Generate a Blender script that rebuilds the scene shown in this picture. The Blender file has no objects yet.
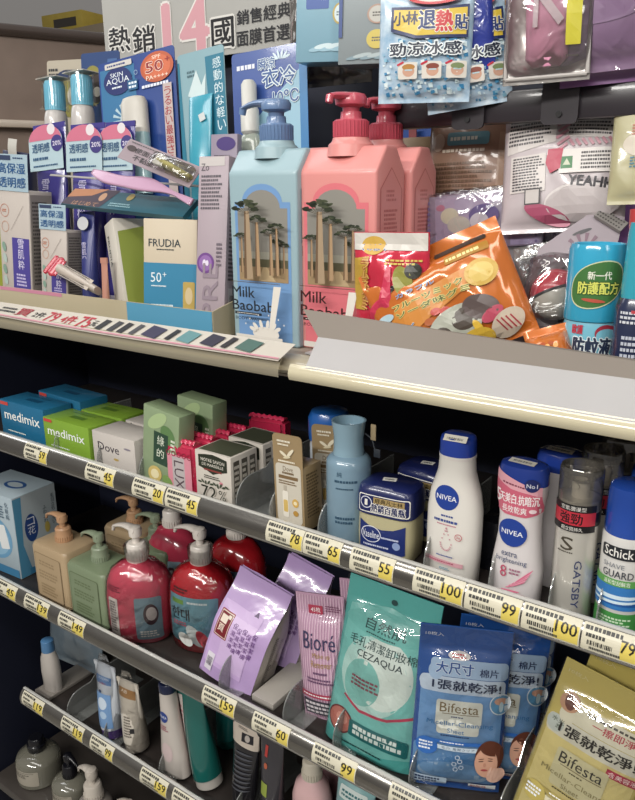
import bpy, bmesh, math, random
from mathutils import Vector, Matrix, noise
PI = math.pi
scene = bpy.context.scene
COL = scene.collection
rnd = random.Random(7)

# ------------------------------------------------------------------ camera
CZ = 1.5                                   # camera height above the floor
FPX = 740.0                                # focal length in pixels of a 635 x 800 frame
AX = Vector((0.81049478, 0.15637782, -0.56448578))   # shelf direction seen by the camera
AY = Vector((0.58568477, -0.23027509, 0.7771401))    # depth direction
AZ = Vector((-0.00845954, -0.96047872, -0.27822486)) # up direction
cam_d = bpy.data.cameras.new('camera'); cam = bpy.data.objects.new('camera', cam_d); COL.objects.link(cam)
cam_d.sensor_fit = 'VERTICAL'; cam_d.sensor_height = 24; cam_d.lens = FPX / 800 * 24
cam_d.clip_start = .01
# camera axes in the world: right, up, backward
r_ = Vector((AX.x, AY.x, AZ.x)); u_ = -Vector((AX.y, AY.y, AZ.y)); b_ = -Vector((AX.z, AY.z, AZ.z))
cam.matrix_world = Matrix(((r_.x, u_.x, b_.x, 0), (r_.y, u_.y, b_.y, 0), (r_.z, u_.z, b_.z, CZ), (0, 0, 0, 1)))
scene.camera = cam

def fitc(xl, xr, ym, yt, Y, zf, k=.94):
    cx, w, h = fit(xl, xr, ym, yt, Y, zf); return cx, w * k, h
def ray(px, py):
    v = Vector((px - 317.5, py - 400, FPX))
    return Vector((v.dot(AX), v.dot(AY), v.dot(AZ)))
def at(px, py, Y):
    """the point of the place at depth Y that was measured at (px, py) in the photograph"""
    r = ray(px, py); k = Y / r.y
    return Vector((r.x * k, Y, r.z * k + CZ))
def fit(xl, xr, ym, yt, Y, zf):
    """centre x, width and height of an upright thing standing at zf with its front at depth Y"""
    a = at(xl, ym, Y); b = at(xr, ym, Y); t = at((xl + xr) / 2, yt, Y)
    return (a.x + b.x) / 2, b.x - a.x, t.z - zf

# ------------------------------------------------------------------ materials
def lin(h):
    h = h.lstrip('#'); h = ''.join(x * 2 for x in h) if len(h) == 3 else h; c = [int(h[i:i + 2], 16) / 255 for i in (0, 2, 4)]
    c = [x / 12.92 if x <= .04045 else ((x + .055) / 1.055) ** 2.4 for x in c]; g = .3 * c[0] + .55 * c[1] + .15 * c[2]
    return tuple(max(0, (g + (x - g) * .94) * .97) for x in c) + (1,)     # shop stock slightly muted
MATS = {}
def mat(h, rough=.45, metal=0, coat=0, bump=0, bscale=60, trans=0, vary=.04, h2=None, vscale=25, alpha=1):
    key = (h, rough, metal, coat, bump, bscale, trans, vary, h2, vscale, alpha)
    if key in MATS: return MATS[key]
    m = bpy.data.materials.new('surface_' + h.lstrip('#')); m.use_nodes = True
    nt = m.node_tree; n = nt.nodes; L = nt.links; b = n['Principled BSDF']
    tc = n.new('ShaderNodeTexCoord')
    nz = n.new('ShaderNodeTexNoise'); nz.inputs['Scale'].default_value = vscale; nz.inputs['Detail'].default_value = 3
    L.new(tc.outputs['Object'], nz.inputs['Vector'])
    mx = n.new('ShaderNodeMix'); mx.data_type = 'RGBA'
    c = lin(h)
    if h2: c2 = lin(h2); A, B = c, c2
    else:
        A = tuple(min(1, x * (1 - vary)) for x in c[:3]) + (1,); B = tuple(min(1, x * (1 + vary)) for x in c[:3]) + (1,)
    mx.inputs[6].default_value = A; mx.inputs[7].default_value = B
    L.new(nz.outputs['Fac'], mx.inputs[0]); L.new(mx.outputs[2], b.inputs['Base Color'])
    b.inputs['Roughness'].default_value = rough; b.inputs['Metallic'].default_value = metal
    b.inputs['Coat Weight'].default_value = coat; b.inputs['Coat Roughness'].default_value = .08
    b.inputs['Transmission Weight'].default_value = trans; b.inputs['Alpha'].default_value = alpha
    if bump:
        n2 = n.new('ShaderNodeTexNoise'); n2.inputs['Scale'].default_value = bscale; n2.inputs['Detail'].default_value = 2
        n2.inputs['Distortion'].default_value = .6
        L.new(tc.outputs['Object'], n2.inputs['Vector'])
        bp = n.new('ShaderNodeBump'); bp.inputs['Strength'].default_value = bump; bp.inputs['Distance'].default_value = .004
        L.new(n2.outputs['Fac'], bp.inputs['Height']); L.new(bp.outputs['Normal'], b.inputs['Normal'])
        L.new(bp.outputs['Normal'], b.inputs['Coat Normal'])
    MATS[key] = m; return m
def clear(tint='#ffffff', gl=.10, rough=.06, bump=0, bscale=60, body=0.0, bcol='#ffffff'):
    """clear plastic film or sheet: mostly transparent, glossy towards grazing angles"""
    key = ('clear', tint, gl, rough, bump, bscale, body, bcol)
    if key in MATS: return MATS[key]
    m = bpy.data.materials.new('clear_plastic'); m.use_nodes = True
    nt = m.node_tree; n = nt.nodes; L = nt.links; n.remove(n['Principled BSDF']); out = n['Material Output']
    tr = n.new('ShaderNodeBsdfTransparent'); tr.inputs['Color'].default_value = lin(tint)
    g = n.new('ShaderNodeBsdfGlossy'); g.inputs['Roughness'].default_value = rough
    lw = n.new('ShaderNodeLayerWeight'); lw.inputs['Blend'].default_value = .35
    mp = n.new('ShaderNodeMapRange'); mp.inputs['To Min'].default_value = gl * .5; mp.inputs['To Max'].default_value = min(1, gl * 5)
    L.new(lw.outputs['Fresnel'], mp.inputs['Value'])
    ms = n.new('ShaderNodeMixShader'); L.new(mp.outputs[0], ms.inputs['Fac']); L.new(tr.outputs[0], ms.inputs[1]); L.new(g.outputs[0], ms.inputs[2])
    last = ms
    if body:
        df = n.new('ShaderNodeBsdfDiffuse'); df.inputs['Color'].default_value = lin(bcol)
        m2 = n.new('ShaderNodeMixShader'); m2.inputs['Fac'].default_value = body
        L.new(ms.outputs[0], m2.inputs[1]); L.new(df.outputs[0], m2.inputs[2]); last = m2
    if bump:
        tc = n.new('ShaderNodeTexCoord'); n2 = n.new('ShaderNodeTexNoise'); n2.inputs['Scale'].default_value = bscale; n2.inputs['Distortion'].default_value = 1
        L.new(tc.outputs['Object'], n2.inputs['Vector'])
        bp = n.new('ShaderNodeBump'); bp.inputs['Strength'].default_value = bump; bp.inputs['Distance'].default_value = .006
        L.new(n2.outputs['Fac'], bp.inputs['Height'])
        L.new(bp.outputs['Normal'], g.inputs['Normal']); L.new(bp.outputs['Normal'], lw.inputs['Normal'])
    L.new(last.outputs[0], out.inputs['Surface'])
    MATS[key] = m; return m
def M(x, **k):
    return mat(x, **k) if isinstance(x, str) else x
CLEAR = clear(gl=.18, body=.15, bcol='#d8dcd8')
FILM = clear(gl=.16, bump=.9, bscale=28, rough=.1)
def ink(h): return mat(h, rough=.35, vary=.02)
BLK = ink('#1b1b1f'); WHT = mat('#f2f0ea', rough=.4); 

# ------------------------------------------------------------------ mesh builder
class MB:
    def __init__(s): s.v = []; s.f = []; s.mi = []; s.mats = []
    def mid(s, m):
        m = M(m)
        if m not in s.mats: s.mats.append(m)
        return s.mats.index(m)
    def add(s, vs, fs, m):
        k = len(s.v); s.v += [tuple(v) for v in vs]; i = s.mid(m)
        for f in fs: s.f.append(tuple(k + a for a in f)); s.mi.append(i)
    def bm(s, bm, m, T=None):
        bm.verts.ensure_lookup_table(); bm.verts.index_update()
        vs = [(T @ v.co) if T else v.co.copy() for v in bm.verts]
        s.add(vs, [[v.index for v in f.verts] for f in bm.faces], m); bm.free()
    def box(s, c, d, m, bev=0, T=None):
        bm = bmesh.new(); bmesh.ops.create_cube(bm, size=1)
        for v in bm.verts: v.co = Vector((v.co.x * d[0], v.co.y * d[1], v.co.z * d[2]))
        if bev: bmesh.ops.bevel(bm, geom=bm.edges[:], offset=bev, segments=2, affect='EDGES', profile=.5)
        for v in bm.verts: v.co += Vector(c)
        s.bm(bm, m, T)
    def loft(s, secs, m, seg=36, cap=(True, True)):
        """secs: (z, rx, ry, n, cx, cy) superellipse sections"""
        vs = []; fs = []
        for q in secs:
            z, rx, ry = q[:3]; n = q[3] if len(q) > 3 else 2; cx = q[4] if len(q) > 4 else 0; cy = q[5] if len(q) > 5 else 0
            for k in range(seg):
                a = 2 * PI * k / seg; c, t = math.cos(a), math.sin(a)
                vs.append((cx + rx * math.copysign(abs(c) ** (2 / n), c), cy + ry * math.copysign(abs(t) ** (2 / n), t), z))
        for i in range(len(secs) - 1):
            for k in range(seg):
                a = i * seg + k; b = i * seg + (k + 1) % seg; fs.append((a, b, b + seg, a + seg))
        if cap[0]: fs.append(tuple(range(seg))[::-1])
        if cap[1]: o = (len(secs) - 1) * seg; fs.append(tuple(range(o, o + seg)))
        s.add(vs, fs, m)
    def lathe(s, prof, m, seg=32, cap=(True, True), c=(0, 0)):
        s.loft([(z, r, r, 2, c[0], c[1]) for r, z in prof], m, seg, cap)
    def tube(s, pts, rad, m, seg=12, flat=1.0):
        """swept tube along pts, rad scalar or list of radii; flat scales the vertical radius"""
        pts = [Vector(p) for p in pts]; n = len(pts)
        if not isinstance(rad, (list, tuple)): rad = [rad] * n
        vs = []; fs = []
        for i, p in enumerate(pts):
            t = (pts[min(i + 1, n - 1)] - pts[max(i - 1, 0)]).normalized()
            up = Vector((0, 0, 1)) if abs(t.z) < .95 else Vector((0, 1, 0))
            x = t.cross(up).normalized(); y = x.cross(t).normalized()
            for k in range(seg):
                a = 2 * PI * k / seg; vs.append(p + x * math.cos(a) * rad[i] + y * math.sin(a) * rad[i] * flat)
        for i in range(n - 1):
            for k in range(seg):
                a = i * seg + k; b = i * seg + (k + 1) % seg; fs.append((a, b, b + seg, a + seg))
        fs.append(tuple(range(seg))[::-1]); fs.append(tuple(range((n - 1) * seg, n * seg)))
        s.add(vs, fs, m)
    def prism(s, outline, t, m, axis='y', o=(0, 0, 0)):
        """outline of (a,b) extruded by t, centred; axis is the normal"""
        n = len(outline); vs = []
        for sgn in (-.5, .5):
            for a, b in outline:
                q = sgn * t
                vs.append({'y': (a + o[0], q + o[1], b + o[2]), 'x': (q + o[0], a + o[1], b + o[2]), 'z': (a + o[0], b + o[1], q + o[2])}[axis])
        fs = [tuple(range(n)), tuple(range(2 * n - 1, n - 1, -1))]
        for k in range(n): j = (k + 1) % n; fs.append((k, k + n, j + n, j))
        s.add(vs, fs, m)
    def grid(s, fn, nu, nv, m, thick=0):
        vs = []; fs = []
        for j in range(nv + 1):
            for i in range(nu + 1): vs.append(fn(i / nu, j / nv))
        for j in range(nv):
            for i in range(nu): a = j * (nu + 1) + i; fs.append((a, a + 1, a + nu + 2, a + nu + 1))
        s.add(vs, fs, m)
    def build(s, name, parent=None, smooth=40):
        me = bpy.data.meshes.new(name); me.from_pydata(s.v, [], s.f); me.validate()
        for m in s.mats: me.materials.append(m)
        if len(me.polygons) == len(s.mi): me.polygons.foreach_set('material_index', s.mi)
        bm = bmesh.new(); bm.from_mesh(me); bmesh.ops.remove_doubles(bm, verts=bm.verts, dist=1e-6)
        bmesh.ops.recalc_face_normals(bm, faces=bm.faces[:]); bm.to_mesh(me); bm.free()
        if smooth:
            me.polygons.foreach_set('use_smooth', [True] * len(me.polygons)); me.set_sharp_from_angle(angle=math.radians(smooth))
        o = bpy.data.objects.new(name, me); COL.objects.link(o)
        if parent: o.parent = parent
        return o

def rrect(w, h, r, n=6, cx=0, cy=0, corners=(1, 1, 1, 1)):
    """rounded rectangle outline, corner order: br, tr, tl, bl"""
    pts = []
    for (sx, sy, a0), on in zip(((1, -1, -PI / 2), (1, 1, 0), (-1, 1, PI / 2), (-1, -1, PI)), corners):
        rr = r if on else 0
        if not rr: pts.append((cx + sx * w / 2, cy + sy * h / 2)); continue
        for k in range(n + 1):
            a = a0 + PI / 2 * k / n
            pts.append((cx + sx * (w / 2 - rr) + rr * math.cos(a), cy + sy * (h / 2 - rr) + rr * math.sin(a)))
    return pts

# ------------------------------------------------------------------ printing on surfaces
TXT = {}
def text_mesh(body, bold=0.0):
    k = (body, bold)
    if k in TXT: return TXT[k]
    c = bpy.data.curves.new('t', 'FONT'); c.body = body; c.resolution_u = 2; c.offset = bold; c.align_x = 'LEFT'
    o = bpy.data.objects.new('t', c); COL.objects.link(o)
    me = bpy.data.meshes.new_from_object(o.evaluated_get(bpy.context.evaluated_depsgraph_get()))
    vs = [(v.co.x, v.co.y) for v in me.vertices]; fs = [tuple(p.vertices) for p in me.polygons]
    bpy.data.objects.remove(o); bpy.data.curves.remove(c); bpy.data.meshes.remove(me)
    if vs:
        x0 = min(v[0] for v in vs); x1 = max(v[0] for v in vs); y0 = min(v[1] for v in vs); y1 = max(v[1] for v in vs)
        vs = [((x - x0) / (x1 - x0 + 1e-9), (y - y0) / (y1 - y0 + 1e-9)) for x, y in vs]
    TXT[k] = (vs, fs); return TXT[k]

class Print:
    """flat printing collected in (u, v) metres, then laid onto a surface fn(u, v, off)"""
    def __init__(s): s.items = []; s.layer = 0
    def poly(s, pts, m, up=True):
        if up: s.layer += 1
        s.items.append((pts, [tuple(range(len(pts)))], M(m) if not isinstance(m, str) else ink(m), s.layer)); return s
    def rect(s, cu, cv, w, h, m, r=0, rot=0, corners=(1, 1, 1, 1)):
        pts = rrect(w, h, r, 5, corners=corners) if r else [(w / 2, -h / 2), (w / 2, h / 2), (-w / 2, h / 2), (-w / 2, -h / 2)]
        c, t = math.cos(rot), math.sin(rot)
        return s.poly([(cu + x * c - y * t, cv + x * t + y * c) for x, y in pts], m)
    def disc(s, cu, cv, ru, rv, m, n=28, rot=0):
        c, t = math.cos(rot), math.sin(rot)
        return s.poly([(cu + ru * math.cos(2 * PI * k / n) * c - rv * math.sin(2 * PI * k / n) * t, cv + ru * math.cos(2 * PI * k / n) * t + rv * math.sin(2 * PI * k / n) * c) for k in range(n)], m)
    def ring(s, cu, cv, r, w, m, n=28, ry=None):
        ry = ry or r; s.layer += 1
        o = [(cu + r * math.cos(2 * PI * k / n), cv + ry * math.sin(2 * PI * k / n)) for k in range(n)]
        i = [(cu + (r - w) * math.cos(2 * PI * k / n), cv + (ry - w) * math.sin(2 * PI * k / n)) for k in range(n)]
        s.items.append((o + i, [(k, (k + 1) % n, n + (k + 1) % n, n + k) for k in range(n)], ink(m) if isinstance(m, str) else m, s.layer)); return s
    def text(s, body, cu, cv, w, h, m, bold=.015, rot=0, outline=None, ow=.04):
        """text stretched into a w x h box centred on (cu, cv)"""
        if outline:
            s.layer += 1
            for k in range(8): s.layer += .12; s._txt(body, cu + math.cos(k * PI / 4) * h * ow * 1.8, cv + math.sin(k * PI / 4) * h * ow * 1.8, w, h, outline, rot)
        s.layer += 1; b = max(0, bold - .008) * h * .8
        if b <= .0001 * h or bold <= .015: s._txt(body, cu, cv, w, h, m, rot)
        else:
            for dx, dy in ((-b, 0), (b, 0), (0, b * .6), (0, -b * .6)): s.layer += .12; s._txt(body, cu + dx, cv + dy, w, h, m, rot)
        return s
    def _txt(s, body, cu, cv, w, h, m, rot):
        vs, fs = text_mesh(body, 0.0); c, t = math.cos(rot), math.sin(rot); pts = []
        for x, y in vs: x = (x - .5) * w; y = (y - .5) * h; pts.append((cu + x * c - y * t, cv + x * t + y * c))
        s.items.append((pts, fs, ink(m) if isinstance(m, str) else m, s.layer))
    def vtext(s, body, cu, v0, size, m, bold=.015, gap=1.12, outline=None, rot=0):
        for k, ch in enumerate(body):
            d = -k * size * gap
            s.text(ch, cu - d * math.sin(rot), v0 + d * math.cos(rot), size, size, m, bold, rot, outline); s.layer -= 1
        s.layer += 1; return s
    def smalls(s, cu, cv, w, h, rows, m, seed=1, rot=0, fill=.55, dens=14):
        """rows of print too small to read"""
        R = random.Random(seed); s.layer += 1; c, t = math.cos(rot), math.sin(rot)
        for j in range(rows):
            y = h / 2 - h * (j + .5) / rows; hh = h / rows * fill; x = -w / 2; xe = w / 2 * R.uniform(.55, 1)
            while x < xe - w / dens * .3:
                ww = w / dens * R.uniform(.45, .95)
                pts = [(x, y - hh / 2), (x + ww, y - hh / 2), (x + ww, y + hh / 2), (x, y + hh / 2)]
                s.items.append(([(cu + a * c - b * t, cv + a * t + b * c) for a, b in pts], [(0, 1, 2, 3)], ink(m) if isinstance(m, str) else m, s.layer))
                x += ww + w / dens * R.uniform(.12, .3)
        return s
    def bars(s, cu, cv, w, h, m='#222226', seed=2, bg='#f4f2ec', rot=0):
        if bg: s.rect(cu, cv, w, h, bg, rot=rot)
        R = random.Random(seed); s.layer += 1; x = -w * .43; c, t = math.cos(rot), math.sin(rot)
        while x < w * .43:
            ww = w * R.choice((.015, .03, .045)); pts = [(x, -h * .4), (x + ww, -h * .4), (x + ww, h * .4), (x, h * .4)]
            s.items.append(([(cu + a * c - b * t, cv + a * t + b * c) for a, b in pts], [(0, 1, 2, 3)], ink(m), s.layer)); x += ww + w * R.choice((.02, .035))
        return s
    def build(s, name, parent, fn, step=None, off=.0003, dl=.00009):
        """step: subdivision size for curved surfaces"""
        bm = bmesh.new(); lay = bm.faces.layers.int.new('mat'); ll = bm.faces.layers.int.new('lay'); mats = []
        for pts, fs, m, L in s.items:
            if m not in mats: mats.append(m)
            vs = [bm.verts.new((u, v, L * .01)) for u, v in pts]
            for f in fs:
                try: F = bm.faces.new([vs[i] for i in f])
                except ValueError: continue
                F[lay] = mats.index(m)
        if step:
            us = [v.co.x for v in bm.verts]; vv = [v.co.y for v in bm.verts]
            sx, sy = step if isinstance(step, tuple) else (step, step)
            for ax, lo, hi, st in ((0, min(us), max(us), sx), (1, min(vv), max(vv), sy)):
                if not st: continue
                x = lo + st * .5
                while x < hi:
                    no = [0, 0, 0]; no[ax] = 1; co = [0, 0, 0]; co[ax] = x
                    bmesh.ops.bisect_plane(bm, geom=bm.verts[:] + bm.edges[:] + bm.faces[:], plane_co=co, plane_no=no, dist=1e-7); x += st
        me = bpy.data.meshes.new(name)
        mi = [f[lay] for f in bm.faces]
        for v in bm.verts:
            L = v.co.z / .01; v.co = Vector(fn(v.co.x, v.co.y, off + L * dl))
        for f, k in zip(bm.faces, mi): f.material_index = k
        bm.to_mesh(me); bm.free()
        for m in mats: me.materials.append(m)
        o = bpy.data.objects.new(name, me); COL.objects.link(o); o.parent = parent
        return o

def on_front(y0, z0=0, x0=0): return lambda u, v, o: (x0 + u, y0 - o, z0 + v)
def on_right(x0, z0=0, y0=0): return lambda u, v, o: (x0 + o, y0 + u, z0 + v)
def on_left(x0, z0=0, y0=0): return lambda u, v, o: (x0 - o, y0 - u, z0 + v)
def on_top(z0, x0=0, y0=0): return lambda u, v, o: (x0 + u, y0 + v, z0 + o)
def on_round(rf, turn=0, c=(0, 0)):
    """wrapped round a lathe whose radius at height v is rf(v)"""
    def fn(u, v, o):
        r = rf(v); a = u / rf_ref(rf, v) + turn
        return (c[0] + (r + o) * math.sin(a), c[1] - (r + o) * math.cos(a), v)
    return fn
def rf_ref(rf, v): return rf(v)
def prof_r(prof):
    """radius as a function of height from a list of (r, z)"""
    def f(z):
        for (r0, z0), (r1, z1) in zip(prof, prof[1:]):
            if z0 <= z <= z1 and z1 > z0: return r0 + (r1 - r0) * (z - z0) / (z1 - z0)
        return prof[-1][0] if z > prof[-1][1] else prof[0][0]
    return f
def on_oval(secs, turn=0, seg=400):
    """wrapped over a superellipse loft; u runs along the front from its middle"""
    def at_z(z):
        for a, b in zip(secs, secs[1:]):
            if a[0] <= z <= b[0] and b[0] > a[0]:
                t = (z - a[0]) / (b[0] - a[0]); q = [x + (y - x) * t for x, y in zip(tuple(a) + (2, 0, 0)[len(a) - 3:], tuple(b) + (2, 0, 0)[len(b) - 3:])]; return q
        q = secs[-1] if z > secs[-1][0] else secs[0]
        return list(q) + [2, 0, 0][len(q) - 3:]
    def fn(u, v, o):
        q = at_z(v); rx, ry, n = q[1] + o, q[2] + o, q[3]
        # front half as x -> y, u measured along x for the flat part
        x = max(-.999, min(.999, u / rx)); y = -(max(0, 1 - abs(x) ** n)) ** (1 / n)
        return (q[4] + x * rx, q[5] + y * ry, v)
    return fn

# ------------------------------------------------------------------ things
def thing(name, label, cat, loc=(0, 0, 0), rot=(0, 0, 0), group=None, T=None):
    o = bpy.data.objects.new(name, None); COL.objects.link(o); o.empty_display_size = .02
    if T is not None: o.matrix_world = T
    else: o.location = loc; o.rotation_euler = rot
    o['label'] = label; o['category'] = cat
    if group: o['group'] = group
    return o
def tag(o, label, cat, group=None):
    o['label'] = label; o['category'] = cat
    if group: o['group'] = group
    return o
def structure(o): o['kind'] = 'structure'; return o
def dup(root, label, loc=None, rot=None, T=None, group=None):
    def cp(o, par):
        c = o.copy(); COL.objects.link(c)
        if par: c.parent = par
        for ch in o.children: cp(ch, c)
        return c
    r = cp(root, None)
    if T is not None: r.matrix_world = T
    if loc is not None: r.location = loc
    if rot is not None: r.rotation_euler = rot
    r['label'] = label
    if group: r['group'] = group
    return r
def pose(bl, br, tl, Yl, Yr, Yt):
    """frame of a leaning pack from three measured corners: matrix (origin bottom centre), width, height"""
    A = at(bl[0], bl[1], Yl); B = at(br[0], br[1], Yr); C = at(tl[0], tl[1], Yt)
    x = (B - A).normalized(); z = C - A; z = z - x * z.dot(x); H = z.length; z.normalize(); y = z.cross(x)
    o = (A + B) / 2
    return Matrix(((x.x, y.x, z.x, o.x), (x.y, y.y, z.y, o.y), (x.z, y.z, z.z, o.z), (0, 0, 0, 1))), (B - A).length, H

def pouch_fn(w, h, t, top=.12, bot=.06, side=.06, wr=.0015, seed=0, ws=18, p=2.2, gus=0):
    """front surface of a filled bag; back is its mirror"""
    off = Vector((seed * 3.1, seed * 1.7, seed * 2.3))
    def bulge(u, v):
        a = max(0, 1 - abs(2 * u) ** p) ** .6 if abs(u) < .5 else 0
        lo = bot; hi = 1 - top
        if v <= lo or v >= hi: b = 0
        else: q = (v - lo) / (hi - lo); b = (max(0, 1 - abs(2 * q - 1) ** 3)) ** .6
        return a * b
    def front(u, v, o, sgn=-1):
        uu = u / w; vv = v / h
        g = bulge(max(-.5, min(.5, uu)), max(0, min(1, vv)))
        nz = noise.noise(Vector((u * ws, v * ws, 0)) + off) + .5 * noise.noise(Vector((u * ws * 2.7, v * ws * 2.7, 3)) + off)
        nz2 = 1 - abs(noise.noise(Vector((u * ws * 1.4 + v * ws * .8, v * ws * .7, 7)) + off)) * 2
        edge = min(1, (.5 - abs(uu)) * 10) if abs(uu) < .5 else 0
        y = sgn * (.0009 + t / 2 * g + wr * edge * (.5 + g) * (nz + .6 * nz2)) 
        return (u, y + sgn * o, v)
    return front
def pouch(parent, w, h, t, m, name='pouch', nu=30, nv=40, notch=False, back=None, crimp=0, **k):
    fn = pouch_fn(w, h, t, **k); mb = MB(); m = M(m)
    R = rrect(w, h, min(w, h) * .03)
    for sgn in (-1, 1):
        mb.grid(lambda a, b: fn((a - .5) * w, b * h, 0, sgn), nu, nv, m if sgn < 0 or not back else back)
    # rim
    vs = []; fs = []
    ring = [(-.5 + i / nu, 0) for i in range(nu)] + [(.5, j / nv) for j in range(nv)] + [(.5 - i / nu, 1) for i in range(nu)] + [(-.5, 1 - j / nv) for j in range(nv)]
    for a, b in ring:
        vs.append(fn(a * w, b * h, 0, -1)); vs.append(fn(a * w, b * h, 0, 1))
    n = len(ring)
    for i in range(n): j = (i + 1) % n; fs.append((2 * i, 2 * i + 1, 2 * j + 1, 2 * j))
    mb.add(vs, fs, m)
    if crimp:
        for zz in (0, h):
            for q in range(5):
                z = zz + (1 if zz == 0 else -1) * (.002 + q * .0022)
                p = fn(0, z, 0)
                mb.box((0, p[1] * 0, z), (w * .98, .0024 + .0018 * 0, .0008), m)
    return mb.build(name, parent, smooth=60), fn

def box_pack(parent, w, d, h, m, bev=.0012, name='carton', side=None, top=None):
    """carton with its front at y=0 and depth going back; base at z=0"""
    mb = MB(); mb.box((0, d / 2, h / 2), (w, d, h), m, bev)
    if top: mb.box((0, d / 2, h + .0001), (w - .003, d - .003, .0006), top)
    if side: mb.box((w / 2 + .0001, d / 2, h / 2), (.0006, d - .003, h - .003), side)
    return mb.build(name, parent)

def pump(parent, z, s=1.0, col='#e8dfd8', turn=0, rc=.016, c=(0, 0), reach=.05, droop=.006, style='swan'):
    """dispenser: collar plus head with nozzle. turn is the nozzle's heading (0 = towards -x)"""
    m = mat(col, rough=.3, coat=.3)
    mb = MB(); mb.lathe([(rc, z), (rc, z + .012 * s), (rc * .95, z + .0135 * s), (rc * .95, z + .028 * s), (rc * .8, z + .031 * s), (rc * .42, z + .0315 * s)], m, c=c)
    for k in range(24):
        a = 2 * PI * k / 24; mb.box((c[0] + rc * 1.0 * math.cos(a), c[1] + rc * 1.0 * math.sin(a), z + .007 * s), (.0014, .0014, .011 * s), m)
    mb.build('pump_collar', parent)
    mb = MB(); zt = z + .03 * s
    mb.lathe([(rc * .36, zt - .002), (rc * .36, zt + .012 * s), (rc * .62, zt + .013 * s), (rc * .66, zt + .022 * s), (rc * .55, zt + .0285 * s), (rc * .2, zt + .031 * s)], m, c=c)
    ca, sa = math.cos(turn + PI), math.sin(turn + PI)
    P = []; R = []
    for t in range(11):
        q = t / 10; d = -rc * .35 + q * (reach + rc * .35)
        zz = zt + .022 * s + (.004 * math.sin(q * PI) - droop * q ** 2.2) * s
        P.append((c[0] + ca * d, c[1] + sa * d, zz)); R.append(rc * (.62 - .36 * q) if style == 'swan' else rc * .42)
    mb.tube(P, R, m, seg=14, flat=.62)
    e = P[-1]; mb.tube([(e[0] - ca * .002, e[1] - sa * .002, e[2]), (e[0] + ca * .003, e[1] + sa * .003, e[2] - .003 * s), (e[0] + ca * .004, e[1] + sa * .004, e[2] - .009 * s)], [R[-1] * .7, R[-1] * .7, R[-1] * .6], m, seg=12)
    return mb.build('pump_head', parent)
def XP(px, Y, z):
    """x of the place's point at depth Y and height z seen in pixel column px"""
    k = (px - 317.5) / FPX; z = z - CZ
    # (x*AX.x + Y*AY.x + z*AZ.x) = k * (x*AX.z + Y*AY.z + z*AZ.z)   (AX etc. hold camera components)
    return (k * (Y * AY.z + z * AZ.z) - (Y * AY.x + z * AZ.x)) / (AX.x - k * AX.z)

# ------------------------------------------------------------------ setting
Z1, Z2, Z3, Z4, Z5 = CZ - .208, CZ - .472, CZ - .803, CZ - 1.062, CZ - 1.38   # shelf surfaces
YF = .72                                   # front line of the shelves
XL, XR = -1.52, .32
NAVY = mat('#141a30', rough=.6, h2='#0e1326', vscale=4)
m = MB(); m.box((-.5, 1, -.01), (6, 6, .02), mat('#8b877f', rough=.3, h2='#7d7971')); structure(m.build('floor'))
m = MB(); m.box((-.5, 4.0, 1.6), (8, .04, 3.2), mat('#cdbf9f', rough=.8, h2='#bfb08e', vscale=2)); structure(m.build('wall_back'))
m = MB(); m.box(((XR - 2.9) / 2, 1.135, .615), (XR + 2.9, .02, 1.23), NAVY); m.box(((XR - 1.32) / 2, 1.135, 1.56), (XR + 1.32, .02, .64), NAVY)
structure(m.build('trim_1'))              # back panel of the shelving
m = MB(); m.box((XL - .02, .93, .62), (.02, .4, 1.24), NAVY); structure(m.build('trim_2'))   # its left end panel
LB = at(56, 31, 3.2)
m = MB(); m.box((LB.x - .6, 3.6, LB.z / 2), (2.8, .76, LB.z), mat('#8d806c', rough=.7)); structure(m.build('trim_3'))  # low ledge along the far wall

# far left: brown metal partition running away from the shelves
A = at(-25, 21, 1.32); dr = Vector((math.cos(math.radians(67.5)), math.sin(math.radians(67.5)), 0))
ang = math.radians(67.5)
pt = thing('metal_partition', 'scuffed brown metal partition with a dark rolled top edge behind the sunscreens', 'partition', (A.x, A.y, A.z - .5), (0, 0, ang))
m = MB(); m.box((.7, .012, .2), (1.5, .012, .56), mat('#8c7a6e', rough=.5, h2='#6f5e54', vscale=9, coat=.1)); m.build('panel', pt)
m = MB(); m.tube([(-.05, 0, .485), (1.45, 0, .485)], .017, mat('#4a3f3a', rough=.25, coat=.6), seg=16); m.build('top_rail', pt)
m = MB(); m.box((.7, -.012, .225), (1.5, .03, .022), mat('#b3a596', rough=.35), .004); m.build('lower_rail', pt)

yb = thing('carton', 'long yellow carton lying beyond the brown partition', 'box', (LB.x, 3.34, LB.z), (0, 0, .1))
m = MB(); m.box((0, 0, .055), (.36, .2, .11), mat('#b8a13a', rough=.6, h2='#a08c30'), .004); m.build('box_body', yb)
m = MB(); m.box((.03, -.1012, .05), (.2, .0016, .05), mat('#3a3530', rough=.5)); m.build('box_window', yb)

po = MB(); po.box((0, 0, .3), (.05, .02, .6), mat('#25242a', rough=.35, coat=.3), .006)
o = po.build('post', None); a = at(115, 20, 1.10); o.location = (a.x, 1.105, Z1)
tag(o, 'black metal upright post behind the top left sign', 'post')

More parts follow.
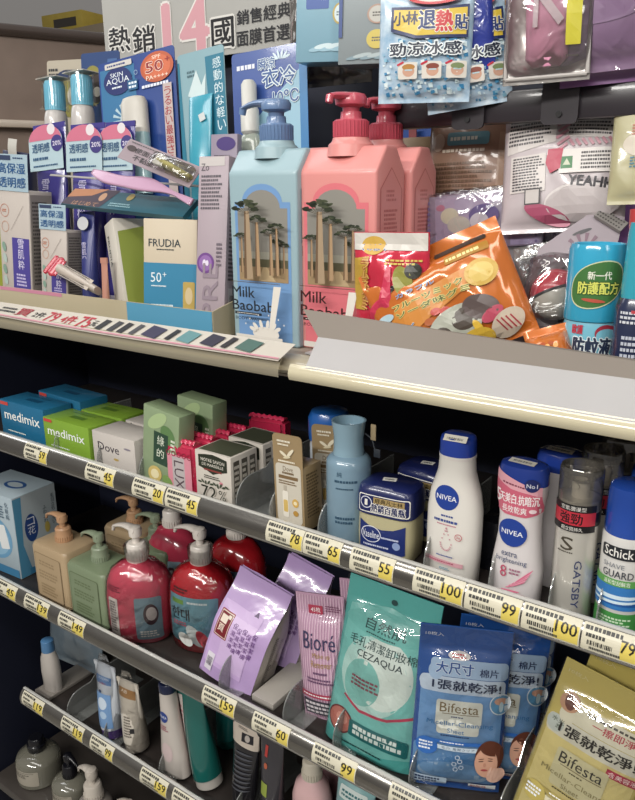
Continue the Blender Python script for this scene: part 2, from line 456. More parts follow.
# shelves: board, price rail
METAL = mat('#4b4540', rough=.35, metal=.0, coat=.2, h2='#3a3531', vscale=12)
RAILM = mat('#a19e98', rough=.2, metal=.95, coat=1, h2='#8f8b84', vscale=30)
RAILR = .026
TILT = .32
def arc(v, R=RAILR, zc=0): a = v / R + TILT; return (-(R * math.cos(a)) + R * .72, R * math.sin(a))
def shelf(z, label, rail_z, rlabel, first=XL, mt=RAILM, board='#322c29'):
    s = thing('shelf', label, 'shelf', (0, YF, z))
    m = MB(); w = XR - first; cx = (XR + first) / 2
    m.box((cx, .21, -.011), (w, .385, .022), mat(board, rough=.4, h2='#282321', vscale=12), .002); m.build('board', s)
    m = MB(); zc = rail_z - z - .009; n = 14
    for k in range(n):
        v0 = (-.018 + .035 * k / n); v1 = (-.018 + .035 * (k + 1) / n)
        (y0, a0), (y1, a1) = arc(v0), arc(v1)
        m.add([(first, y0, zc + a0), (XR, y0, zc + a0), (XR, y1, zc + a1), (first, y1, zc + a1)], [(0, 1, 2, 3)], mt)
    yb, zb = arc(.017); yd, zd = arc(-.018)
    m.box((cx, yb + .004, zc + (zb + zd) / 2), (w, .006, zb - zd), mt)
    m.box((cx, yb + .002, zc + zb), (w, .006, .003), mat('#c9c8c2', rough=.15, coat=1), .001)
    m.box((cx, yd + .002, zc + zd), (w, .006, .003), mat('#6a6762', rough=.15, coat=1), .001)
    tag(m.build('price_rail'), rlabel, 'price rail').location = s.location
    return s
RZ2, RZ3, RZ4 = CZ - .457, CZ - .790, CZ - 1.045
shelf(Z2, 'second shelf from the top holding soaps, lotions and sprays', RZ2, 'silvery plastic price rail along the soaps and lotions shelf')
shelf(Z3, 'third shelf holding pump soaps and wipe packs', RZ3, 'silvery plastic price rail along the pump soap and wipes shelf')
shelf(Z4, 'fourth shelf low down holding face wash tubes', RZ4, 'silvery plastic price rail lowest in view, above the clear soap bottles', first=-1.315)
m5 = MB(); m5.box(((XL + XR) / 2, .2, -.011), (XR - XL, .385, .022), METAL, .002)
s5 = thing('shelf', 'lowest dark shelf under the clear soap bottles', 'shelf', (0, YF, Z5)); m5.build('board', s5)
# top shelf with a cream plastic lip
s1 = thing('shelf', 'cream edged top shelf holding the milk body wash bottles', 'shelf', (0, YF, Z1))
m = MB(); m.box(((XL + XR) / 2 - .3, .21, -.011), (XR - XL + .6, .385, .022), mat('#8b8275', rough=.5), .002); m.build('board', s1)
m = MB(); CREAM = mat('#a79e88', rough=.3, coat=.5)
prof = [(.012, .002), (-.006, -.002), (-.013, -.008), (-.014, -.014), (-.008, -.020), (.008, -.022), (.012, -.019)]
vs = [(x, y, z) for x in (XL - .6, XR) for y, z in prof]; n = len(prof)
m.add(vs, [(k, (k + 1) % n, n + (k + 1) % n, n + k) for k in range(n)], CREAM)
m.build('shelf_lip', s1)
m = MB(); m.box(((XL + XR) / 2 - .3, .006, -.0235), (XR - XL + .6, .02, .004), mat('#77706a', rough=.3, metal=.4), .001); m.build('lip_underside', s1)

# ------------------------------------------------------------------ price tags on the rails
def price_tag(pl, pr, zc, num, label, seed, w=None, group=None, wide=False):
    z0 = zc; xl = XP(pl, YF - .008, z0); xr = XP(pr, YF - .008, z0); W = (xr - xl) * .985
    t = thing('price_tag', label, 'price tag', ((xl + xr) / 2, YF, zc - .009), group=group)
    R = RAILR + .0004
    fn = lambda u, v, o: (u, -((R + o) * math.cos(v / R + TILT)) + RAILR * .72, (R + o) * math.sin(v / R + TILT))
    p = Print(); H = .030
    p.rect(0, 0, W, H, '#d3cdb6', r=.001)
    o = p.build('card', t, fn, step=(None, .003), off=.0)
    md = o.modifiers.new('thickness', 'SOLIDIFY'); md.thickness = .0004; md.offset = 1
    p = Print(); yw = .3 if len(num) < 3 else .42; p.rect(W * (.48 - yw / 2), -.0035, W * yw, H * .66, '#dcc758')
    p.smalls(-W * .1, H * .33, W * .72, H * .2, 1, '#3a3a36', seed, dens=9, fill=.75)
    p.smalls(-W * .22, H * .08, W * .42, H * .17, 1, '#3a3a36', seed + 1, dens=7, fill=.75)
    p.bars(-W * .17, -H * .17, W * .52, H * .2, '#2a2a28', seed, bg=None)
    p.smalls(-W * .05, -H * .36, W * .6, H * .14, 1, '#4a4a44', seed + 2, dens=16, fill=.7)
    if num: p.text(num, W * .30 if len(num) < 3 else W * .27, H * .04, W * (.24 if len(num) < 3 else .36), H * .42, '#28241c', bold=.03)
    p.build('printed_text', t, fn, step=(None, .003), off=.0006)
    return t
T2 = [(23, 46, '59', 'price tag 59 below the blue soap boxes, leftmost on the second rail'), (84, 113, '45', 'price tag 45 under the green and white soap boxes'),
      (131, 163, '20', 'price tag under the pale green upright soap box'), (164, 197, '45', 'price tag under the pink wrapped soap bars'),
      (265, 302, '78', 'price tag 78 below the gold eye serum carton'), (302, 340, '65', 'price tag 65 left of the pale blue bottle base'),
      (349, 393, '55', 'price tag 55 below the navy lidded cream jar'), (412, 463, '100', 'price tag 100 below the white body lotion bottle'),
      (464, 520, '99', 'price tag 99 below the white and pink roll-on bottle'), (521, 580, '100', 'price tag 100 below the silver hair spray can'),
      (581, 640, '79', 'price tag 79 below the green and white shaving foam can')]
for i, (a, b, nn, l) in enumerate(T2): price_tag(a, b, RZ2, nn, l, 10 + i * 3)
T3 = [(-12, 15, '45', 'price tag 45 under the cotton carton at the far left'), (23, 47, '139', 'price tag 139 under the beige soap bottle'), (57, 83, '149', 'price tag 149 under the sage green soap bottle'),
      (201, 234, '159', 'price tag 159 below the purple wipe pack'), (251, 288, '60', 'price tag 60 between the purple and turquoise packs'),
      (311, 355, '99', 'price tag 99 under the turquoise cotton pack'), (388, 436, '139', 'price tag under the blue cleansing sheet pack')]
for i, (a, b, nn, l) in enumerate(T3): price_tag(a, b, RZ3, nn, l, 60 + i * 3)
T4 = [(21, 42, '119', 'leftmost price tag of the lowest visible rail'), (60, 82, '119', 'second price tag from the left on the lowest visible rail'), (89, 112, '99', 'price tag on the lowest rail below the shrink wrapped tubes'),
      (139, 166, '159', 'price tag on the lowest rail below the tube with the square code cap'), (171, 197, '99', 'rightmost visible price tag on the lowest rail')]
for i, (a, b, nn, l) in enumerate(T4): price_tag(a, b, RZ4, nn, l, 90 + i * 3)

# ------------------------------------------------------------------ clear dividers between the lanes
def divider(px, zs, depth, hh, label, back=None, zref=.03, fh=None, turn=0, plate=.04):
    Y = YF + .018; x = XP(px, Y, zs + zref)
    t = thing('shelf_divider', label, 'divider', (x, Y, zs), (0, 0, turn), group='clear shelf dividers')
    fh = fh or hh; pts = [(.0, 0)]
    r = min(fh * .9, .035)
    for k in range(9): a = PI - PI / 2 * k / 8; pts.append((r + r * math.cos(a), fh - r + r * math.sin(a)))
    pts += [(depth * .35, fh), (depth * .45, hh), (depth, hh), (depth, 0)]
    m = MB(); m.prism(pts, .0016, CLEAR, axis='x'); m.build('panel', t)
    # visible bright edge of the sheet and a foot
    m = MB(); m.tube([(0, a, b) for a, b in pts[:-1]], .0009, clear(gl=.5, body=.25, bcol='#dfe3df'), seg=6); m.build('polished_edge', t)
    m = MB(); m.box((.014, depth * .5, .001), (.028, depth, .0018), CLEAR, .0004); m.build('foot', t)
    return t
# ================================================================== second shelf
YB = .748
def place_box(name, label, cat, xl, xr, ym, yt, Y, zf, d, m, rz=0, group=None, ry=0, rx=0, bev=.0012, H=None, **k):
    cx, w, h = fit(xl, xr, ym, yt, Y, zf); h = H or h
    t = thing(name, label, cat, (cx, Y, zf), (rx, ry, rz), group)
    box_pack(t, w, d, h, m, bev, **k)
    return t, w, h

# soap cartons in two colours, two deep
def soap(label, xl, xr, ym, yt, col, dark, Y=YB, group=None):
    t, w, h = place_box('soap_box', label, 'soap box', xl, xr, ym, yt, Y, Z2, .062, mat(col, rough=.4, coat=.2), group=group)
    p = Print(); p.text('medimix', 0, h * .68, w * .8, h * .22, '#eef2ee', bold=.03)
    p.smalls(-w * .1, h * .3, w * .5, h * .05, 1, '#e6efe6', 4); p.rect(0, h * .04, w * .98, h * .06, dark)
    p.rect(-w * .38, h * .93, w * .18, h * .08, '#c8453c')
    p.build('printed_front', t, on_front(0))
    p = Print(); p.rect(0, -.0, w * .3, .012, dark); p.smalls(0, .018, w * .6, .004, 1, dark, 8); p.build('printed_top', t, on_top(h, 0, .03))
    return t
a = soap('blue soap box at the front left end of the second shelf', 1, 43, 415, 405, '#16688f', '#0f4a6c')
d = dup(a, 'blue soap box standing right behind the front blue soap box', loc=a.location + Vector((.022, .068, .004)), rot=(0, 0, -.05))
a = soap('green soap box in front beside the blue soap boxes', 45, 89, 440, 423, '#7fa62c', '#557a1c')
d = dup(a, 'green soap box standing right behind the front green soap box', loc=a.location + Vector((.004, .068, .0)), rot=(0, 0, .03))

t, w, h = place_box('soap_box', 'white soap box with dark lettering in front, right of the green boxes', 'soap box', 94, 135, 455, 436, YB, Z2, .062, mat('#c9c2bb', rough=.4, coat=.2))
p = Print(); p.text('Dove', -w * .12, h * .66, w * .5, h * .2, '#3b3440', bold=.01); p.disc(w * .05, h * .42, w * .06, h * .03, '#b79a55')
p.disc(w * .33, h * .75, w * .08, h * .025, '#8b8490'); p.rect(w * .1, h * .16, w * .62, h * .12, '#2b3150'); p.smalls(w * .1, h * .16, w * .5, h * .04, 1, '#d8d8e0', 3)
p.build('printed_front', t, on_front(0))
dup(t, 'white soap box standing right behind the front white soap box', loc=t.location + Vector((.004, .068, 0)), rot=(0, 0, -.04))

def green_soap(label, Y, dx=0, tilt=.13):
    cx, w, h = fit(139, 173, 440, 411, YB, Z2)
    t = thing('soap_box', label, 'soap box', (cx + dx, Y, Z2 + .004), (0, tilt, .0))
    box_pack(t, w, .034, h, mat('#7d946e', rough=.35, coat=.3, h2='#9aab86', vscale=14))
    p = Print(); p.disc(-w * .1, h * .85, w * .3, h * .08, '#a8bf8a', rot=.6); p.disc(w * .2, h * .72, w * .22, h * .1, '#5f8350', rot=-.7)
    p.rect(w * .02, h * .52, w * .40, h * .40, '#2f4a3a', rot=0); p.text('綠', w * .02, h * .62, w * .2, h * .12, '#dfe6d2'); p.text('的', w * .02, h * .46, w * .2, h * .11, '#dfe6d2')
    p.smalls(w * .36, h * .55, w * .12, h * .3, 6, '#e6ead8', 2, dens=3)
    p.disc(-w * .12, h * .17, w * .2, h * .1, '#cdb56a', rot=.4); p.disc(-w * .12, h * .17, w * .12, h * .06, '#e8dcae', rot=.4); p.disc(w * .25, h * .14, w * .16, h * .07, '#7a9a55', rot=-.5)
    p.build('printed_front', t, on_front(0)); return t
green_soap('pale green soap box standing upright and tilted beside the pink soap bars', YB)
green_soap('olive green soap box half hidden behind the upright pale green one', YB + .07, .012, .06)

# pink film wrapped soap bars, a row of three plus one at the back
def lux(label, X, Y, W, H, seed, rz=0, front=False):
    t = thing('wrapped_soap', label, 'soap', (X, Y, Z2), (0, 0, rz))
    m = MB(); secs = []
    D = .03
    bm = bmesh.new(); bmesh.ops.create_cube(bm, size=1)
    for v in bm.verts: v.co = Vector((v.co.x * W, v.co.y * D + D / 2, v.co.z * H + H / 2))
    bmesh.ops.bevel(bm, geom=bm.edges[:], offset=.006, segments=3, affect='EDGES'); bmesh.ops.subdivide_edges(bm, edges=bm.edges[:], cuts=2, use_grid_fill=True)
    for v in bm.verts: v.co += v.normal * .0016 * noise.noise(v.co * 70 + Vector((seed, 0, 0)))
    m.bm(bm, mat('#c4244c', rough=.25, coat=.8, bump=.5, bscale=50)); m.build('wrapper', t)
    # gathered film end on top
    m = MB(); m.grid(lambda a, b: ((a - .5) * W * .96, .004 + D * .3 * b + .0, H + .001 + .005 * math.sin(b * PI) + .0012 * math.sin(a * 40 + seed)), 30, 6, mat('#d02a55', rough=.2, coat=1)); m.build('film_seam', t)
    if front:
        p = Print(); p.rect(0, H * .40, W * .86, H * .76, '#d98c9c'); p.rect(-W * .03, H * .40, W * .44, H * .70, '#b9b2b2')
        p.text('LUX', -W * .02, H * .42, H * .52, W * .34, '#5a4a52', bold=.01, rot=-PI / 2)
        for k in range(5): p.ring(-W * .38 + W * .19 * k, H * .80, W * .075, W * .02, '#8e1534')
        p.build('printed_front', t, on_front(0), off=.0009)
    return t
cx, w, h = fit(166, 193, 460, 444, YB, Z2)
lux('pink film wrapped soap bar at the front of its row', cx, YB, w, h, 1, front=True)
lux('pink film wrapped soap bar second in its row', cx + .003, YB + .036, w, h, 2)
lux('pink film wrapped soap bar third in its row', cx + .006, YB + .072, w, h * .98, 3)
lux('pink film wrapped soap bar fourth in its row', cx + .010, YB + .108, w, h * .97, 5)
lux('pink wrapped soap bar standing alone at the back near the dark panel', cx + .028, YB + .175, w * 1.2, h * .98, 4, .15)

# marseille soap cartons
t, w, h = place_box('soap_box', 'white soap carton printed 72% in front, right of the pink bars', 'soap box', 196, 231, 475, 454, YB, Z2, .06, mat('#cfc8bd', rough=.5))
p = Print(); p.poly([(-w * .40, h * .93), (-w * .40, h * .72), (-w * .2, h * .68), (0, h * .62), (w * .2, h * .68), (w * .40, h * .72), (w * .40, h * .93), (w * .2, h * .96), (0, h * .98), (-w * .2, h * .96)], '#2c3226')
p.text('NOTRE SAVON', 0, h * .86, w * .66, h * .06, '#e9e4d6'); p.text('DE MARSEILLE', 0, h * .78, w * .6, h * .05, '#e9e4d6'); p.rect(0, h * .69, w * .5, h * .03, '#8a3b36')
p.smalls(0, h * .56, w * .5, h * .07, 2, '#3a3a30', 3); p.disc(w * .22, h * .50, w * .05, h * .025, '#cf7f8c')
for k in range(10):
    a = k * 2.4; p.disc(-w * .38 + k * w * .085, h * (.44 + .02 * (k % 2)), w * .055, h * .018, '#3f4a38', rot=a)
p.text('72', -w * .12, h * .29, w * .42, h * .22, '#2c3026', bold=.02, outline='#cfc8bd'); p.text('%', w * .26, h * .29, w * .2, h * .18, '#2c3026', outline='#cfc8bd')
p.build('printed_front', t, on_front(0))
p = Print()
for k in range(3): p.rect(-.018 + k * .018, h * .5, .013, h * .82, '#565148', r=.001); p.smalls(-.018 + k * .018, h * .5, .010, h * .7, 7, '#d8d2c6', k, dens=4)
p.build('printed_side', t, on_right(w / 2, 0, .03))
p = Print(); p.rect(0, .03, w * .9, .05, '#4d5140'); p.build('printed_top', t, on_top(h))
t2 = dup(t, 'white soap carton standing right behind the 72% carton', loc=t.location + Vector((.006, .068, .002)), rot=(0, 0, -.03))
t3, w, h = place_box('soap_box', 'lavender topped white soap carton behind the two marseille soap cartons', 'soap box', 205, 240, 470, 446, YB + .14, Z2, .05, mat('#b7b0bd', rough=.5))
p = Print(); p.smalls(0, h * .5, .04, h * .7, 8, '#5a5560', 5); p.build('printed_side', t3, on_right(w / 2, 0, .025))

# gold eye serum cartons with a hanging tab
GOLD = mat('#9c8560', rough=.35, coat=.4)
def serum(label, Y, dx, dz=0, rz=0):
    cx, w, h = fit(274, 303, 480, 439, YB, Z2); cx += dx; hb = h * .68; D = .042
    t = thing('serum_carton', label, 'carton', (cx, Y, Z2 + .004 + dz), (.0, -.03, rz))
    m = MB(); m.box((0, D / 2, hb / 2), (w, D, hb), GOLD, .001); m.build('carton_body', t)
    m = MB(); m.prism(rrect(w, h, .007, 5, cy=h / 2), .0012, GOLD, o=(0, 0, 0)); m.build('hang_card', t)
    p = Print(); p.rect(0, h * .385, w * .86, h * .62, '#cdc6b6', r=.006); p.text('Dove', 0, h * .645, w * .34, h * .05, '#6d5430', bold=.01); p.smalls(0, h * .60, w * .4, h * .04, 1, '#6d5430', 2)
    p.rect(0, h * .555, w * .66, h * .035, '#7c6342'); p.smalls(0, h * .50, w * .66, h * .05, 2, '#7c6342', 8)
    p.rect(-w * .12, h * .27, w * .2, h * .28, '#e6e0d2', r=.003); p.rect(-w * .12, h * .25, w * .15, h * .13, '#d5b35e', r=.002); p.rect(-w * .12, h * .44, w * .1, h * .06, '#b7ad9c', r=.001)
    p.disc(w * .22, h * .3, w * .11, h * .045, '#d4a94c'); p.disc(w * .22, h * .19, w * .09, h * .03, '#b98d3c'); p.disc(w * .22, h * .3, w * .06, h * .02, '#efe2b8')
    p.smalls(-w * .05, h * .93, w * .55, h * .035, 1, '#efe7d2', 4, dens=8); p.smalls(-w * .1, h * .895, w * .4, h * .03, 1, '#efe7d2', 5)
    p.disc(-w * .12, h * .80, w * .14, h * .016, '#e4dac0', rot=-.5); p.disc(w * .12, h * .82, w * .16, h * .018, '#e4dac0', rot=.8); p.disc(0, h * .77, w * .13, h * .012, '#d8ccaa', rot=.2)
    p.smalls(0, h * .725, w * .6, h * .03, 1, '#efe7d2', 6)
    p.build('printed_front', t, on_front(-.0006))
    p = Print(); p.smalls(0, hb * .55, D * .7, hb * .7, 14, '#5c4a30', 3, dens=7); p.build('printed_side', t, on_right(w / 2, 0, D / 2))
    return t, cx, w, h
t, cx, w, h = serum('gold serum carton with a hanging tab left of the pale blue bottle', YB + .004, 0)
serum('second gold serum carton turned behind the front gold serum carton', YB + .07, .022, .0, .15)
c = thing('blue_cap_jar', 'bright blue rounded lid peeking out behind the gold serum cartons', 'jar', (cx - .035, YB + .15, Z2))
m = MB(); m.lathe([(.028, 0), (.031, .006), (.031, .085), (.027, .092)], mat('#bfc6cc', rough=.3)); m.build('jar_body', c)
m = MB(); m.lathe([(.032, .092), (.033, .097), (.033, .128), (.028, .138), (.015, .142)], mat('#1763b8', rough=.3, coat=.5)); m.build('lid', c)

# pale blue bottle
cx, w, h = fitc(329, 369, 490, 420, YB + .03, Z2)
t = thing('lotion_bottle', 'pale translucent blue cylinder bottle with a flared cap', 'bottle', (cx, YB + .03, Z2))
r = w / 2; bb = h * .72
m = MB(); m.lathe([(r * .92, 0), (r, .004), (r, bb - .012), (r * .97, bb - .004), (r * .85, bb), (r * .7, bb + .003)], mat('#7f9cae', rough=.22, coat=.6, h2='#7492a6', vscale=6)); m.build('bottle_body', t)
m = MB(); m.lathe([(r * .70, bb + .003), (r * .66, bb + .012), (r * .66, h * .88), (r * .74, h * .97), (r * .76, h), (r * .68, h), (r * .64, h - .012)], mat('#89a9ba', rough=.2, coat=.6)); m.build('cap', t)
p = Print(); p.text('純', -.004, bb * .86, .007, .007, '#33566e'); p.smalls(.004, bb * .78, .030, .006, 1, '#2f4f66', 2, dens=7); p.smalls(.004, bb * .70, .026, .0035, 1, '#2f4f66', 5)
p.smalls(.006, bb * .34, .032, .012, 2, '#2f4f66', 9, dens=8); p.smalls(.006, bb * .1, .03, .006, 1, '#2f4f66', 3)
p.build('printed_text', t, on_round(lambda v: r, turn=.3), step=(.004, None))
m = MB(); m.tube([(r * .62, .010, h * .9), (r * .95, .012, h * .86), (r * 1.15, .01, h * .78)], .0012, mat('#2a3038'), seg=8); m.box((r * 1.05, .01, h * .92), (.008, .002, .022), mat('#a08e6c', rough=.5), .0008); m.box((r * 1.25, .01, h * .76), (.010, .002, .012), mat('#2a3038'), .0008); m.build('hang_tag', t)

# cream jars with a navy lid (rounded square)
def jar(label, Y, dx=0, dz=0, rz=.1):
    cx, w, h = fitc(361, 417, 500, 483, YB + .025, Z2, .96); rx = w / 2; ry = .030; hb = h * .60
    t = thing('cream_jar', label, 'jar', (cx + dx, Y + ry, Z2 + dz), (0, 0, rz))
    secs = [(0, rx * .92, ry * .92, 4), (.003, rx * .97, ry * .98, 4), (hb * .5, rx, ry, 4), (hb, rx * .98, ry * .98, 4)]
    m = MB(); m.loft(secs, mat('#b9b189', rough=.3, coat=.5), seg=48); m.build('jar_body', t)
    ls = [(hb + .001, rx * 1.0, ry * 1.0, 4.5), (hb + .002, rx * 1.02, ry * 1.03, 4.5), (h - .012, rx * 1.0, ry * 1.0, 4.5), (h - .004, rx * .95, ry * .95, 4), (h, rx * .8, ry * .8, 3.6)]
    m = MB(); m.loft(ls, mat('#1b2458', rough=.28, coat=.5), seg=48); m.build('lid', t)
    fn = on_oval(secs); p = Print()
    p.poly([(-rx * .8, hb * .88), (-rx * .8, hb * .22), (-rx * .4, hb * .14), (0, hb * .12), (rx * .4, hb * .14), (rx * .8, hb * .22), (rx * .8, hb * .88), (rx * .4, hb * .76), (0, hb * .72), (-rx * .4, hb * .76)][::-1], '#20306e')
    p.ring(-rx * .38, hb * .58, rx * .36, .001, '#e6e8f0', ry=hb * .19); p.text('Vaseline', -rx * .38, hb * .58, rx * .6, hb * .17, '#e6e8f0'); p.smalls(rx * .3, hb * .55, rx * .6, hb * .07, 1, '#c9cfe6', 2)
    p.disc(rx * .52, hb * .42, rx * .13, hb * .09, '#8fa3cf'); p.smalls(-rx * .1, hb * .33, rx * 1.1, hb * .07, 1, '#c9cfe6', 7); p.smalls(rx * .2, hb * .22, rx * .5, hb * .05, 1, '#c9cfe6', 8)
    p.build('printed_label', t, fn, step=.004, off=.0006)
    fn2 = on_oval(ls); p = Print(); mid = hb + (h - hb) * .42; lh = h - hb
    p.rect(rx * .05, mid, rx * 1.75, lh * .60, '#e8e6dd', r=.003); p.rect(rx * .05, mid, rx * 1.70, lh * .54, '#1b2458', r=.003)
    p.disc(-rx * .55, mid + lh * .03, rx * .21, lh * .2, '#d8dbe8'); p.disc(-rx * .55, mid + lh * .03, rx * .18, lh * .17, '#1b2458'); p.text('1', -rx * .55, mid + lh * .03, rx * .1, lh * .2, '#e8e6dd')
    p.rect(rx * .24, mid + lh * .14, rx * 1.06, lh * .2, '#a8905c'); p.text('經典凡士林', rx * .24, mid + lh * .14, rx * .95, lh * .15, '#2b2416', bold=.03)
    p.text('熱銷百萬瓶', rx * .22, mid - lh * .11, rx * 1.15, lh * .26, '#1b2458', bold=.05, outline='#efece2', ow=.06)
    p.build('printed_sticker', t, fn2, step=.004, off=.0006)
    p = Print(); p.rect(-.004, .002, .018, .012, '#e8e6dd', rot=.25); p.bars(-.004, .002, .014, .006, '#44424a', 4, bg=None, rot=.25); p.build('price_sticker', t, on_top(h))
    return t
jar('cream jar with a navy lid and sticker reading best seller at the front', YB + .004)
jar('cream jar with a navy lid standing behind the front jar', YB + .085, .012, .0, -.1)

# white body lotion bottle
cx, w, h = fitc(427, 482, 545, 433, YB + .023, Z2); rx = w / 2; ry = .021
t = thing('lotion_bottle', 'tall white body lotion bottle with a blue flip cap', 'bottle', (cx, YB + ry + .002, Z2))
secs = [(0, rx * .90, ry * .9, 2.6), (.003, rx * .96, ry, 2.6), (h * .3, rx, ry, 2.6), (h * .5, rx * .99, ry, 2.6), (h * .62, rx * .90, ry * .98, 2.5), (h * .70, rx * .76, ry * .95, 2.4), (h * .76, rx * .66, ry * .92, 2.3), (h * .86, rx * .62, ry * .92, 2.2), (h * .872, rx * .62, ry * .92, 2.2)]
m = MB(); m.loft(secs, mat('#e0dcd4', rough=.3, coat=.35, vary=.02), seg=48); m.build('bottle_body', t)
m = MB(); m.loft([(h * .874, rx * .63, ry * .95, 2.2), (h * .965, rx * .62, ry * .95, 2.2), (h * .99, rx * .58, ry * .9, 2.2), (h, rx * .5, ry * .75, 2.2)], mat('#1f3fa0', rough=.28, coat=.5), seg=40)
m.build('cap', t); m = MB(); m.loft([(h * .855, rx * .64, ry * .96, 2.2), (h * .876, rx * .64, ry * .96, 2.2)], mat('#dcd6d0', rough=.3)); m.build('cap_collar', t)
p = Print(); p.disc(-rx * .08, h * .60, rx * .46, rx * .46, '#1d3f96'); p.text('NIVEA', -rx * .08, h * .60, rx * .76, rx * .19, '#eef0f4', bold=.02)
p.smalls(0, h * .475, rx * .5, h * .022, 1, '#3c4f94', 2, dens=5); p.smalls(0, h * .44, rx * 1.05, h * .03, 1, '#3c4f94', 4, dens=9); p.smalls(0, h * .415, rx * .8, h * .014, 1, '#c4788c', 5)
for k in range(20):
    a = 2 * PI * k / 20; q = (1 - math.sin(a)) * .5
    p.disc(-rx * .02 + rx * .2 * math.cos(a) * (1 if math.sin(a) < 0 else (1 - math.sin(a)) ** .8), h * .285 + (h * .045 if math.sin(a) < 0 else h * .11) * math.sin(a), .0010, .0010, '#c98a98', n=8)
p.ring(rx * .45, h * .35, rx * .13, .0008, '#c24c5c'); p.text('3x', rx * .45, h * .35, rx * .14, rx * .1, '#c24c5c')
p.rect(-rx * .1, h * .155, rx * 1.5, h * .03, '#cf9aa4', rot=-.03); p.smalls(-rx * .1, h * .155, rx * 1.3, h * .016, 1, '#a84a60', 7); p.smalls(0, h * .2, rx * .7, h * .016, 1, '#3c4f94', 9); p.smalls(0, h * .11, rx * .4, h * .02, 2, '#5d90a8', 3, dens=5)
p.build('printed_label', t, on_oval(secs), step=.004)
p = Print(); p.rect(rx * .1, 0, rx * .84, .012, '#ded9cc', rot=.05); p.bars(rx * .1, -.001, rx * .7, .005, '#33333a', 4, bg=None, rot=.05)
p.build('price_sticker', t, lambda u, v, o: (u, -ry * .80 + v * .55, h * .985 + v * .5 + .002 + o - 0), off=.0004)
bxk = place_box('carton', 'black glossy box half hidden behind the white lotion bottle', 'box', 478, 500, 540, 522, YB + .06, Z2, .06, mat('#15161c', rough=.15, coat=.8))

# white and pink roll-on bottles
def deodorant(label, X, Y, front=True, rz=.0):
    cx, w, h = fitc(491, 546, 560, 459, YB + .021, Z2, .96); rx = w / 2 * .97; ry = .021
    t = thing('deodorant_bottle', label, 'bottle', (X, Y + ry, Z2), (0, 0, rz))
    secs = [(0, rx * .9, ry * .9, 2.5), (.003, rx * .96, ry, 2.5), (h * .25, rx * .98, ry, 2.5), (h * .48, rx * .80, ry * .95, 2.4), (h * .62, rx * .78, ry * .95, 2.4), (h * .78, rx * .90, ry, 2.4), (h * .86, rx * .92, ry, 2.4)]
    m = MB(); m.loft(secs, mat('#d8d2d2', rough=.3, coat=.35, vary=.02), seg=48); m.build('bottle_body', t)
    cs = [(h * .86, rx * .94, ry * 1.02, 2.3), (h * .94, rx * .92, ry, 2.3), (h * .98, rx * .84, ry * .92, 2.3), (h * .995, rx * .6, ry * .7, 2.3), (h * 1.0, rx * .3, ry * .35, 2.2)]
    m = MB(); m.loft(cs, mat('#1c3b94', rough=.25, coat=.6), seg=48); m.build('cap', t)
    if front:
        al = secs + cs[1:]; p = Print()
        p.poly([(-rx * .86, h * .93), (-rx * .9, h * .68), (-rx * .4, h * .65), (rx * .4, h * .65), (rx * .9, h * .68), (rx * .86, h * .80), (rx * .3, h * .84), (-rx * .3, h * .865), (-rx * .7, h * .90)], '#cf5f78')
        p.poly([(-rx * .86, h * .95), (-rx * .86, h * .885), (-rx * .2, h * .835), (rx * .5, h * .82), (rx * .86, h * .80), (rx * .86, h * .865), (rx * .5, h * .87)], '#e5a6b2')
        p.smalls(-rx * .1, h * .865, rx * .9, h * .02, 1, '#7a2a44', 5, rot=-.12, dens=8)
        p.text('天美白.抗暗沉', rx * .08, h * .77, rx * 1.45, h * .07, '#f4ecec', bold=.03); p.text('5', -rx * .72, h * .77, rx * .2, h * .09, '#f4ecec', bold=.03)
        p.text('長效乾爽', -rx * .05, h * .695, rx * .95, h * .05, '#f4ecec', bold=.02); p.disc(rx * .62, h * .70, rx * .12, h * .015, '#f0d8dc')
        p.disc(rx * .55, h * .88, rx * .25, rx * .25, '#1d2a66'); p.text('No1', rx * .55, h * .878, rx * .36, rx * .16, '#eef0f4')
        p.disc(-rx * .06, h * .53, rx * .56, rx * .56, '#1d3f96'); p.text('NIVEA', -rx * .06, h * .53, rx * .84, rx * .2, '#eef0f4', bold=.02)
        p.text('extra', -rx * .1, h * .375, rx * .62, h * .035, '#3b4a70', bold=.0); p.text('brightening', -rx * .02, h * .325, rx * 1.2, h * .045, '#3b4a70', bold=.0)
        p.text('8', -rx * .28, h * .245, rx * .26, h * .085, '#b84a66', bold=.01); p.smalls(rx * .2, h * .255, rx * .5, h * .05, 2, '#a06a80', 3, dens=4)
        for k in range(7): p.disc(rx * (.22 + .05 * k), h * (.165 + .012 * k), rx * .42, h * .006, ('#d76d8c', '#e9a3b6')[k % 2], rot=.5 + .05 * k)
        for k in range(5): p.disc(rx * .05, h * (.115 - .012 * k), rx * (.36 - .03 * k), h * .007, ('#d76d8c', '#e08ba2')[k % 2], rot=.05)
        p.rect(-rx * .3, h * .035, rx * .3, h * .05, '#b8405c'); p.smalls(rx * .2, h * .035, rx * .4, h * .03, 2, '#6a6a7a', 3, dens=4)
        p.build('printed_label', t, on_oval(al), step=.004, off=.0007)
    p = Print(); p.rect(0, 0, rx * 1.0, .011, '#dcd8cc', rot=-.06); p.bars(0, 0, rx * .8, .005, '#33333a', 6, bg=None, rot=-.06)
    p.build('price_sticker', t, lambda u, v, o: (u, -ry * .35 + v, h * 1.0 + v * .12 + .0003 + o))
    return t
cx, w, h = fitc(491, 546, 560, 459, YB + .021, Z2, .96)
deodorant('white and pink antiperspirant bottle with a blue cap at the front', cx, YB)
deodorant('blue capped antiperspirant bottle standing behind the front one', cx + .022, YB + .062, False)

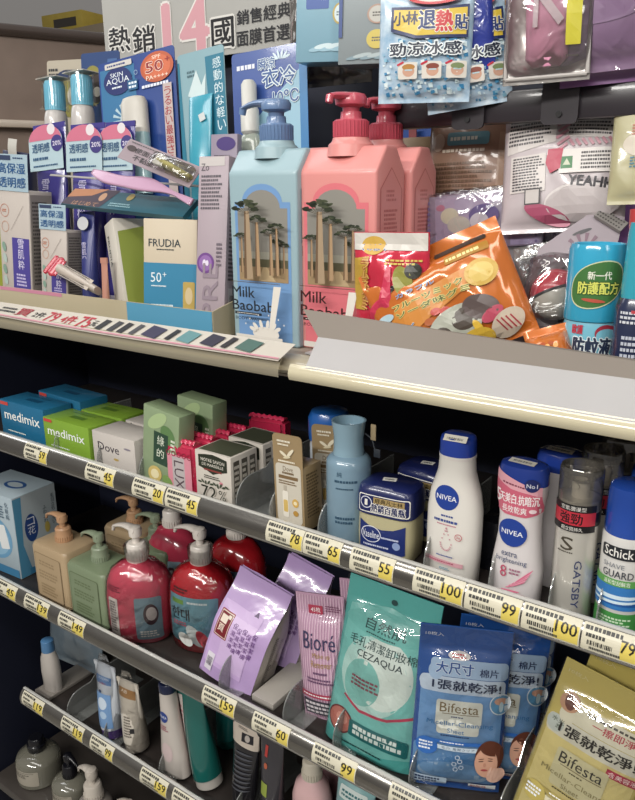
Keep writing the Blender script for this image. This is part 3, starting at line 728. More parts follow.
# silver hair spray cans
def spray(label, X, Y, h, r, front=True, turn=-.15):
    t = thing('hair_spray_can', label, 'can', (X, Y + r, Z2), (0, 0, turn))
    hb = h * .80
    m = MB(); m.lathe([(r * .93, 0), (r, .003), (r, hb - .006), (r * .96, hb)], mat('#dedad0', rough=.3, metal=.4, coat=.8, h2='#d0ccc2', vscale=3)); m.build('can_body', t)
    m = MB(); m.lathe([(r * 1.02, h * .645), (r * 1.03, h * .65), (r * 1.03, h * .73), (r * 1.03, h * .735)], mat('#1b1a1d', rough=.3, coat=.4)); m.build('black_band', t)
    m = MB(); m.lathe([(r * .4, hb), (r * .42, hb + .014), (r * .3, hb + .02)], mat('#cfcac0', rough=.3), seg=20); m.tube([(0, 0, hb + .014), (0, -r * .5, hb + .014)], .003, mat('#cfcac0'), seg=10); m.build('spray_nozzle', t)
    m = MB(); m.lathe([(r * 1.02, h * .74), (r * 1.02, h * .985), (r * .96, h), (r * .90, h * .995), (r * .88, h * .93), (r * .5, h * .91)], clear('#e8e4dc', gl=.3, body=.10, bcol='#b5b0a8'), cap=(False, True)); m.build('clear_cap', t)
    p = Print(); R1 = r * 1.03
    p.rect(0, h * .70, r * 2.6, h * .085, '#c0283a'); p.text('強勁', .002, h * .70, r * 1.1, h * .07, '#1b1418', bold=.03)
    p.rect(0, h * .765, r * 2.6, h * .045, '#1b1a1d'); p.text('空氣瀰漫型', .004, h * .765, r * 1.2, h * .028, '#e9e6de'); p.rect(0, h * .635, r * 2.6, h * .04, '#1b1a1d'); p.text('超立挺持久', .004, h * .635, r * 1.0, h * .026, '#e9e6de')
    p.build('printed_band', t, on_round(lambda v: R1), step=(.003, None))
    p = Print(); p.text('S', 0, h * .53, r * .62, h * .085, '#4a4338', bold=.02); p.smalls(0, h * .475, r * .9, h * .014, 1, '#4a4338', 3, dens=8)
    p.text('GATSBY', r * .62, h * .27, h * .32, r * .34, '#34406a', rot=-PI / 2, bold=.02); p.smalls(-r * 1.1, h * .3, r * .3, h * .4, 14, '#5a564e', 2, dens=3)
    p.build('printed_label', t, on_round(lambda v: r), step=(.003, None)); return t
cx, w, h = fitc(555, 600, 530, 463, YB + .024, Z2)
spray('silver hair spray can with a red and black band, nearest of three', cx, YB, h, w / 2)
spray('silver hair spray can right behind the nearest one', cx + .007, YB + .055, h * 1.02, w / 2)
spray('silver hair spray can furthest back under the shelf lip', cx + .014, YB + .11, h * 1.02, w / 2)

# shaving foam cans
def foam(label, X, Y, h, r):
    t = thing('shaving_foam_can', label, 'can', (X, Y + r, Z2), (0, 0, -.1)); hb = h * .68
    m = MB(); m.lathe([(r * .93, 0), (r, .003), (r, hb - .004), (r * .94, hb)], mat('#d5d3cf', rough=.3, coat=.4)); m.build('can_body', t)
    m = MB(); m.lathe([(r * .95, hb), (r * .96, hb + .004), (r * .94, h - .012), (r * .88, h - .003), (r * .7, h)], mat('#1d4aa8', rough=.2, coat=.7)); m.build('cap', t)
    p = Print(); W = r * 3
    p.rect(0, hb * .13, W, hb * .26, '#3f8f43'); p.smalls(r * .1, hb * .17, r * 1.4, hb * .09, 3, '#cfe6c8', 2, dens=8); p.text('FOAM', 0, hb * .06, r * 1.1, hb * .06, '#d8ead0')
    p.rect(0, hb * .42, W, hb * .25, '#2d78bd'); p.rect(0, hb * .35, W, hb * .03, '#1b58a0'); p.disc(-r * .1, hb * .42, r * 1.5, hb * .02, '#cfe3ee', rot=.03); p.disc(r * .1, hb * .37, r * 1.5, hb * .014, '#cfe3ee', rot=.06)
    p.rect(0, hb * .565, W, hb * .07, '#5a9e4c'); p.text('溫和型刮鬍泡', r * .1, hb * .565, r * 1.1, hb * .045, '#f0f2e8')
    p.text('GUARD', r * .1, hb * .65, r * 1.3, hb * .07, '#3b3f48', bold=.02); p.text('SHAVE', -r * .1, hb * .73, r * .9, hb * .045, '#7a7f88')
    p.rect(r * .05, hb * .86, r * 1.5, hb * .12, '#23262c', r=.003); p.text('Schick', r * .05, hb * .865, r * 1.2, hb * .09, '#eceae4', bold=.02)
    p.build('printed_label', t, on_round(lambda v: r), step=(.003, None)); return t
cx, w, h = fitc(599, 651, 560, 480, YB + .026, Z2)
foam('blue capped shaving foam can with a green label at the right edge', cx, YB, h, w / 2)
foam('blue capped shaving foam can standing behind the front one', cx + .006, YB + .07, h * 1.0, w / 2)

for px, l, d_ in ((54, 'clear divider between the blue and green soap boxes', .18), (97, 'clear divider between the green and white soap boxes', .18), (139, 'clear divider between the white soap boxes and the tilted green box', .18),
              (236, 'clear divider right of the 72% soap cartons', .2), (269, 'clear divider left of the gold serum cartons', .2), (318, 'clear divider between the gold serum carton and the pale blue bottle', .2),
              (424, 'clear divider between the navy lidded jar and the white lotion bottle', .2), (489, 'clear divider between the white lotion bottle and the antiperspirant', .2),
              (549, 'clear divider between the antiperspirant and the silver hair spray', .2), (597, 'clear divider between the silver hair spray and the shaving foam', .2)):
    divider(px, Z2, d_, .072, l, fh=.06)
def up_pose(pb, pt, Yb, Yt, yaw=0, zs=None):
    """frame of a leaning pack: measured bottom centre and top centre, turned by yaw"""
    A = at(pb[0], pb[1], Yb); B = at(pt[0], pt[1], Yt); z = (B - A)
    if zs is not None: A = A + z * ((zs + .0012 - A.z) / z.z); z = B - A
    H = z.length; z.normalize()
    x = Vector((math.cos(yaw), math.sin(yaw), 0)); x = (x - z * x.dot(z)).normalized(); y = z.cross(x)
    return Matrix(((x.x, y.x, z.x, A.x), (x.y, y.y, z.y, A.y), (x.z, y.z, z.z, A.z), (0, 0, 0, 1))), H
# ================================================================== third shelf
# cotton carton at the far left: its right side faces the camera
A = at(9, 500, .765); tt = thing('cotton_carton', 'tall pale blue cotton carton at the left end of the third shelf', 'carton', (A.x - .075, .765, Z3), (0, 0, .06))
Hc = A.z - Z3; Wc, Dc = .15, .108
box_pack(tt, Wc, Dc, Hc, mat('#a9bac3', rough=.45, coat=.25), .002)
p = Print(); p.disc(.0, Hc * .45, .06, .05, '#6ba0c4'); p.disc(.0, Hc * .45, .05, .042, '#8cb7d2'); p.rect(.03, Hc * .48, .03, .055, '#e2e6e6', rot=.2, r=.004); p.disc(-.045, Hc * .5, .02, .03, '#dfe4e6')
p.vtext('化粧棉', .055, Hc * .9, .012, '#4b6478'); p.smalls(.035, Hc * .8, .02, .03, 5, '#4b6478', 3, dens=4); p.rect(0, Hc * .06, Wc * .96, Hc * .1, '#3f7fa8')
p.build('printed_front', tt, on_front(0))
p = Print(); p.rect(0, Hc / 2, Dc * .98, Hc * .98, '#b3c0c6'); p.poly([(-Dc * .49, Hc * .01), (-Dc * .2, Hc * .01), (-Dc * .36, Hc * .4), (-Dc * .3, Hc * .98), (-Dc * .49, Hc * .98)], '#4f97bd')
p.rect(Dc * .1, Hc * .05, Dc * .76, Hc * .08, '#3c87b5')
p.disc(-Dc * .14, Hc * .57, Dc * .15, Hc * .17, '#24488a'); p.vtext('コ花', -Dc * .14, Hc * .65, Dc * .17, '#e3e8ee')
p.vtext('ふわふわ', Dc * .2, Hc * .75, Dc * .085, '#40505c'); p.vtext('毛羽立ちしない', Dc * .4, Hc * .86, Dc * .085, '#40505c'); p.disc(Dc * .22, Hc * .5, Dc * .06, Hc * .07, '#c8b354')
p.rect(Dc * .0, Hc * .2, Dc * .15, Hc * .13, '#e6e6de'); p.bars(0, Hc * .2, Dc * .12, Hc * .08, '#333', 4, bg=None)
p.build('printed_side', tt, on_right(Wc / 2, 0, Dc / 2))
p = Print(); p.disc(Wc * .1, 0, .03, .018, '#2f5a94'); p.disc(Wc * .1, 0, .022, .011, '#b3c0c6'); p.build('printed_top', tt, on_top(Hc, 0, Dc / 2))

# block shaped soap bottles
def block(label, xl, xr, ym, yt, Y, col, cap, rz=0, nt=0, dx=0, D=.085, H=None):
    cx, w, h = fit(xl, xr, ym, yt, Y, Z3); h = H or h
    t = thing('soap_bottle', label, 'soap bottle', (cx + dx, Y + D / 2, Z3), (0, 0, rz))
    secs = [(0, w * .46, D * .46, 7), (.003, w * .49, D * .49, 8), (h * .93, w * .5, D * .5, 8), (h * .985, w * .47, D * .47, 7), (h, w * .42, D * .42, 6), (h + .001, w * .25, D * .22, 3)]
    m = MB(); m.loft(secs, mat(col, rough=.35, coat=.3), seg=64)
    m.build('bottle_body', t)
    p = Print(); f = mat(col, rough=.6)
    dk = {'#b09876': '#957f5e', '#7b8a6c': '#62714f'}.get(col, '#7a6a50')
    p.rect(0, h * .47, w * .74, h * .78, dk, r=.004); p.rect(0, h * .47, w * .71, h * .755, col, r=.004)
    p.smalls(0, h * .70, w * .5, h * .10, 2, dk, 5, dens=6); p.smalls(0, h * .5, w * .56, h * .16, 3, dk, 6, dens=8); p.smalls(0, h * .25, w * .5, h * .2, 4, dk, 7, dens=10)
    p.build('embossed_panel', t, on_front(-D / 2))
    pump(t, h, .95, cap, turn=nt, rc=.0165, reach=.048)
    return t, w, h, cx
b1, w, h, cx = block('beige block shaped pump soap bottle in front beside the cotton carton', 34, 66, 580, 550, YB, '#b09876', '#b98f6a')
dup(b1, 'beige block shaped pump soap bottle standing behind the front beige one', loc=b1.location + Vector((.055, .135, 0)), rot=(0, 0, .05))
g1, w, h, cx = block('sage green block shaped pump soap bottle in front of its twin', 67, 103, 590, 570, YB, '#7b8a6c', '#88957c')
dup(g1, 'sage green block shaped pump soap bottle standing behind the front green one', loc=g1.location + Vector((.025, .12, 0)), rot=(0, 0, .1))

# round shouldered pump bottles in film
def round_soap(label, px, Y, col, kind, rz=0, film=True, wk=1.0):
    x = XP(px, Y, Z3 + .09); w, h = .126 * wk, (.152 if kind == 'pink' else .163); D = w * .72
    t = thing('soap_bottle', label, 'soap bottle', (x, Y, Z3), (0, 0, rz))
    secs = [(0, w * .40, D * .40, 2.4), (.005, w * .45, D * .45, 2.3), (h * .2, w * .49, D * .49, 2.2), (h * .55, w * .5, D * .5, 2.1), (h * .75, w * .47, D * .47, 2), (h * .87, w * .40, D * .40, 2), (h * .95, w * .28, D * .32, 2), (h, .017, .017, 2)]
    m = MB(); m.loft(secs, mat(col, rough=.2, coat=.9), seg=56); m.build('bottle_body', t)
    p = Print()
    if kind == 'pink':
        p.rect(-w * .30, h * .35, w * .16, h * .5, '#d8cfc8', r=.002); p.smalls(-w * .30, h * .36, w * .12, h * .42, 12, '#55484c', 4, dens=4)
        p.rect(w * .22, h * .36, w * .36, h * .56, '#7f9aa6', r=.004); p.disc(w * .26, h * .42, w * .10, h * .14, '#4a3038'); p.disc(w * .27, h * .43, w * .07, h * .09, '#c2b8b4'); p.smalls(w * .22, h * .16, w * .24, h * .1, 3, '#e9e4de', 6, dens=5)
        p.smalls(-w * .28, h * .72, w * .2, h * .08, 3, '#7e1c38', 5, dens=5)
    else:
        p.rect(-w * .02, h * .42, w * .74, h * .56, '#6fa0ae', r=.003); p.rect(-w * .24, h * .63, w * .2, h * .05, '#6f9c3a'); p.smalls(w * .1, h * .64, w * .36, h * .04, 1, '#e6ecea', 3)
        p.text('한대', -w * .2, h * .49, w * .3, h * .14, '#22303a', bold=.035); p.smalls(-w * .2, h * .37, w * .26, h * .06, 2, '#dc6a80', 5, dens=6)
        p.disc(w * .02, h * .24, w * .1, h * .15, '#dfe6e4', rot=.6); p.disc(w * .14, h * .2, w * .08, h * .13, '#c94a55', rot=.5); p.disc(-w * .14, h * .18, w * .09, h * .1, '#e8e8e2', rot=.8)
        p.smalls(-w * .2, h * .76, w * .24, h * .06, 2, '#3a0c14', 5, dens=5)
    p.build('printed_label', t, on_oval(secs), step=.005, off=.0007)
    pump(t, h, 1.1, '#ddd5cc', rc=.0185, reach=.058, turn=-rz)
    if film:
        fs = [(z + (.0012 if i else 0), rx + .0016, ry + .0016, n) for i, (z, rx, ry, n) in enumerate(secs)] + [(h + .012, .0225, .0225, 2), (h + .03, .023, .023, 2)]
        m = MB(); m.loft(fs, FILM, seg=48, cap=(False, False)); m.build('shrink_film', t)
    return t
round_soap('pink pump soap bottle at the front beside the green soap block', 140, .79, '#cf4860', 'pink', .5)
round_soap('red pump soap bottle with a blue label at the front', 203, .835, '#bd1424', 'red', .35)
round_soap('pink pump soap bottle standing behind the front pink one', 174, .925, '#b8344e', 'pink', film=False)
round_soap('red pump soap bottle behind, left of the purple wipes', 238, .945, '#a60d1a', 'red', film=False)

# wipe packs: purple printed face, cream gusset
def wipes(label, T, W, H, D, seed):
    t = thing('wipes_pack', label, 'wipes pack', T=T)
    m = MB(); rr = Vector((seed, 0, 0)); pur = mat('#bb9ed0', rough=.25, coat=.8, bump=.35, bscale=25); cre = mat('#d0c7bc', rough=.28, coat=.8, bump=.35, bscale=25)
    def sec(z):
        q = z / H; e = min(1, max(0, (q - .5) / .46)); g = 1 - e * e * (3 - 2 * e)
        return g
    def P(a, z):                       # a runs round the pack 0..4
        g = sec(z); w = W / 2; d = D * (.04 + .96 * g)
        k = int(a) % 4; f = a - int(a)
        c = [(-w, 0), (w, 0), (w, 1), (-w, 1)]; x0, y0 = c[k]; x1, y1 = c[(k + 1) % 4]
        x = x0 + (x1 - x0) * f; y = (y0 + (y1 - y0) * f)
        s = min(1, z / .02) * .25 + .75
        bul = math.sin(f * PI) * .006 * g * (1 if k in (0, 2) else .4) * math.sin(min(1, q_(z)) * PI)
        yy = D / 2 + (y - .5) * d
        if k == 0: yy -= bul
        if k == 2: yy += bul
        if k == 1: x += bul * .5
        if k == 3: x -= bul * .5
        n = noise.noise(Vector((x * 30, yy * 30, z * 30)) + rr) * .0022 + (1 - abs(noise.noise(Vector((x * 22 + z * 12, yy * 25, z * 18)) + rr))) * .0016 * (.8 + 2.2 * max(0, q_(z) - .4))
        return Vector((x * (.985 if z < .002 else 1), yy - n * (1 if k == 0 else -1 if k == 2 else 0), z))
    def q_(z): return z / H
    nz = 40; na = 14
    for k in range(4):
        m.grid(lambda a, b, k=k: P(k + min(a, .9999), b * H), na, nz, pur if k != 1 else cre)
    m.add([P(k, 0) for k in (0, 1, 2, 3)], [(0, 1, 2, 3)], pur)
    m.build('pack_body', t, smooth=70)
    fr = lambda u, v, o: (lambda p: (p.x, p.y - o, p.z))(P(max(0, min(.9999, u / W + .5)), max(0, min(H, v))))
    p = Print(); p.rect(-W * .1, H * .42, W * .72, H * .60, '#c6a8d8', r=.002); p.rect(0, H * .40, W * .50, H * .48, '#cfb4de')
    p.rect(-W * .30, H * .52, W * .26, H * .25, '#8e2430', r=.002); p.rect(-W * .30, H * .52, W * .23, H * .23, '#e3d8c8', r=.001); p.rect(-W * .30, H * .52, W * .21, H * .215, '#7c2029', r=.001); p.vtext('一頁', -W * .32, H * .57, W * .12, '#e9dccb', bold=.03, gap=1.2)
    for j in range(5): p.vtext('保濕潔膚', -W * .08 + j * W * .09, H * .57 - (j % 2) * H * .02, W * .085, '#6d3f86', gap=1.3)
    p.rect(-W * .34, H * .14, W * .14, H * .17, '#dcd6e0'); p.bars(-W * .34, H * .14, W * .13, H * .1, '#3a3344', 4, bg=None, rot=0)
    p.poly([(W * .1, H * .71), (W * .18, H * .71), (W * .14, H * .75)], '#4a2a60')
    p.build('printed_front', t, fr, step=.008, off=.0008)
    sd = lambda u, v, o: (lambda p: (p.x + o, p.y, p.z))(P(1 + max(0, min(.9999, u / D)), max(0, min(H, v))))
    p = Print(); p.smalls(D * .42, H * .36, D * .2, H * .46, 20, '#6a625c', 6, dens=3); p.ring(D * .5, H * .1, D * .1, .0012, '#3c3a3a'); p.ring(D * .5, H * .28, D * .08, .0012, '#3c3a3a'); p.smalls(D * .7, H * .4, D * .14, H * .3, 14, '#857c72', 7, dens=3)
    p.build('printed_side', t, sd, step=.008, off=.0008)
    return t
T, H = up_pose((222, 688), (262, 568), .760, .815, .12, Z3); W = .108
wipes('purple and cream wipes pack leaning at the front of the third shelf', T, W, .190, .064, 3)
T2_ = Matrix.Translation(Vector((.026, .095, .0))) @ T
wipes('purple wipes pack behind the front purple one, mostly hidden', T2_, W * .85, .185, .06, 8)

# soft pink striped pouches, narrower at the base
def biore(label, T, W, H, seed, front=True):
    t = thing('wipes_pouch', label, 'wipes pouch', T=T)
    o, fn0 = pouch(t, W, H, .034, mat('#c39ab4', rough=.25, coat=.8, bump=.25, bscale=30), 'pouch_body', top=.16, bot=.03, seed=seed, wr=.0014)
    p = Print()
    for k in range(17): p.rect(-W * .47 + k * W * .059, H * .5, W * .018, H * .97, '#d6b6c8')
    p.rect(-W * .08, H * .88, W * .3, H * .07, '#b03a55', r=.001); p.text('45枚', -W * .08, H * .88, W * .2, H * .04, '#eee')
    p.text('Bioré', W * .02, H * .66, W * .66, H * .13, '#3c3a5c', bold=.015); p.text('Make up', W * .06, H * .55, W * .34, H * .05, '#a8874c'); p.text('Remover', W * .06, H * .49, W * .4, H * .05, '#a8874c')
    p.smalls(W * .06, H * .42, W * .34, H * .03, 1, '#6a4a6c', 3); p.smalls(W * .04, H * .36, W * .6, H * .05, 2, '#6a4a6c', 4)
    p.rect(0, H * .235, W * .9, H * .04, '#b03a55'); p.smalls(0, H * .235, W * .8, H * .02, 1, '#eee', 5); p.rect(0, H * .13, W * .8, H * .13, '#44404c'); p.smalls(0, H * .13, W * .74, H * .11, 3, '#d8d0d4', 6, dens=8)
    p.smalls(W * .28, H * .9, W * .3, H * .05, 3, '#7c4a66', 8, dens=6)
    p.build('printed_front', t, fn0, step=.008, off=.0006)
    return t
T, H = up_pose((326, 680), (319, 588), .80, .815, .12, Z3)
biore('pink striped facial wipes pouch beside the turquoise cotton pack', T, .084, .205, 4)
biore('pink striped facial wipes pouch standing behind the front striped pouch', Matrix.Translation(Vector((.045, .055, .012))) @ T, .084, .205, 9)
st = MB(); st.box((0, 0, .006), (.045, .22, .012), mat('#aaa49c', rough=.4, coat=.3), .001)
o = st.build('spacer_strip'); o.location = (XP(300, .86, Z3), .87, Z3); tag(o, 'white flat spacer strip lying on the shelf under the striped pouches', 'strip')

# turquoise cotton pack
T, W, H = pose((322, 752), (410, 800), (356, 574), .765, .765, .835)
t = thing('cotton_pack', 'large turquoise cotton pack leaning between pink pouch and blue packs', 'cotton pack', T=T)
TEAL = mat('#56b5ae', rough=.22, coat=.9, bump=.3, bscale=22)
o, fn = pouch(t, W, H, .04, TEAL, 'pouch_body', nu=40, nv=60, top=.12, bot=.03, seed=2, wr=.002)
p = Print(); p.poly([(-W * .42, H * .86), (-W * .46, H * .2), (0, H * .14), (W * .46, H * .2), (W * .46, H * .86), (0, H * .9)], '#79c4bc')
p.disc(-W * .02, H * .55, W * .36, H * .2, '#b4d8d0'); p.disc(W * .08, H * .58, W * .3, H * .18, '#d6e2da'); p.disc(-W * .12, H * .5, W * .2, H * .12, '#7fbdb4')
p.poly([(-W * .3, H * .40), (-W * .1, H * .345), (W * .2, H * .36), (W * .46, H * .42), (W * .46, H * .435), (W * .2, H * .375), (-W * .1, H * .36), (-W * .28, H * .41)], '#c23858')
p.disc(W * .02, H * .93, W * .035, H * .015, '#1f4a4a'); p.disc(0, H * .80, W * .44, H * .06, '#6fbcb4')
p.text('自然肌', W * .02, H * .80, W * .44, H * .058, '#27504e', bold=.02); p.smalls(W * .02, H * .755, W * .4, H * .012, 1, '#27504e', 3)
p.text('毛孔清潔卸妝棉', W * .02, H * .70, W * .72, H * .05, '#2a4a4c', bold=.015); p.text('CEZAQUA', W * .02, H * .64, W * .5, H * .04, '#2a3c40', bold=.015)
p.smalls(-W * .08, H * .50, W * .32, H * .06, 3, '#8c4a58', 6, dens=7)
p.disc(-W * .30, H * .26, W * .15, H * .07, '#7a2f34'); p.disc(-W * .30, H * .26, W * .135, H * .062, '#c77a6c'); p.disc(-W * .28, H * .27, W * .07, H * .03, '#e0a090')
p.rect(W * .12, H * .25, W * .62, H * .085, '#1f6f70', r=.004, rot=0); p.smalls(W * .13, H * .25, W * .54, H * .06, 2, '#e6efe8', 8, dens=9, fill=.7)
p.smalls(0, H * .16, W * .5, H * .014, 1, '#1f4a4a', 9)
p.build('printed_front', t, fn, step=.009, off=.0006)
m = MB(); f2 = lambda a, b: (lambda q: (q[0] * 1.02, q[1] - .0035, q[2]))(fn((a - .5) * W, b * H, 0)); m.grid(f2, 40, 60, clear(gl=.13, bump=.7, bscale=24, rough=.07)); m.build('clear_overwrap', t)
CLW = clear(gl=.13, bump=.7, bscale=24, rough=.07)

# cleansing sheet packs, blue and gold
def face_print(p, cu, cv, s, hair, mirror=1):
    k = mirror
    p.disc(cu + .04 * s * k, cv + .12 * s, .30 * s, .36 * s, hair); p.disc(cu + .16 * s * k, cv + .2 * s, .16 * s, .2 * s, hair)
    p.disc(cu - .02 * s * k, cv - .02 * s, .24 * s, .34 * s, '#d9a58a', rot=.12 * k); p.disc(cu + .05 * s * k, cv + .27 * s, .22 * s, .12 * s, hair, rot=-.3 * k)
    p.disc(cu - .13 * s * k, cv + .03 * s, .055 * s, .012 * s, '#4a2f28', rot=.1); p.disc(cu + .06 * s * k, cv + .04 * s, .055 * s, .012 * s, '#4a2f28', rot=-.1)
    p.disc(cu - .13 * s * k, cv + .085 * s, .06 * s, .01 * s, '#6b4434', rot=.15); p.disc(cu + .06 * s * k, cv + .09 * s, .06 * s, .01 * s, '#6b4434', rot=-.15)
    p.disc(cu - .05 * s * k, cv - .05 * s, .03 * s, .05 * s, '#c98f76'); p.disc(cu - .05 * s * k, cv - .17 * s, .07 * s, .026 * s, '#b04a4c')
    p.disc(cu + .2 * s * k, cv - .3 * s, .2 * s, .16 * s, '#dcb09a', rot=.5 * k)
    for q in range(4): p.disc(cu + (.06 + .07 * q) * s * k, cv + (-.2 - .03 * q) * s, .03 * s, .12 * s, '#e2b8a2', rot=-.25 * k)
def bifesta(label, T, W, H, seed, blue=True, t_=.026):
    t = thing('cleansing_sheet_pack', label, 'sheet pack', T=T)
    base = mat('#2157a3' if blue else '#bfae5c', rough=.22, coat=.9, bump=.25, bscale=22)
    o, fn = pouch(t, W, H, t_, base, 'pouch_body', nu=36, nv=54, top=.14, bot=.04, seed=seed, wr=.0016)
    p = Print(); c1, c2, c3, dk = ('#6f9fd0', '#8fb5d9', '#2a66b4', '#17305e') if blue else ('#cfc07c', '#dccf9a', '#b3a254', '#4a4020')
    p.rect(0, H * .36, W * .90, H * .60, c1, r=.008); p.disc(0, H * .16, W * .42, H * .10, c2); p.disc(0, H * .2, W * .40, H * .08, c1)
    if blue:
        p.rect(W * .0, H * .19, W * .96, H * .2, '#5f97cc', r=.006); p.disc(-W * .02, H * .12, W * .4, H * .07, '#a8c6e0'); p.disc(-W * .02, H * .135, W * .38, H * .06, '#7fadd8')
    p.text('10枚入' if blue else '10枚入', -W * .34, H * .945, W * .2, H * .022, '#e0e6ee' if blue else '#c9bf8c'); 
    band = '#a9c3de' if blue else '#cbc6ae'
    p.rect(W * .06, H * .765, W * .84, H * .10, band, r=.006); p.rect(W * .0, H * .665, W * .92, H * .095, '#c7d6e6' if blue else '#c9c6b4', r=.006); p.disc(-W * .38, H * .67, W * .09, H * .045, '#c7d6e6' if blue else '#b5bcb4'); p.disc(-W * .3, H * .74, W * .08, H * .05, band)
    if blue:
        p.disc(-W * .06, H * .835, W * .12, H * .024, '#e8e2e0'); p.smalls(-W * .06, H * .835, W * .16, H * .03, 2, '#c0303c', 3, dens=5)
        p.text('大尺寸', -W * .10, H * .765, W * .40, H * .068, '#1f4f96', bold=.04, outline='#dbe6ef'); p.text('棉片', W * .27, H * .755, W * .2, H * .045, '#1c3564', bold=.03)
    else:
        p.smalls(W * .12, H * .795, W * .5, H * .02, 1, '#3a3428', 3, dens=9); p.text('一擦即淨', W * .14, H * .76, W * .4, H * .04, '#a8283c', bold=.03)
        p.disc(-W * .32, H * .80, W * .10, H * .05, '#b98c6c', rot=.5); p.disc(-W * .32, H * .80, W * .05, H * .04, '#6a3a2c', rot=.3); p.text('水光', -W * .36, H * .69, W * .13, H * .025, '#55604c'); p.text('潤', -W * .34, H * .66, W * .06, H * .022, '#55604c')
    p.text('1張就乾淨!', W * .04, H * .668, W * .74, H * .058, '#1a2c50' if blue else '#26221c', bold=.045)
    if not blue: p.rect(W * .34, H * .585, W * .30, H * .04, '#a82a44', rot=-.02); p.text('含美容液', W * .34, H * .585, W * .26, H * .026, '#f0e0d8')
    if blue:
        p.disc(W * .42, H * .575, W * .12, H * .065, '#dfe8ee'); p.disc(W * .42, H * .575, W * .108, H * .058, '#5f9fc8'); p.disc(W * .42, H * .595, W * .07, H * .022, '#d8a890'); p.disc(W * .43, H * .56, W * .025, H * .032, '#cfe6ee')
        p.smalls(W * .34, H * .635, W * .26, H * .018, 2, '#e6ecf2', 6, dens=9)
    p.rect(-W * .02, H * .50, W * .50, H * .16, '#d8dad0' if blue else '#c4bd94', r=.004); p.rect(-W * .02, H * .42, W * .46, H * .09, '#d8dad0' if blue else '#c4bd94', r=.004)
    p.text('Bifesta', -W * .02, H * .535, W * .42, H * .058, '#6a5a3a' if blue else '#33302a', bold=.012); p.rect(0, H * .498, W * .4, .0009, '#6a5a3a'); p.smalls(-W * .02, H * .48, W * .16, H * .012, 1, dk, 4, dens=5)
    p.text('Micellar-Cleansing', 0, H * .435, W * .72, H * .036, '#2f6a9c' if blue else '#8a8050'); p.text('Sheet', -W * .04, H * .395, W * .18, H * .026, '#2f6a9c' if blue else '#8a8050')
    p.smalls(-W * .03, H * .365, W * .34, H * .012, 1, dk, 5); p.rect(-W * .05, H * .325, W * .6, H * .022, c3); p.smalls(-W * .05, H * .325, W * .3, H * .011, 1, '#eee', 3, dens=8)
    p.rect(W * .02, H * .29, W * .5, H * .026, '#c4d4e0' if blue else '#d2ccae'); p.text('毛穴. 角質クリア' if blue else 'うるおいタイプ', W * .0, H * .29, W * .36, H * .017, dk)
    p.disc(-W * .34, H * .285, W * .12, H * .055, c3); p.smalls(-W * .34, H * .285, W * .17, H * .06, 3, '#e9eef4', 8, dens=5)
    face_print(p, W * .33, H * .22, H * .28, '#5f3324' if blue else '#4a3020')
    for k, (a, b) in enumerate(((-.03, .2), (.03, .22), (-.01, .165), (.05, .18), (0, .245))): p.ring(W * a, H * b, H * .014, .0007, '#dfe8f0' if blue else '#e0d8b0', n=14)
    p.rect(-W * .28, H * .065, W * .38, H * .055, '#b9cee0' if blue else '#c9c19a', r=.002); p.smalls(-W * .28, H * .065, W * .32, H * .04, 2, dk, 9, dens=8, fill=.7); p.rect(W * .3, H * .055, W * .3, H * .03, '#d8dcdc'); p.text('弱酸性', W * .26, H * .055, W * .18, H * .02, '#a02a34')
    p.build('printed_front', t, fn, step=.008, off=.0006)
    m = MB(); m.grid(lambda a, b: (lambda q: (q[0] * 1.02, q[1] - .003, q[2]))(fn((a - .5) * W, b * H, 0)), 36, 54, CLW); m.build('clear_overwrap', t)
    return t
T, H = up_pose((450, 822), (467, 627), .775, .82, .5, Z3); W = .116
bifesta('blue cleansing sheet pack at the front with a face on it', T, W * 1.06, H, 11)
bifesta('blue cleansing sheet pack right behind the front blue one', Matrix.Translation(Vector((.030, .046, .000))) @ T @ Matrix.Rotation(.03, 4, 'Y'), W * 1.06, H, 12)
bifesta('blue cleansing sheet pack third in the row, mostly hidden', Matrix.Translation(Vector((.03, .092, .000))) @ T, W * 1.06, H, 13)
T, H = up_pose((554, 846), (618, 683), .760, .82, .02, Z3); W = .112
bifesta('gold cleansing sheet pack at the front right corner', T, W * 1.12, H, 14, False)
bifesta('gold cleansing sheet pack behind the front gold one', Matrix.Translation(Vector((.02, .045, .000))) @ T, W * 1.12, H, 15, False)

for px, l, d_ in ((219, 'clear divider between the red bottle and the purple wipes', .2), (283, 'clear divider right of the purple wipes pack', .2), (333, 'clear divider left of the turquoise cotton pack', .2),
              (409, 'clear divider between the turquoise and blue packs', .2), (496, 'clear divider between the blue and gold sheet packs', .2)):
    divider(px, Z3, d_, .085, l, fh=.06)
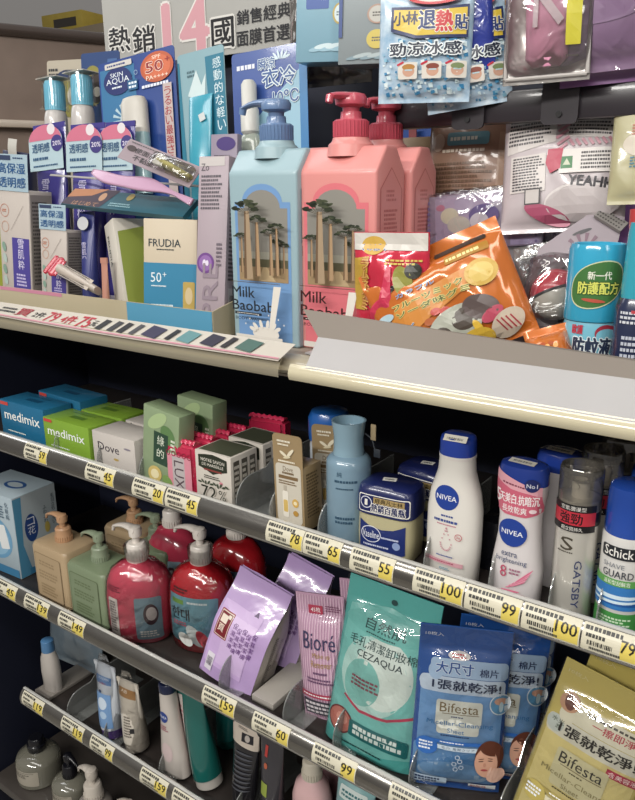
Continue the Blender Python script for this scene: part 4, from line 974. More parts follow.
# ================================================================== fourth shelf
def tube_pack(label, T, W, H, body, cap, capH=.02, prn=None, name='face_wash_tube', up=True, t0=.9, capc=None, D=None, col2=None):
    """squeeze tube, cap at the bottom (up=True means crimp at the top)"""
    t = thing(name, label, 'tube', T=T); r = W / 2
    secs = []
    for k in range(12):
        q = k / 11; z = capH + q * (H - capH)
        secs.append((z, r * (.78 + .22 * q), max(.0012, (D or r * .8) * (1 - q ** 1.6)), 2))
    if not up: secs = [(H - z_ + 0, a, b, n) for z_, a, b, n in secs][::-1]
    m = MB(); m.loft(secs, M(body), seg=36); m.build('tube_body', t, smooth=60)
    m = MB()
    if up: m.lathe([(r * .70, 0), (r * .76, .002), (r * .76, capH - .001), (r * .7, capH)], M(cap), seg=28)
    else: m.lathe([(r * .7, H - capH), (r * .76, H - capH + .001), (r * .76, H - .003), (r * .70, H)], M(cap), seg=28)
    m.build('cap', t)
    m = MB(); zc = H - .004 if up else .004; m.box((0, 0, zc), (W * .99, .003, .009), M(body)); m.build('crimped_seam', t)
    if prn:
        p = Print(); prn(p, W, H); p.build('printed_label', t, on_oval(secs), step=.005, off=.0007)
    return t
def stand(px, Y, zs, dz=0, lean=(0, 0), yaw=0, zref=.08):
    x = XP(px, Y, zs + zref)
    return Matrix.Translation((x, Y, zs + dz)) @ Matrix.Rotation(yaw, 4, 'Z') @ Matrix.Rotation(lean[0], 4, 'X') @ Matrix.Rotation(lean[1], 4, 'Y')

t = thing('lotion_bottle', 'small white bottle with a blue cap leaning left on the fourth shelf', 'bottle', T=stand(52, .78, Z4, .002, (0, -.02), zref=.04))
secs = [(0, .020, .014, 2.3), (.003, .023, .016, 2.3), (.05, .025, .017, 2.3), (.08, .022, .016, 2.2), (.098, .014, .013, 2)]
m = MB(); m.loft(secs, mat('#b9b2ab', rough=.3, coat=.4)); m.build('bottle_body', t)
m = MB(); m.lathe([(.014, .098), (.0145, .1), (.0135, .123), (.011, .125)], mat('#4d7fae', rough=.3, coat=.4)); m.build('cap', t)
T = stand(72, .86, Z4, .002, (-.2, -.1)); t = thing('pouch', 'pale blue grey plastic pouch leaning behind the small white bottle', 'pouch', T=T)
pouch(t, .19, .20, .02, mat('#66747e', rough=.2, coat=.9, bump=.5, bscale=20), 'pouch_body', seed=21)
st = MB(); st.box((0, 0, .004), (.05, .24, .008), mat('#7d7770', rough=.4, coat=.3), .001); o = st.build('spacer_strip'); o.location = (XP(84, .86, Z4), .87, Z4); tag(o, 'pale flat strip lying on the fourth shelf between bottle and tubes', 'strip')

def pr_blue(p, W, H): p.rect(0, H * .8, W * .7, H * .1, '#5f87b8'); p.text('LAUNDRIN', 0, H * .82, W * .5, H * .03, '#e0e6ee'); p.text('LABO', 0, H * .76, W * .3, H * .025, '#b84a4a'); p.rect(0, H * .4, W * .66, H * .46, '#6f96c4'); p.disc(0, H * .5, W * .2, H * .08, '#c6d6e6'); p.disc(W * .05, H * .35, W * .14, H * .05, '#a8c2dc'); p.disc(-W * .1, H * .65, W * .06, H * .02, '#3a4a6a')
def pr_tan(p, W, H): p.rect(0, H * .84, W * .8, H * .12, '#a87c46'); p.text('AB', -W * .1, H * .86, W * .3, H * .04, '#eee6d8'); p.smalls(W * .1, H * .4, W * .3, H * .3, 8, '#6a625a', 4, dens=5); p.rect(W * .25, H * .35, W * .12, H * .07, '#2a2a2c')
t1 = tube_pack('pale blue tube with a purple cap in shrink film', stand(113, .77, Z4, .003, (0, -.08), zref=.05), .064, .155, mat('#c6ccd4', rough=.3, coat=.4), '#5b3f8a', prn=pr_blue)
t2 = tube_pack('cream tube with a tan top band in shrink film beside the pale blue tube', stand(136, .77, Z4, .003, (0, -.10), zref=.05), .062, .145, mat('#d2cabc', rough=.3, coat=.4), '#c9c0b2', prn=pr_tan)
for t_, s_ in ((t1, 1.0), (t2, .94)):
    m = MB(); m.loft([(.0, .024, .022, 2.2), (.02, .026, .024, 2.2), (.13 * s_, .028, .012, 2.2), (.15 * s_, .022, .006, 2.2), (.175 * s_, .012, .002, 2)], FILM, seg=30, cap=(False, False)); m.build('shrink_film', t_)

# tall white tube, blue lid with a square code label (code itself left blank)
t = thing('lotion_bottle', 'tall slim white bottle with a dark cap on the fourth shelf', 'bottle', T=stand(175, .77, Z4, .002, (0, -.06)))
secs = [(0, .028, .017, 2.3), (.003, .031, .019, 2.3), (.05, .030, .019, 2.2), (.13, .019, .016, 2.2), (.17, .0165, .015, 2.1), (.176, .0155, .014, 2)]
m = MB(); m.loft(secs, mat('#c6beb6', rough=.28, coat=.4)); m.build('bottle_body', t)
m = MB(); m.loft([(.176, .0165, .0155, 2), (.190, .0165, .0155, 2), (.193, .0145, .0135, 2)], mat('#1c2546', rough=.25, coat=.5)); m.build('cap', t)
p = Print(); p.rect(0, 0, .017, .016, '#cfcac2'); p.build('cap_sticker', t, on_top(.1934))
p = Print(); p.disc(-.002, .128, .011, .011, '#24418c'); p.text('NIVEA', -.002, .128, .018, .005, '#e8eaf0'); p.smalls(-.002, .105, .02, .012, 3, '#a04a60', 4, dens=6); p.disc(0, .055, .014, .020, '#cdb9b8'); p.build('printed_label', t, on_oval(secs), step=.004, off=.0006)

def pr_teal(p, W, H): p.rect(-W * .38, H * .5, W * .2, H * .9, '#cfc6c0'); p.smalls(-W * .38, H * .5, W * .12, H * .7, 16, '#b0606c', 4, dens=3)
tube_pack('dark teal tube wide at the base and narrow above, beside slim white bottle', stand(208, .785, Z4, .003, (0, -.22)), .066, .185, mat('#12605a', rough=.22, coat=.8), mat('#b5b0a8', rough=.3), name='face_wash_tube', up=True, D=.028, prn=pr_teal)
tube_pack('turquoise tube standing behind the dark teal tube', stand(226, .88, Z4, .002), .055, .17, mat('#127a76', rough=.25, coat=.6), mat('#0f5e5a'))
def pr_dark(p, W, H):
    p.rect(0, H * .88, W * .98, H * .22, '#c8bcae'); p.rect(W * .12, H * .87, W * .42, H * .09, '#26242a', rot=.1); p.disc(W * .12, H * .87, W * .09, H * .035, '#b8b0a8'); p.smalls(-W * .05, H * .95, W * .4, H * .03, 2, '#4a4440', 3)
    for k in range(9): p.disc(W * .05, H * (.7 - k * .05), W * .32, H * .010, '#4a4c54', rot=.1)
tube_pack('black men face wash tube with a pale band on top', stand(244, .785, Z4, .003, (0, .06)), .060, .175, mat('#1e1d22', rough=.25, coat=.7), '#151518', prn=pr_dark, D=.024)
def pr_grey(p, W, H): p.rect(-W * .12, H * .45, W * .3, H * .14, '#8b9a3c'); p.rect(-W * .15, H * .85, W * .12, H * .12, '#b83a34'); p.disc(-W * .12, H * .7, W * .08, H * .03, '#b05a3c')
tube_pack('dark grey tube with a lime green patch under the 60 price tag', stand(272, .785, Z4, .003, (0, .02)), .050, .175, mat('#36343a', rough=.25, coat=.7), '#222226', prn=pr_grey, D=.022)
t = thing('soap_bottle', 'pale pink pump bottle under the 99 price tag on the fourth shelf', 'soap bottle', T=stand(312, .80, Z4, 0, zref=.13))
secs = [(0, .031, .024, 2.5), (.003, .034, .027, 2.5), (.09, .034, .027, 2.4), (.115, .028, .024, 2.2), (.128, .016, .016, 2)]
m = MB(); m.loft(secs, mat('#cfa9a9', rough=.3, coat=.5)); m.build('bottle_body', t); pump(t, .128, 1.05, '#c4bcab', rc=.0165, reach=.045)
p = Print(); p.smalls(0, .08, .04, .02, 3, '#4a5a8a', 4, dens=6); p.build('printed_label', t, on_oval(secs), step=.005, off=.0006)
T = stand(350, .80, Z4, .003, (-.06, .05), zref=.12); t = thing('pouch', 'pale turquoise refill pouch low down right of the pink pump bottle', 'pouch', T=T)
o, fn = pouch(t, .07, .165, .03, mat('#7aa6a8', rough=.22, coat=.8, bump=.3, bscale=25), 'pouch_body', seed=31)
p = Print(); p.rect(0, .13, .05, .02, '#c9d6d2', r=.003); p.smalls(0, .13, .04, .012, 2, '#2a6a70', 5, dens=7); p.build('printed_front', t, fn, step=.008, off=.0006)
T = stand(334, .87, Z4, .003, (-.04, 0), zref=.12); t = thing('pouch', 'dusky pink refill pouch standing behind the pale pink pump bottle', 'pouch', T=T)
pouch(t, .07, .165, .03, mat('#8a6468', rough=.22, coat=.8, bump=.3, bscale=25), 'pouch_body', seed=33)
for px, l in ((66, 'clear divider beside the small white bottle on the fourth shelf'), (103, 'clear divider left of the shrink wrapped tubes'), (158, 'clear divider between the wrapped tubes and the slim white bottle'), (232, 'clear divider between the teal tube and the black tube')):
    divider(px, Z4, .18, .07, l, fh=.055, zref=.045)

# ------------------------------------------------------------------ lowest shelf: clear bottles
GLASSY = mat('#a3a08f', rough=.08, coat=.8, trans=.55)
def clear_bottle(label, px, Y, w, py, kind):
    h = at(px, py, Y).z - Z5
    t = thing('soap_bottle', label, 'soap bottle', T=stand(px, Y, Z5, 0, zref=h)); r = w / 2
    prof = [(r * .93, 0), (r, .004), (r, h * .72), (r * .92, h * .84), (r * .62, h * .94), (r * .36, h)]
    m = MB(); m.lathe(prof, GLASSY if kind == 'black' else mat('#8f8880', rough=.3, coat=.4), seg=40); m.build('bottle_body', t)
    p = Print(); p.rect(0, h * .42, r * 1.9, h * .5, '#aaa394', r=.003); p.rect(0, h * .62, r * 1.5, .001, '#4a463c'); p.smalls(0, h * .5, r * 1.2, h * .16, 3, '#4a463c', 5, dens=8); p.build('paper_label', t, on_round(lambda v: r), step=(.004, None))
    return t, r, h
t, r, h = clear_bottle('clear soap bottle with a round black cap, leftmost on the lowest shelf', 37, .80, .104, 748, 'black')
m = MB(); m.lathe([(r * .40, h), (r * .42, h + .004), (r * .42, h + .016), (r * .36, h + .018), (r * .36, h + .03), (r * .30, h + .034)], mat('#111218', rough=.25, coat=.6)); m.build('cap', t)
t, r, h = clear_bottle('clear soap bottle with a black pump, second on the lowest shelf', 70, .80, .086, 775, 'black')
pump(t, h, 1.0, '#131319', rc=.016, reach=.03, turn=PI)
t, r, h = clear_bottle('grey bottle with a large white pump on the lowest shelf', 94, .79, .078, 797, 'white'); pump(t, h, 1.3, '#c9c0b4', rc=.021, reach=.042)
t, r, h = clear_bottle('bottle with a white pump furthest right on the lowest shelf', 130, .79, .075, 822, 'white'); pump(t, h, .9, '#b9b0a4', rc=.018, reach=.03)
# ================================================================== top shelf
def lean(pb, pt, py, Y, Yt, yaw=0, zs=None, dz=.001):
    """frame of a thing standing on a shelf: base seen in column pb at depth Y, top centre at (pt, py)"""
    zs = Z1 if zs is None else zs
    A = Vector((XP(pb, Y, zs), Y, zs + dz)); B = at(pt, py, Yt); z = B - A; H = z.length; z.normalize()
    x = Vector((math.cos(yaw), math.sin(yaw), 0)); x = (x - z * x.dot(z)).normalized(); y = z.cross(x)
    return Matrix(((x.x, y.x, z.x, A.x), (x.y, y.y, z.y, A.y), (x.z, y.z, z.z, A.z), (0, 0, 0, 1))), H
def wpx(a, b, y, Y): return at(b, y, Y).x - at(a, y, Y).x

# ---- cream display tray at the left
xr = XP(213, .742, Z1 + .02); xl = -1.56; tw = xr - xl
t = thing('display_tray', 'open cream cardboard display tray with a blue patch holding skin care packs', 'tray', ((xl + xr) / 2, .742, Z1 + .001))
CARD = mat('#b3a88c', rough=.75, h2='#a79b7e', vscale=8)
m = MB(); m.box((0, .155, .001), (tw, .31, .002), CARD); m.build('tray_base', t)
m = MB(); m.box((0, 0, .021), (tw, .002, .038), CARD); m.build('front_wall', t)
m = MB(); m.prism([(0, .002), (0, .040), (.10, .062), (.30, .075), (.30, .002)], .002, CARD, axis='x', o=(tw / 2, 0, 0)); m.build('end_wall', t)
m = MB(); m.box((0, .31, .03), (tw, .002, .058), CARD); m.build('rear_wall', t)
bw = XP(213, .742, Z1 + .02) - XP(128, .742, Z1 + .02)
p = Print(); p.rect(tw / 2 - bw / 2, .021, bw, .037, '#4f93b3'); p.rect(tw / 2 - bw * 2.5, .037, bw * 1.2, .006, '#c27f96'); p.build('printed_patch', t, on_front(-.001))

# printed promotion strip lying over the shelf lip
x0, x1 = -1.56, XP(284, .70, Z1)
W = x1 - x0; t = thing('promotion_strip', 'long printed paper strip with red prices curling over the cream lip', 'paper strip', ((x0 + x1) / 2, .70, Z1))
def pf(u, v, o):
    q = (v + .026) / .052; s = math.sin((u / W + .5) * PI * 2.3)
    return (u, -.012 + .036 * q, .0105 + (-.010 + .016 * q) + .0016 * s * (1 - q) + o)
p = Print(); p.rect(0, 0, W, .052, '#c4beb2'); o = p.build('paper', t, pf, step=(.03, .01), off=0); md = o.modifiers.new('thickness', 'SOLIDIFY'); md.thickness = .0005
p = Print(); X = lambda px: XP(px, .705, Z1) - (x0 + x1) / 2
def strip_text(s, a, b, col, h=.024, dv=0): p.text(s, (X(a) + X(b)) / 2, dv, X(b) - X(a), h, col, bold=.04)
strip_text('2件', 34, 45, '#2a2a2c', .020); strip_text('79', 47, 58, '#b22436', .032); strip_text('4件', 62, 76, '#b22436', .026); strip_text('75', 79, 91, '#b22436', .034); strip_text('元', 92, 97, '#2a2a2c', .018)
strip_text('買', 18, 31, '#a0303c', .026); p.smalls(X(10), 0, .05, .022, 2, '#3a3a3c', 3)
for k, (a, b, c) in enumerate(((100, 106, '#2c2c30'), (112, 118, '#3c3c40'), (122, 128, '#2c2c30'), (134, 139, '#4c4c50'), (146, 162, '#3c3a52'), (170, 175, '#2c2c30'), (181, 196, '#5c8a8e'), (205, 220, '#2e2e40'), (226, 232, '#2c2c30'), (240, 258, '#4b6a62'))):
    p.rect((X(a) + X(b)) / 2, .0, X(b) - X(a), .032, c, rot=-.2)
p.rect(0, -.0235, W, .004, '#c98a98')
p.build('printed_text', t, pf, step=(.03, .01), off=.0004)
# clear holder along the lip on the left, ends before the white carton
HOLD = clear(tint='#f2ead4', gl=.22, body=.42, bcol='#b5ac94', rough=.08)
m = MB(); m.grid(lambda a, b: ((a - .5) * W, -.0 - .012 * math.sin(b * PI * .5 + .3), .004 - .023 * b), 40, 6, HOLD); m.v = [(a + (x0 + x1) / 2, b + .70 - YF, c) for a, b, c in m.v]; m.build('label_holder', s1)

# ---- open white carton along the right half
PA, PB_, PC = at(303, 309, .738), at(318, 337, .716), at(305, 368, .676)
xe = .30
t = thing('display_carton', 'long open white carton tray with a grey folded flap, right half of top shelf', 'carton tray', (PB_.x, .716, Z1))
m = MB(); GREY = mat('#837a70', rough=.7, h2='#776e65', vscale=5); WC = mat('#aaa8a8', rough=.6)
def plank(p, q, xa, xb, ya, mt, th=.0016):
    p = Vector(p); q = Vector(q)
    n = Vector((0, -(q.z - p.z), q.y - p.y)).normalized() * th
    vs = []
    for x_, P in ((xa, p), (xe, p), (xe, q), (ya, q)): vs.append(Vector((x_, P.y, P.z)))
    vs = vs + [v + n for v in vs]
    m.add([v - Vector((PB_.x, .716, Z1)) for v in vs], [(0, 1, 2, 3), (7, 6, 5, 4), (0, 4, 5, 1), (1, 5, 6, 2), (2, 6, 7, 3), (3, 7, 4, 0)], mt)
PAR = at(635, 359, .738); zr = PA.z + (PAR.z - PA.z) * (xe - PA.x) / (PAR.x - PA.x)
plank(PA, PB_, PA.x, None, PB_.x, GREY); m.v = [(a, b, c + (zr - PA.z)) if k in (1, 5) else (a, b, c) for k, (a, b, c) in enumerate(m.v)]; m.build('folded_flap', t)
m = MB(); plank(PB_, PC, PB_.x, None, PC.x, WC)
m.build('front_flap', t)
m = MB(); m.box(((xe - PA.x) / 2 + PA.x - PB_.x, .18, .002), (xe - PA.x, .31, .002), WC); m.build('tray_base', t)
m = MB(); xs = XP(302, .70, Z1 - .02); zt, zl = PC.z - Z1 + .002, at(635, 438, .684).z - Z1; m.grid(lambda a, b: (xs + (xe - xs) * a, -.022 - .006 * math.sin(b * PI * .8), zt + (zl - zt) * b), 40, 6, mat('#c2b99c', rough=.18, coat=1)); m.v = [(a, b + .70 - YF, c) for a, b, c in m.v]; m.build('label_holder', s1)

# ---- house shaped pump bottles
def milk(label, T, W, H, D, col, dcol, panel, txt, head, hang):
    """gabled bottle: H is the ridge height"""
    t = thing('body_wash_bottle', label, 'pump bottle', T=T); hs = H * .885
    m = MB(); bm = bmesh.new()
    prof = [(-D / 2, 0), (D / 2, 0), (D / 2, hs), (.012, H), (-.012, H), (-D / 2, hs)]
    a = [bm.verts.new((-W / 2, y, z)) for y, z in prof]; b = [bm.verts.new((W / 2, y, z)) for y, z in prof]
    n = len(prof); bm.faces.new(a[::-1]); bm.faces.new(b)
    for k in range(n): bm.faces.new((a[k], a[(k + 1) % n], b[(k + 1) % n], b[k]))
    bmesh.ops.bevel(bm, geom=bm.edges[:], offset=.0045, segments=3, affect='EDGES', profile=.6)
    m.bm(bm, mat(col, rough=.38, coat=.2, vary=.02)); m.build('bottle_body', t)
    m = MB(); m.lathe([(.030, H - .012), (.028, H + .002), (.0235, H + .006), (.0225, H + .010)], mat(col, rough=.38, coat=.2, vary=.02)); m.build('neck_base', t)
    # label
    p = Print(); lw = W * .82; lb = H * .025; li = H * .335; lt = H * .83; ah = H * .74
    out = [(-lw / 2, lb), (lw / 2, lb), (lw / 2, ah)] + [(lw * .36 * math.cos(a_ / 12 * PI), ah + (lt - ah) * math.sin(a_ / 12 * PI)) for a_ in range(13)] + [(-lw / 2, ah)]
    p.poly(out, panel)
    iw = lw * .90; ia = H * .71; itp = H * .80
    inn = [(-iw / 2, li), (iw / 2, li), (iw / 2, ia)] + [(iw * .36 * math.cos(a_ / 12 * PI), ia + (itp - ia) * math.sin(a_ / 12 * PI)) for a_ in range(13)] + [(-iw / 2, ia)]
    p.poly(inn, '#8b8880')
    p.rect(0, li + (ia - li) * .33, iw, (ia - li) * .16, '#9c9a8c'); p.rect(0, li + (ia - li) * .24, iw, (ia - li) * .14, '#5d5a44'); p.rect(0, li + (ia - li) * .10, iw, (ia - li) * .20, '#a08763')
    p.poly([(-iw * .1, li + .001), (iw * .25, li + .001), (iw * .08, li + (ia - li) * .2), (0, li + (ia - li) * .2)], '#c2aa82')
    R = random.Random(5)
    def tree(u, hgt, tw_, s, c='#a88a68'):
        b0 = li + (ia - li) * (.04 + .14 * (1 - s)); tp = b0 + hgt
        p.poly([(u - tw_ / 2, b0), (u + tw_ / 2, b0), (u + tw_ * .36, b0 + hgt * .5), (u + tw_ * .26, tp), (u - tw_ * .26, tp), (u - tw_ * .36, b0 + hgt * .5)], c)
        p.poly([(u - tw_ / 2, b0), (u - tw_ * .2, b0), (u - tw_ * .12, tp), (u - tw_ * .26, tp), (u - tw_ * .36, b0 + hgt * .5)], '#6e563f')
        for k in range(9):
            a = PI * (k + .5) / 9; L = s * W * .2
            p.poly([(u, tp - .004 * s), (u + L * math.cos(a), tp + L * .42 * math.sin(a)), (u + L * math.cos(a) * .96, tp + L * .42 * math.sin(a) + .0012)], '#4e4636'); p.layer -= 1
        for k in range(26):
            a = PI * R.random(); L = s * W * .23 * R.uniform(.5, 1)
            p.disc(u + L * math.cos(a), tp + L * .45 * math.sin(a) + .002 * s, .006 * s, .0019 * s, ('#333a2a', '#454b36', '#2a3024')[k % 3], n=8, rot=R.uniform(-.3, .3))
    for u, h_, w_, s in ((iw * .42, .030, .004, .35), (iw * .33, .034, .004, .4), (-iw * .38, .040, .005, .45), (iw * .24, .046, .007, .55), (iw * .38, .052, .006, .5), (iw * .02, .060, .009, .65)): tree(u, h_ * H / .22, w_, s)
    tree(-iw * .15, (itp - li) * .74, .0155, .95, '#a38c70')
    p.poly([(-iw / 2, li), (iw / 2, li), (iw / 2, li + .0008), (-iw / 2, li + .0008)], '#5a4a3a')
    p.text('Milk', -lw * .22, H * .285, lw * .42, H * .055, txt, bold=.03); p.text('Baobab', -lw * .05, H * .215, lw * .76, H * .055, txt, bold=.03)
    p.rect(-lw * .14, H * .172, lw * .50, H * .014, txt); p.smalls(-lw * .14, H * .172, lw * .42, H * .006, 1, '#d8d4cc', 5); p.text('BODY WASH', -lw * .13, H * .145, lw * .5, H * .016, txt)
    # pouring milk and crown
    p.poly([(lw * .24, H * .10), (lw * .33, H * .10), (lw * .47, H * .325), (lw * .34, H * .325)], '#dcd6cc')
    p.disc(lw * .18, H * .075, lw * .24, H * .035, '#dcd6cc'); p.rect(lw * .05, H * .045, lw * .86, H * .028, '#d6d0c6', r=.001)
    for k, (a, l_) in enumerate(((.5, .3), (.9, .36), (1.4, .3), (1.9, .36), (2.4, .34), (2.8, .28))):
        u, v = lw * (.18 + math.cos(a) * .24), H * (.08 + math.sin(a) * .045); p.disc(u, v, lw * .03, H * .025, '#dcd6cc', n=12, rot=a - PI / 2); p.disc(lw * (.18 + math.cos(a) * .38), H * (.09 + math.sin(a) * .085), lw * .012, lw * .012, '#dcd6cc', n=10)
    p.build('printed_label', t, on_front(-D / 2))
    # right gable: pressed house outline and data label
    p = Print(); q = D * .38
    def house(s_, c): p.poly([(-q * s_, H * .54), (q * s_, H * .54), (q * s_, H * .80), (0, H * (.80 + .10 * s_)), (-q * s_, H * .80)], c)
    house(1, dcol); house(.93, mat(col, rough=.38, coat=.2, vary=.02)); p.smalls(0, H * .77, q * .9, H * .06, 3, dcol, 4, dens=6); p.smalls(0, H * .65, q * 1.3, H * .12, 6, dcol, 6, dens=9)
    p.rect(0, H * .35, q * 1.9, H * .34, '#c2b3ab'); p.rect(0, H * .50, q * 1.9, H * .05, '#33302e'); p.smalls(0, H * .50, q * 1.6, H * .018, 1, '#d8d2ca', 3); p.smalls(0, H * .35, q * 1.7, H * .22, 13, '#4a4644', 8, dens=16)
    p.build('side_label', t, on_right(W / 2))
    m = MB(); m.box((0, -.0, 0), (.07, .0012, .006), mat(col, rough=.45)); 
    p = Print(); p.smalls(0, 0, W * .68, .006, 1, dcol, 4, dens=9, fill=1); sl = math.atan2(H - hs, D / 2 - .012)
    p.build('embossed_name', t, lambda u, v, o: (u, -D * .27 + v * math.cos(sl) - o * math.sin(sl), H - .003 - (D * .27 - .012) * math.tan(sl) + v * math.sin(sl) + o * math.cos(sl)))
    # pump
    hm = mat(head, rough=.3, coat=.35); z = H + .009
    m = MB(); m.lathe([(.0205, z), (.0215, z + .002), (.0215, z + .020), (.0195, z + .022), (.014, z + .022), (.013, z + .024), (.0125, z + .031)], hm)
    for k in range(30):
        a = 2 * PI * k / 30; m.box((.0215 * math.cos(a), .0215 * math.sin(a), z + .011), (.0012, .0012, .018), hm)
    m.build('pump_collar', t)
    m = MB(); m.lathe([(.010, z + .028), (.0105, z + .036), (.019, z + .039), (.020, z + .046), (.017, z + .051), (.009, z + .053)], hm)
    ca, sa = math.cos(hang), math.sin(hang)
    P = [(ca * d, sa * d, z + .0455 + .003 * math.sin(min(1, d / .05) * PI) - max(0, d - .03) ** 1.5 * .7) for d in [q * (1 if hang > 0 else .72) for q in (.0, .010, .020, .030, .038, .045, .050)]]
    m.tube(P, [.017, .0155, .0125, .010, .0085, .007, .0062], hm, seg=14, flat=.42)
    m.tube([P[-1], (P[-1][0] + ca * .002, P[-1][1] + sa * .002, P[-1][2] - .008)], [.005, .0045], hm, seg=10)
    m.build('pump_head', t)
    return t
YM = .80; D = .068
x, w, _ = fit(231, 298, 260, 170, .765, Z1); H = at(262, 150, .80).z - Z1
milk('tall pale blue house shaped body wash bottle with a slate blue pump', Matrix.Translation((x, .765 + D / 2, Z1)), w * .99, H, D, '#93aeb6', '#6f8b95', '#6e97c6', '#23282e', '#6480a8', PI + .15)
x, w, _ = fit(298, 376, 260, 165, .775, Z1); H = at(340, 147, .809).z - Z1
mp = milk('front salmon pink house shaped body wash bottle beside the blue one', Matrix.Translation((x, .775 + D / 2, Z1)), w * .99, H, D, '#d98a85', '#b8625f', '#d96f78', '#3a1c1c', '#c04a5c', -1.75)
dup(mp, 'salmon pink house shaped body wash bottle standing behind the front pink one', T=Matrix.Translation((x + .006, .775 + D / 2 + .074, Z1)))

# ---- skin care packs in the tray
TZ = Z1 + .004
PUR = '#4b4290'
def hanging_card(t, w, h0, h1, y):
    p = Print(); p.rect(0, (h0 + h1) / 2, w, h1 - h0, '#9fb6c2', r=.001); o = p.build('hang_card', t, on_front(y)); md = o.modifiers.new('thickness', 'SOLIDIFY'); md.thickness = .0006
    p = Print(); H_ = h1 - h0; p.rect(-w * .24, h1 - H_ * .1, w * .44, H_ * .13, '#33405e'); p.text('高保湿', 0, h0 + H_ * .62, w * .86, H_ * .28, '#27568a', bold=.03); p.text('透明感', 0, h0 + H_ * .24, w * .86, H_ * .28, '#27568a', bold=.03)
    p.smalls(w * .24, h1 - H_ * .1, w * .36, H_ * .06, 1, '#27406a', 5, dens=6); p.build('printed_text', t, on_front(y - .0006))
def lotion_box(label, pb, pt, py, a, b, Y, D=.05):
    T, H = lean(pb, pt, py, Y, Y + .01, .1, zs=TZ); w = wpx(a, b, 240, Y)
    t = thing('lotion_box', label, 'carton', T=T); box_pack(t, w, D, H, mat('#b9b0a8', rough=.45))
    p = Print(); p.rect(w * .18, H * .30, w * .56, H * .58, PUR, r=.001); p.vtext('雪肌粋', w * .18, H * .54, w * .2, '#d8d4e8', gap=1.15); p.smalls(w * .18, H * .22, w * .34, H * .12, 4, '#c0b8dc', 5, dens=6)
    p.ring(-w * .3, H * .82, w * .14, .0009, '#b86a4a'); p.ring(-w * .3, H * .68, w * .12, .0009, '#c08a6a'); p.smalls(-w * .3, H * .82, w * .16, .006, 2, '#b86a4a', 3, dens=4)
    for k in range(5): p.disc(-w * .36 + .001 * (k % 2), H * (.1 + .1 * k), w * .06, H * .045, ('#7e9a8a', '#a8b8b0')[k % 2], rot=.3)
    p.rect(w * .1, H * .76, w * .7, .0006, '#8a8078', rot=.9)
    p.build('printed_front', t, on_front(0))
    p = Print(); p.rect(0, H * .5, D * .9, H * .94, '#8e8780'); p.smalls(0, H * .55, D * .76, H * .74, 22, '#4a4640', 7, dens=10); p.build('printed_side', t, on_right(w / 2, 0, D / 2))
    hanging_card(t, w * 1.02, H * .99, H * 1.30, -.001); return t
lotion_box('white and purple lotion carton with a blue hang card, leftmost in the tray', 18, 13, 190, 0, 26, .775)
lotion_box('shorter white and purple lotion carton behind the red and white tube', 55, 53, 229, 42, 65, .775, .04)
def purple_tube(label, pb, pt, py, w, Y, Yt):
    T, H = lean(pb, pt, py, Y, Yt, .15, zs=TZ)
    t = tube_pack(label, T, w, H, mat('#413a86', rough=.25, coat=.7), '#b9b4c4', D=w * .3)
    t.name = 'cream_tube'; y = -w * .14
    p = Print(); p.poly([(-w * .52, H * .74)] + [(w * .52 * math.cos(PI * k / 14), H * .90 + w * .34 * math.sin(PI * k / 14)) for k in range(14, -1, -1)][::1] + [(w * .52, H * .74)], '#a9c0c8')
    o = p.build('sticker_sheet', t, on_front(y)); md = o.modifiers.new('thickness', 'SOLIDIFY'); md.thickness = .0004; md.offset = 0
    p = Print(); p.poly([(w * .50 * math.cos(PI * k / 14), H * .905 + w * .33 * math.sin(PI * k / 14)) for k in range(15)], '#c66b84'); p.disc(w * .2, H * .96, w * .12, w * .12, '#d8d0d4')
    p.disc(w * .36, H * .88, w * .18, w * .18, '#3d3678'); p.text('20%', w * .36, H * .88, w * .26, w * .10, '#e0dcea', bold=.02); p.text('透明感', -w * .14, H * .865, w * .54, H * .05, '#34587c', bold=.03); p.smalls(-w * .1, H * .805, w * .6, H * .028, 1, '#34587c', 4, dens=7); p.smalls(0, H * .765, w * .8, H * .016, 1, '#34587c', 6)
    p.build('sticker_print', t, on_front(y - .0006))
    p = Print(); p.vtext('雪肌粋', -w * .06, H * .66, w * .24, '#c9c4e2', gap=1.15)
    secs = [( .02 + k / 11 * (H - .02), w / 2 * (.78 + .22 * k / 11), max(.0012, w * .3 * (1 - (k / 11) ** 1.6)), 2) for k in range(12)]
    p.build('printed_label', t, on_oval(secs), step=.005, off=.0007); return t
purple_tube('purple cream tube with a pink and blue sticker, leftmost of three', 60, 49, 124, .080, .838, .875)
purple_tube('purple cream tube with a pink and blue sticker, middle of three', 92, 88, 124, .080, .842, .878)
purple_tube('purple cream tube at the right of three, partly behind the clear toothbrush pack', 122, 119, 122, .072, .855, .89)
# small purple tube in front
T, H = lean(92, 87, 212, .80, .82, .1, zs=TZ)
t = tube_pack('small navy tube standing left of the white and green carton', T, .034, H, mat('#333a78', rough=.25, coat=.7), '#c2bcc0', D=.016)
p = Print(); p.disc(0, H * .88, .013, .011, '#c2c4c6'); p.vtext('雪肌粋', 0, H * .66, .010, '#c9c4e2'); p.build('printed_label', t, on_front(-.0105)); t.name = 'cream_tube'
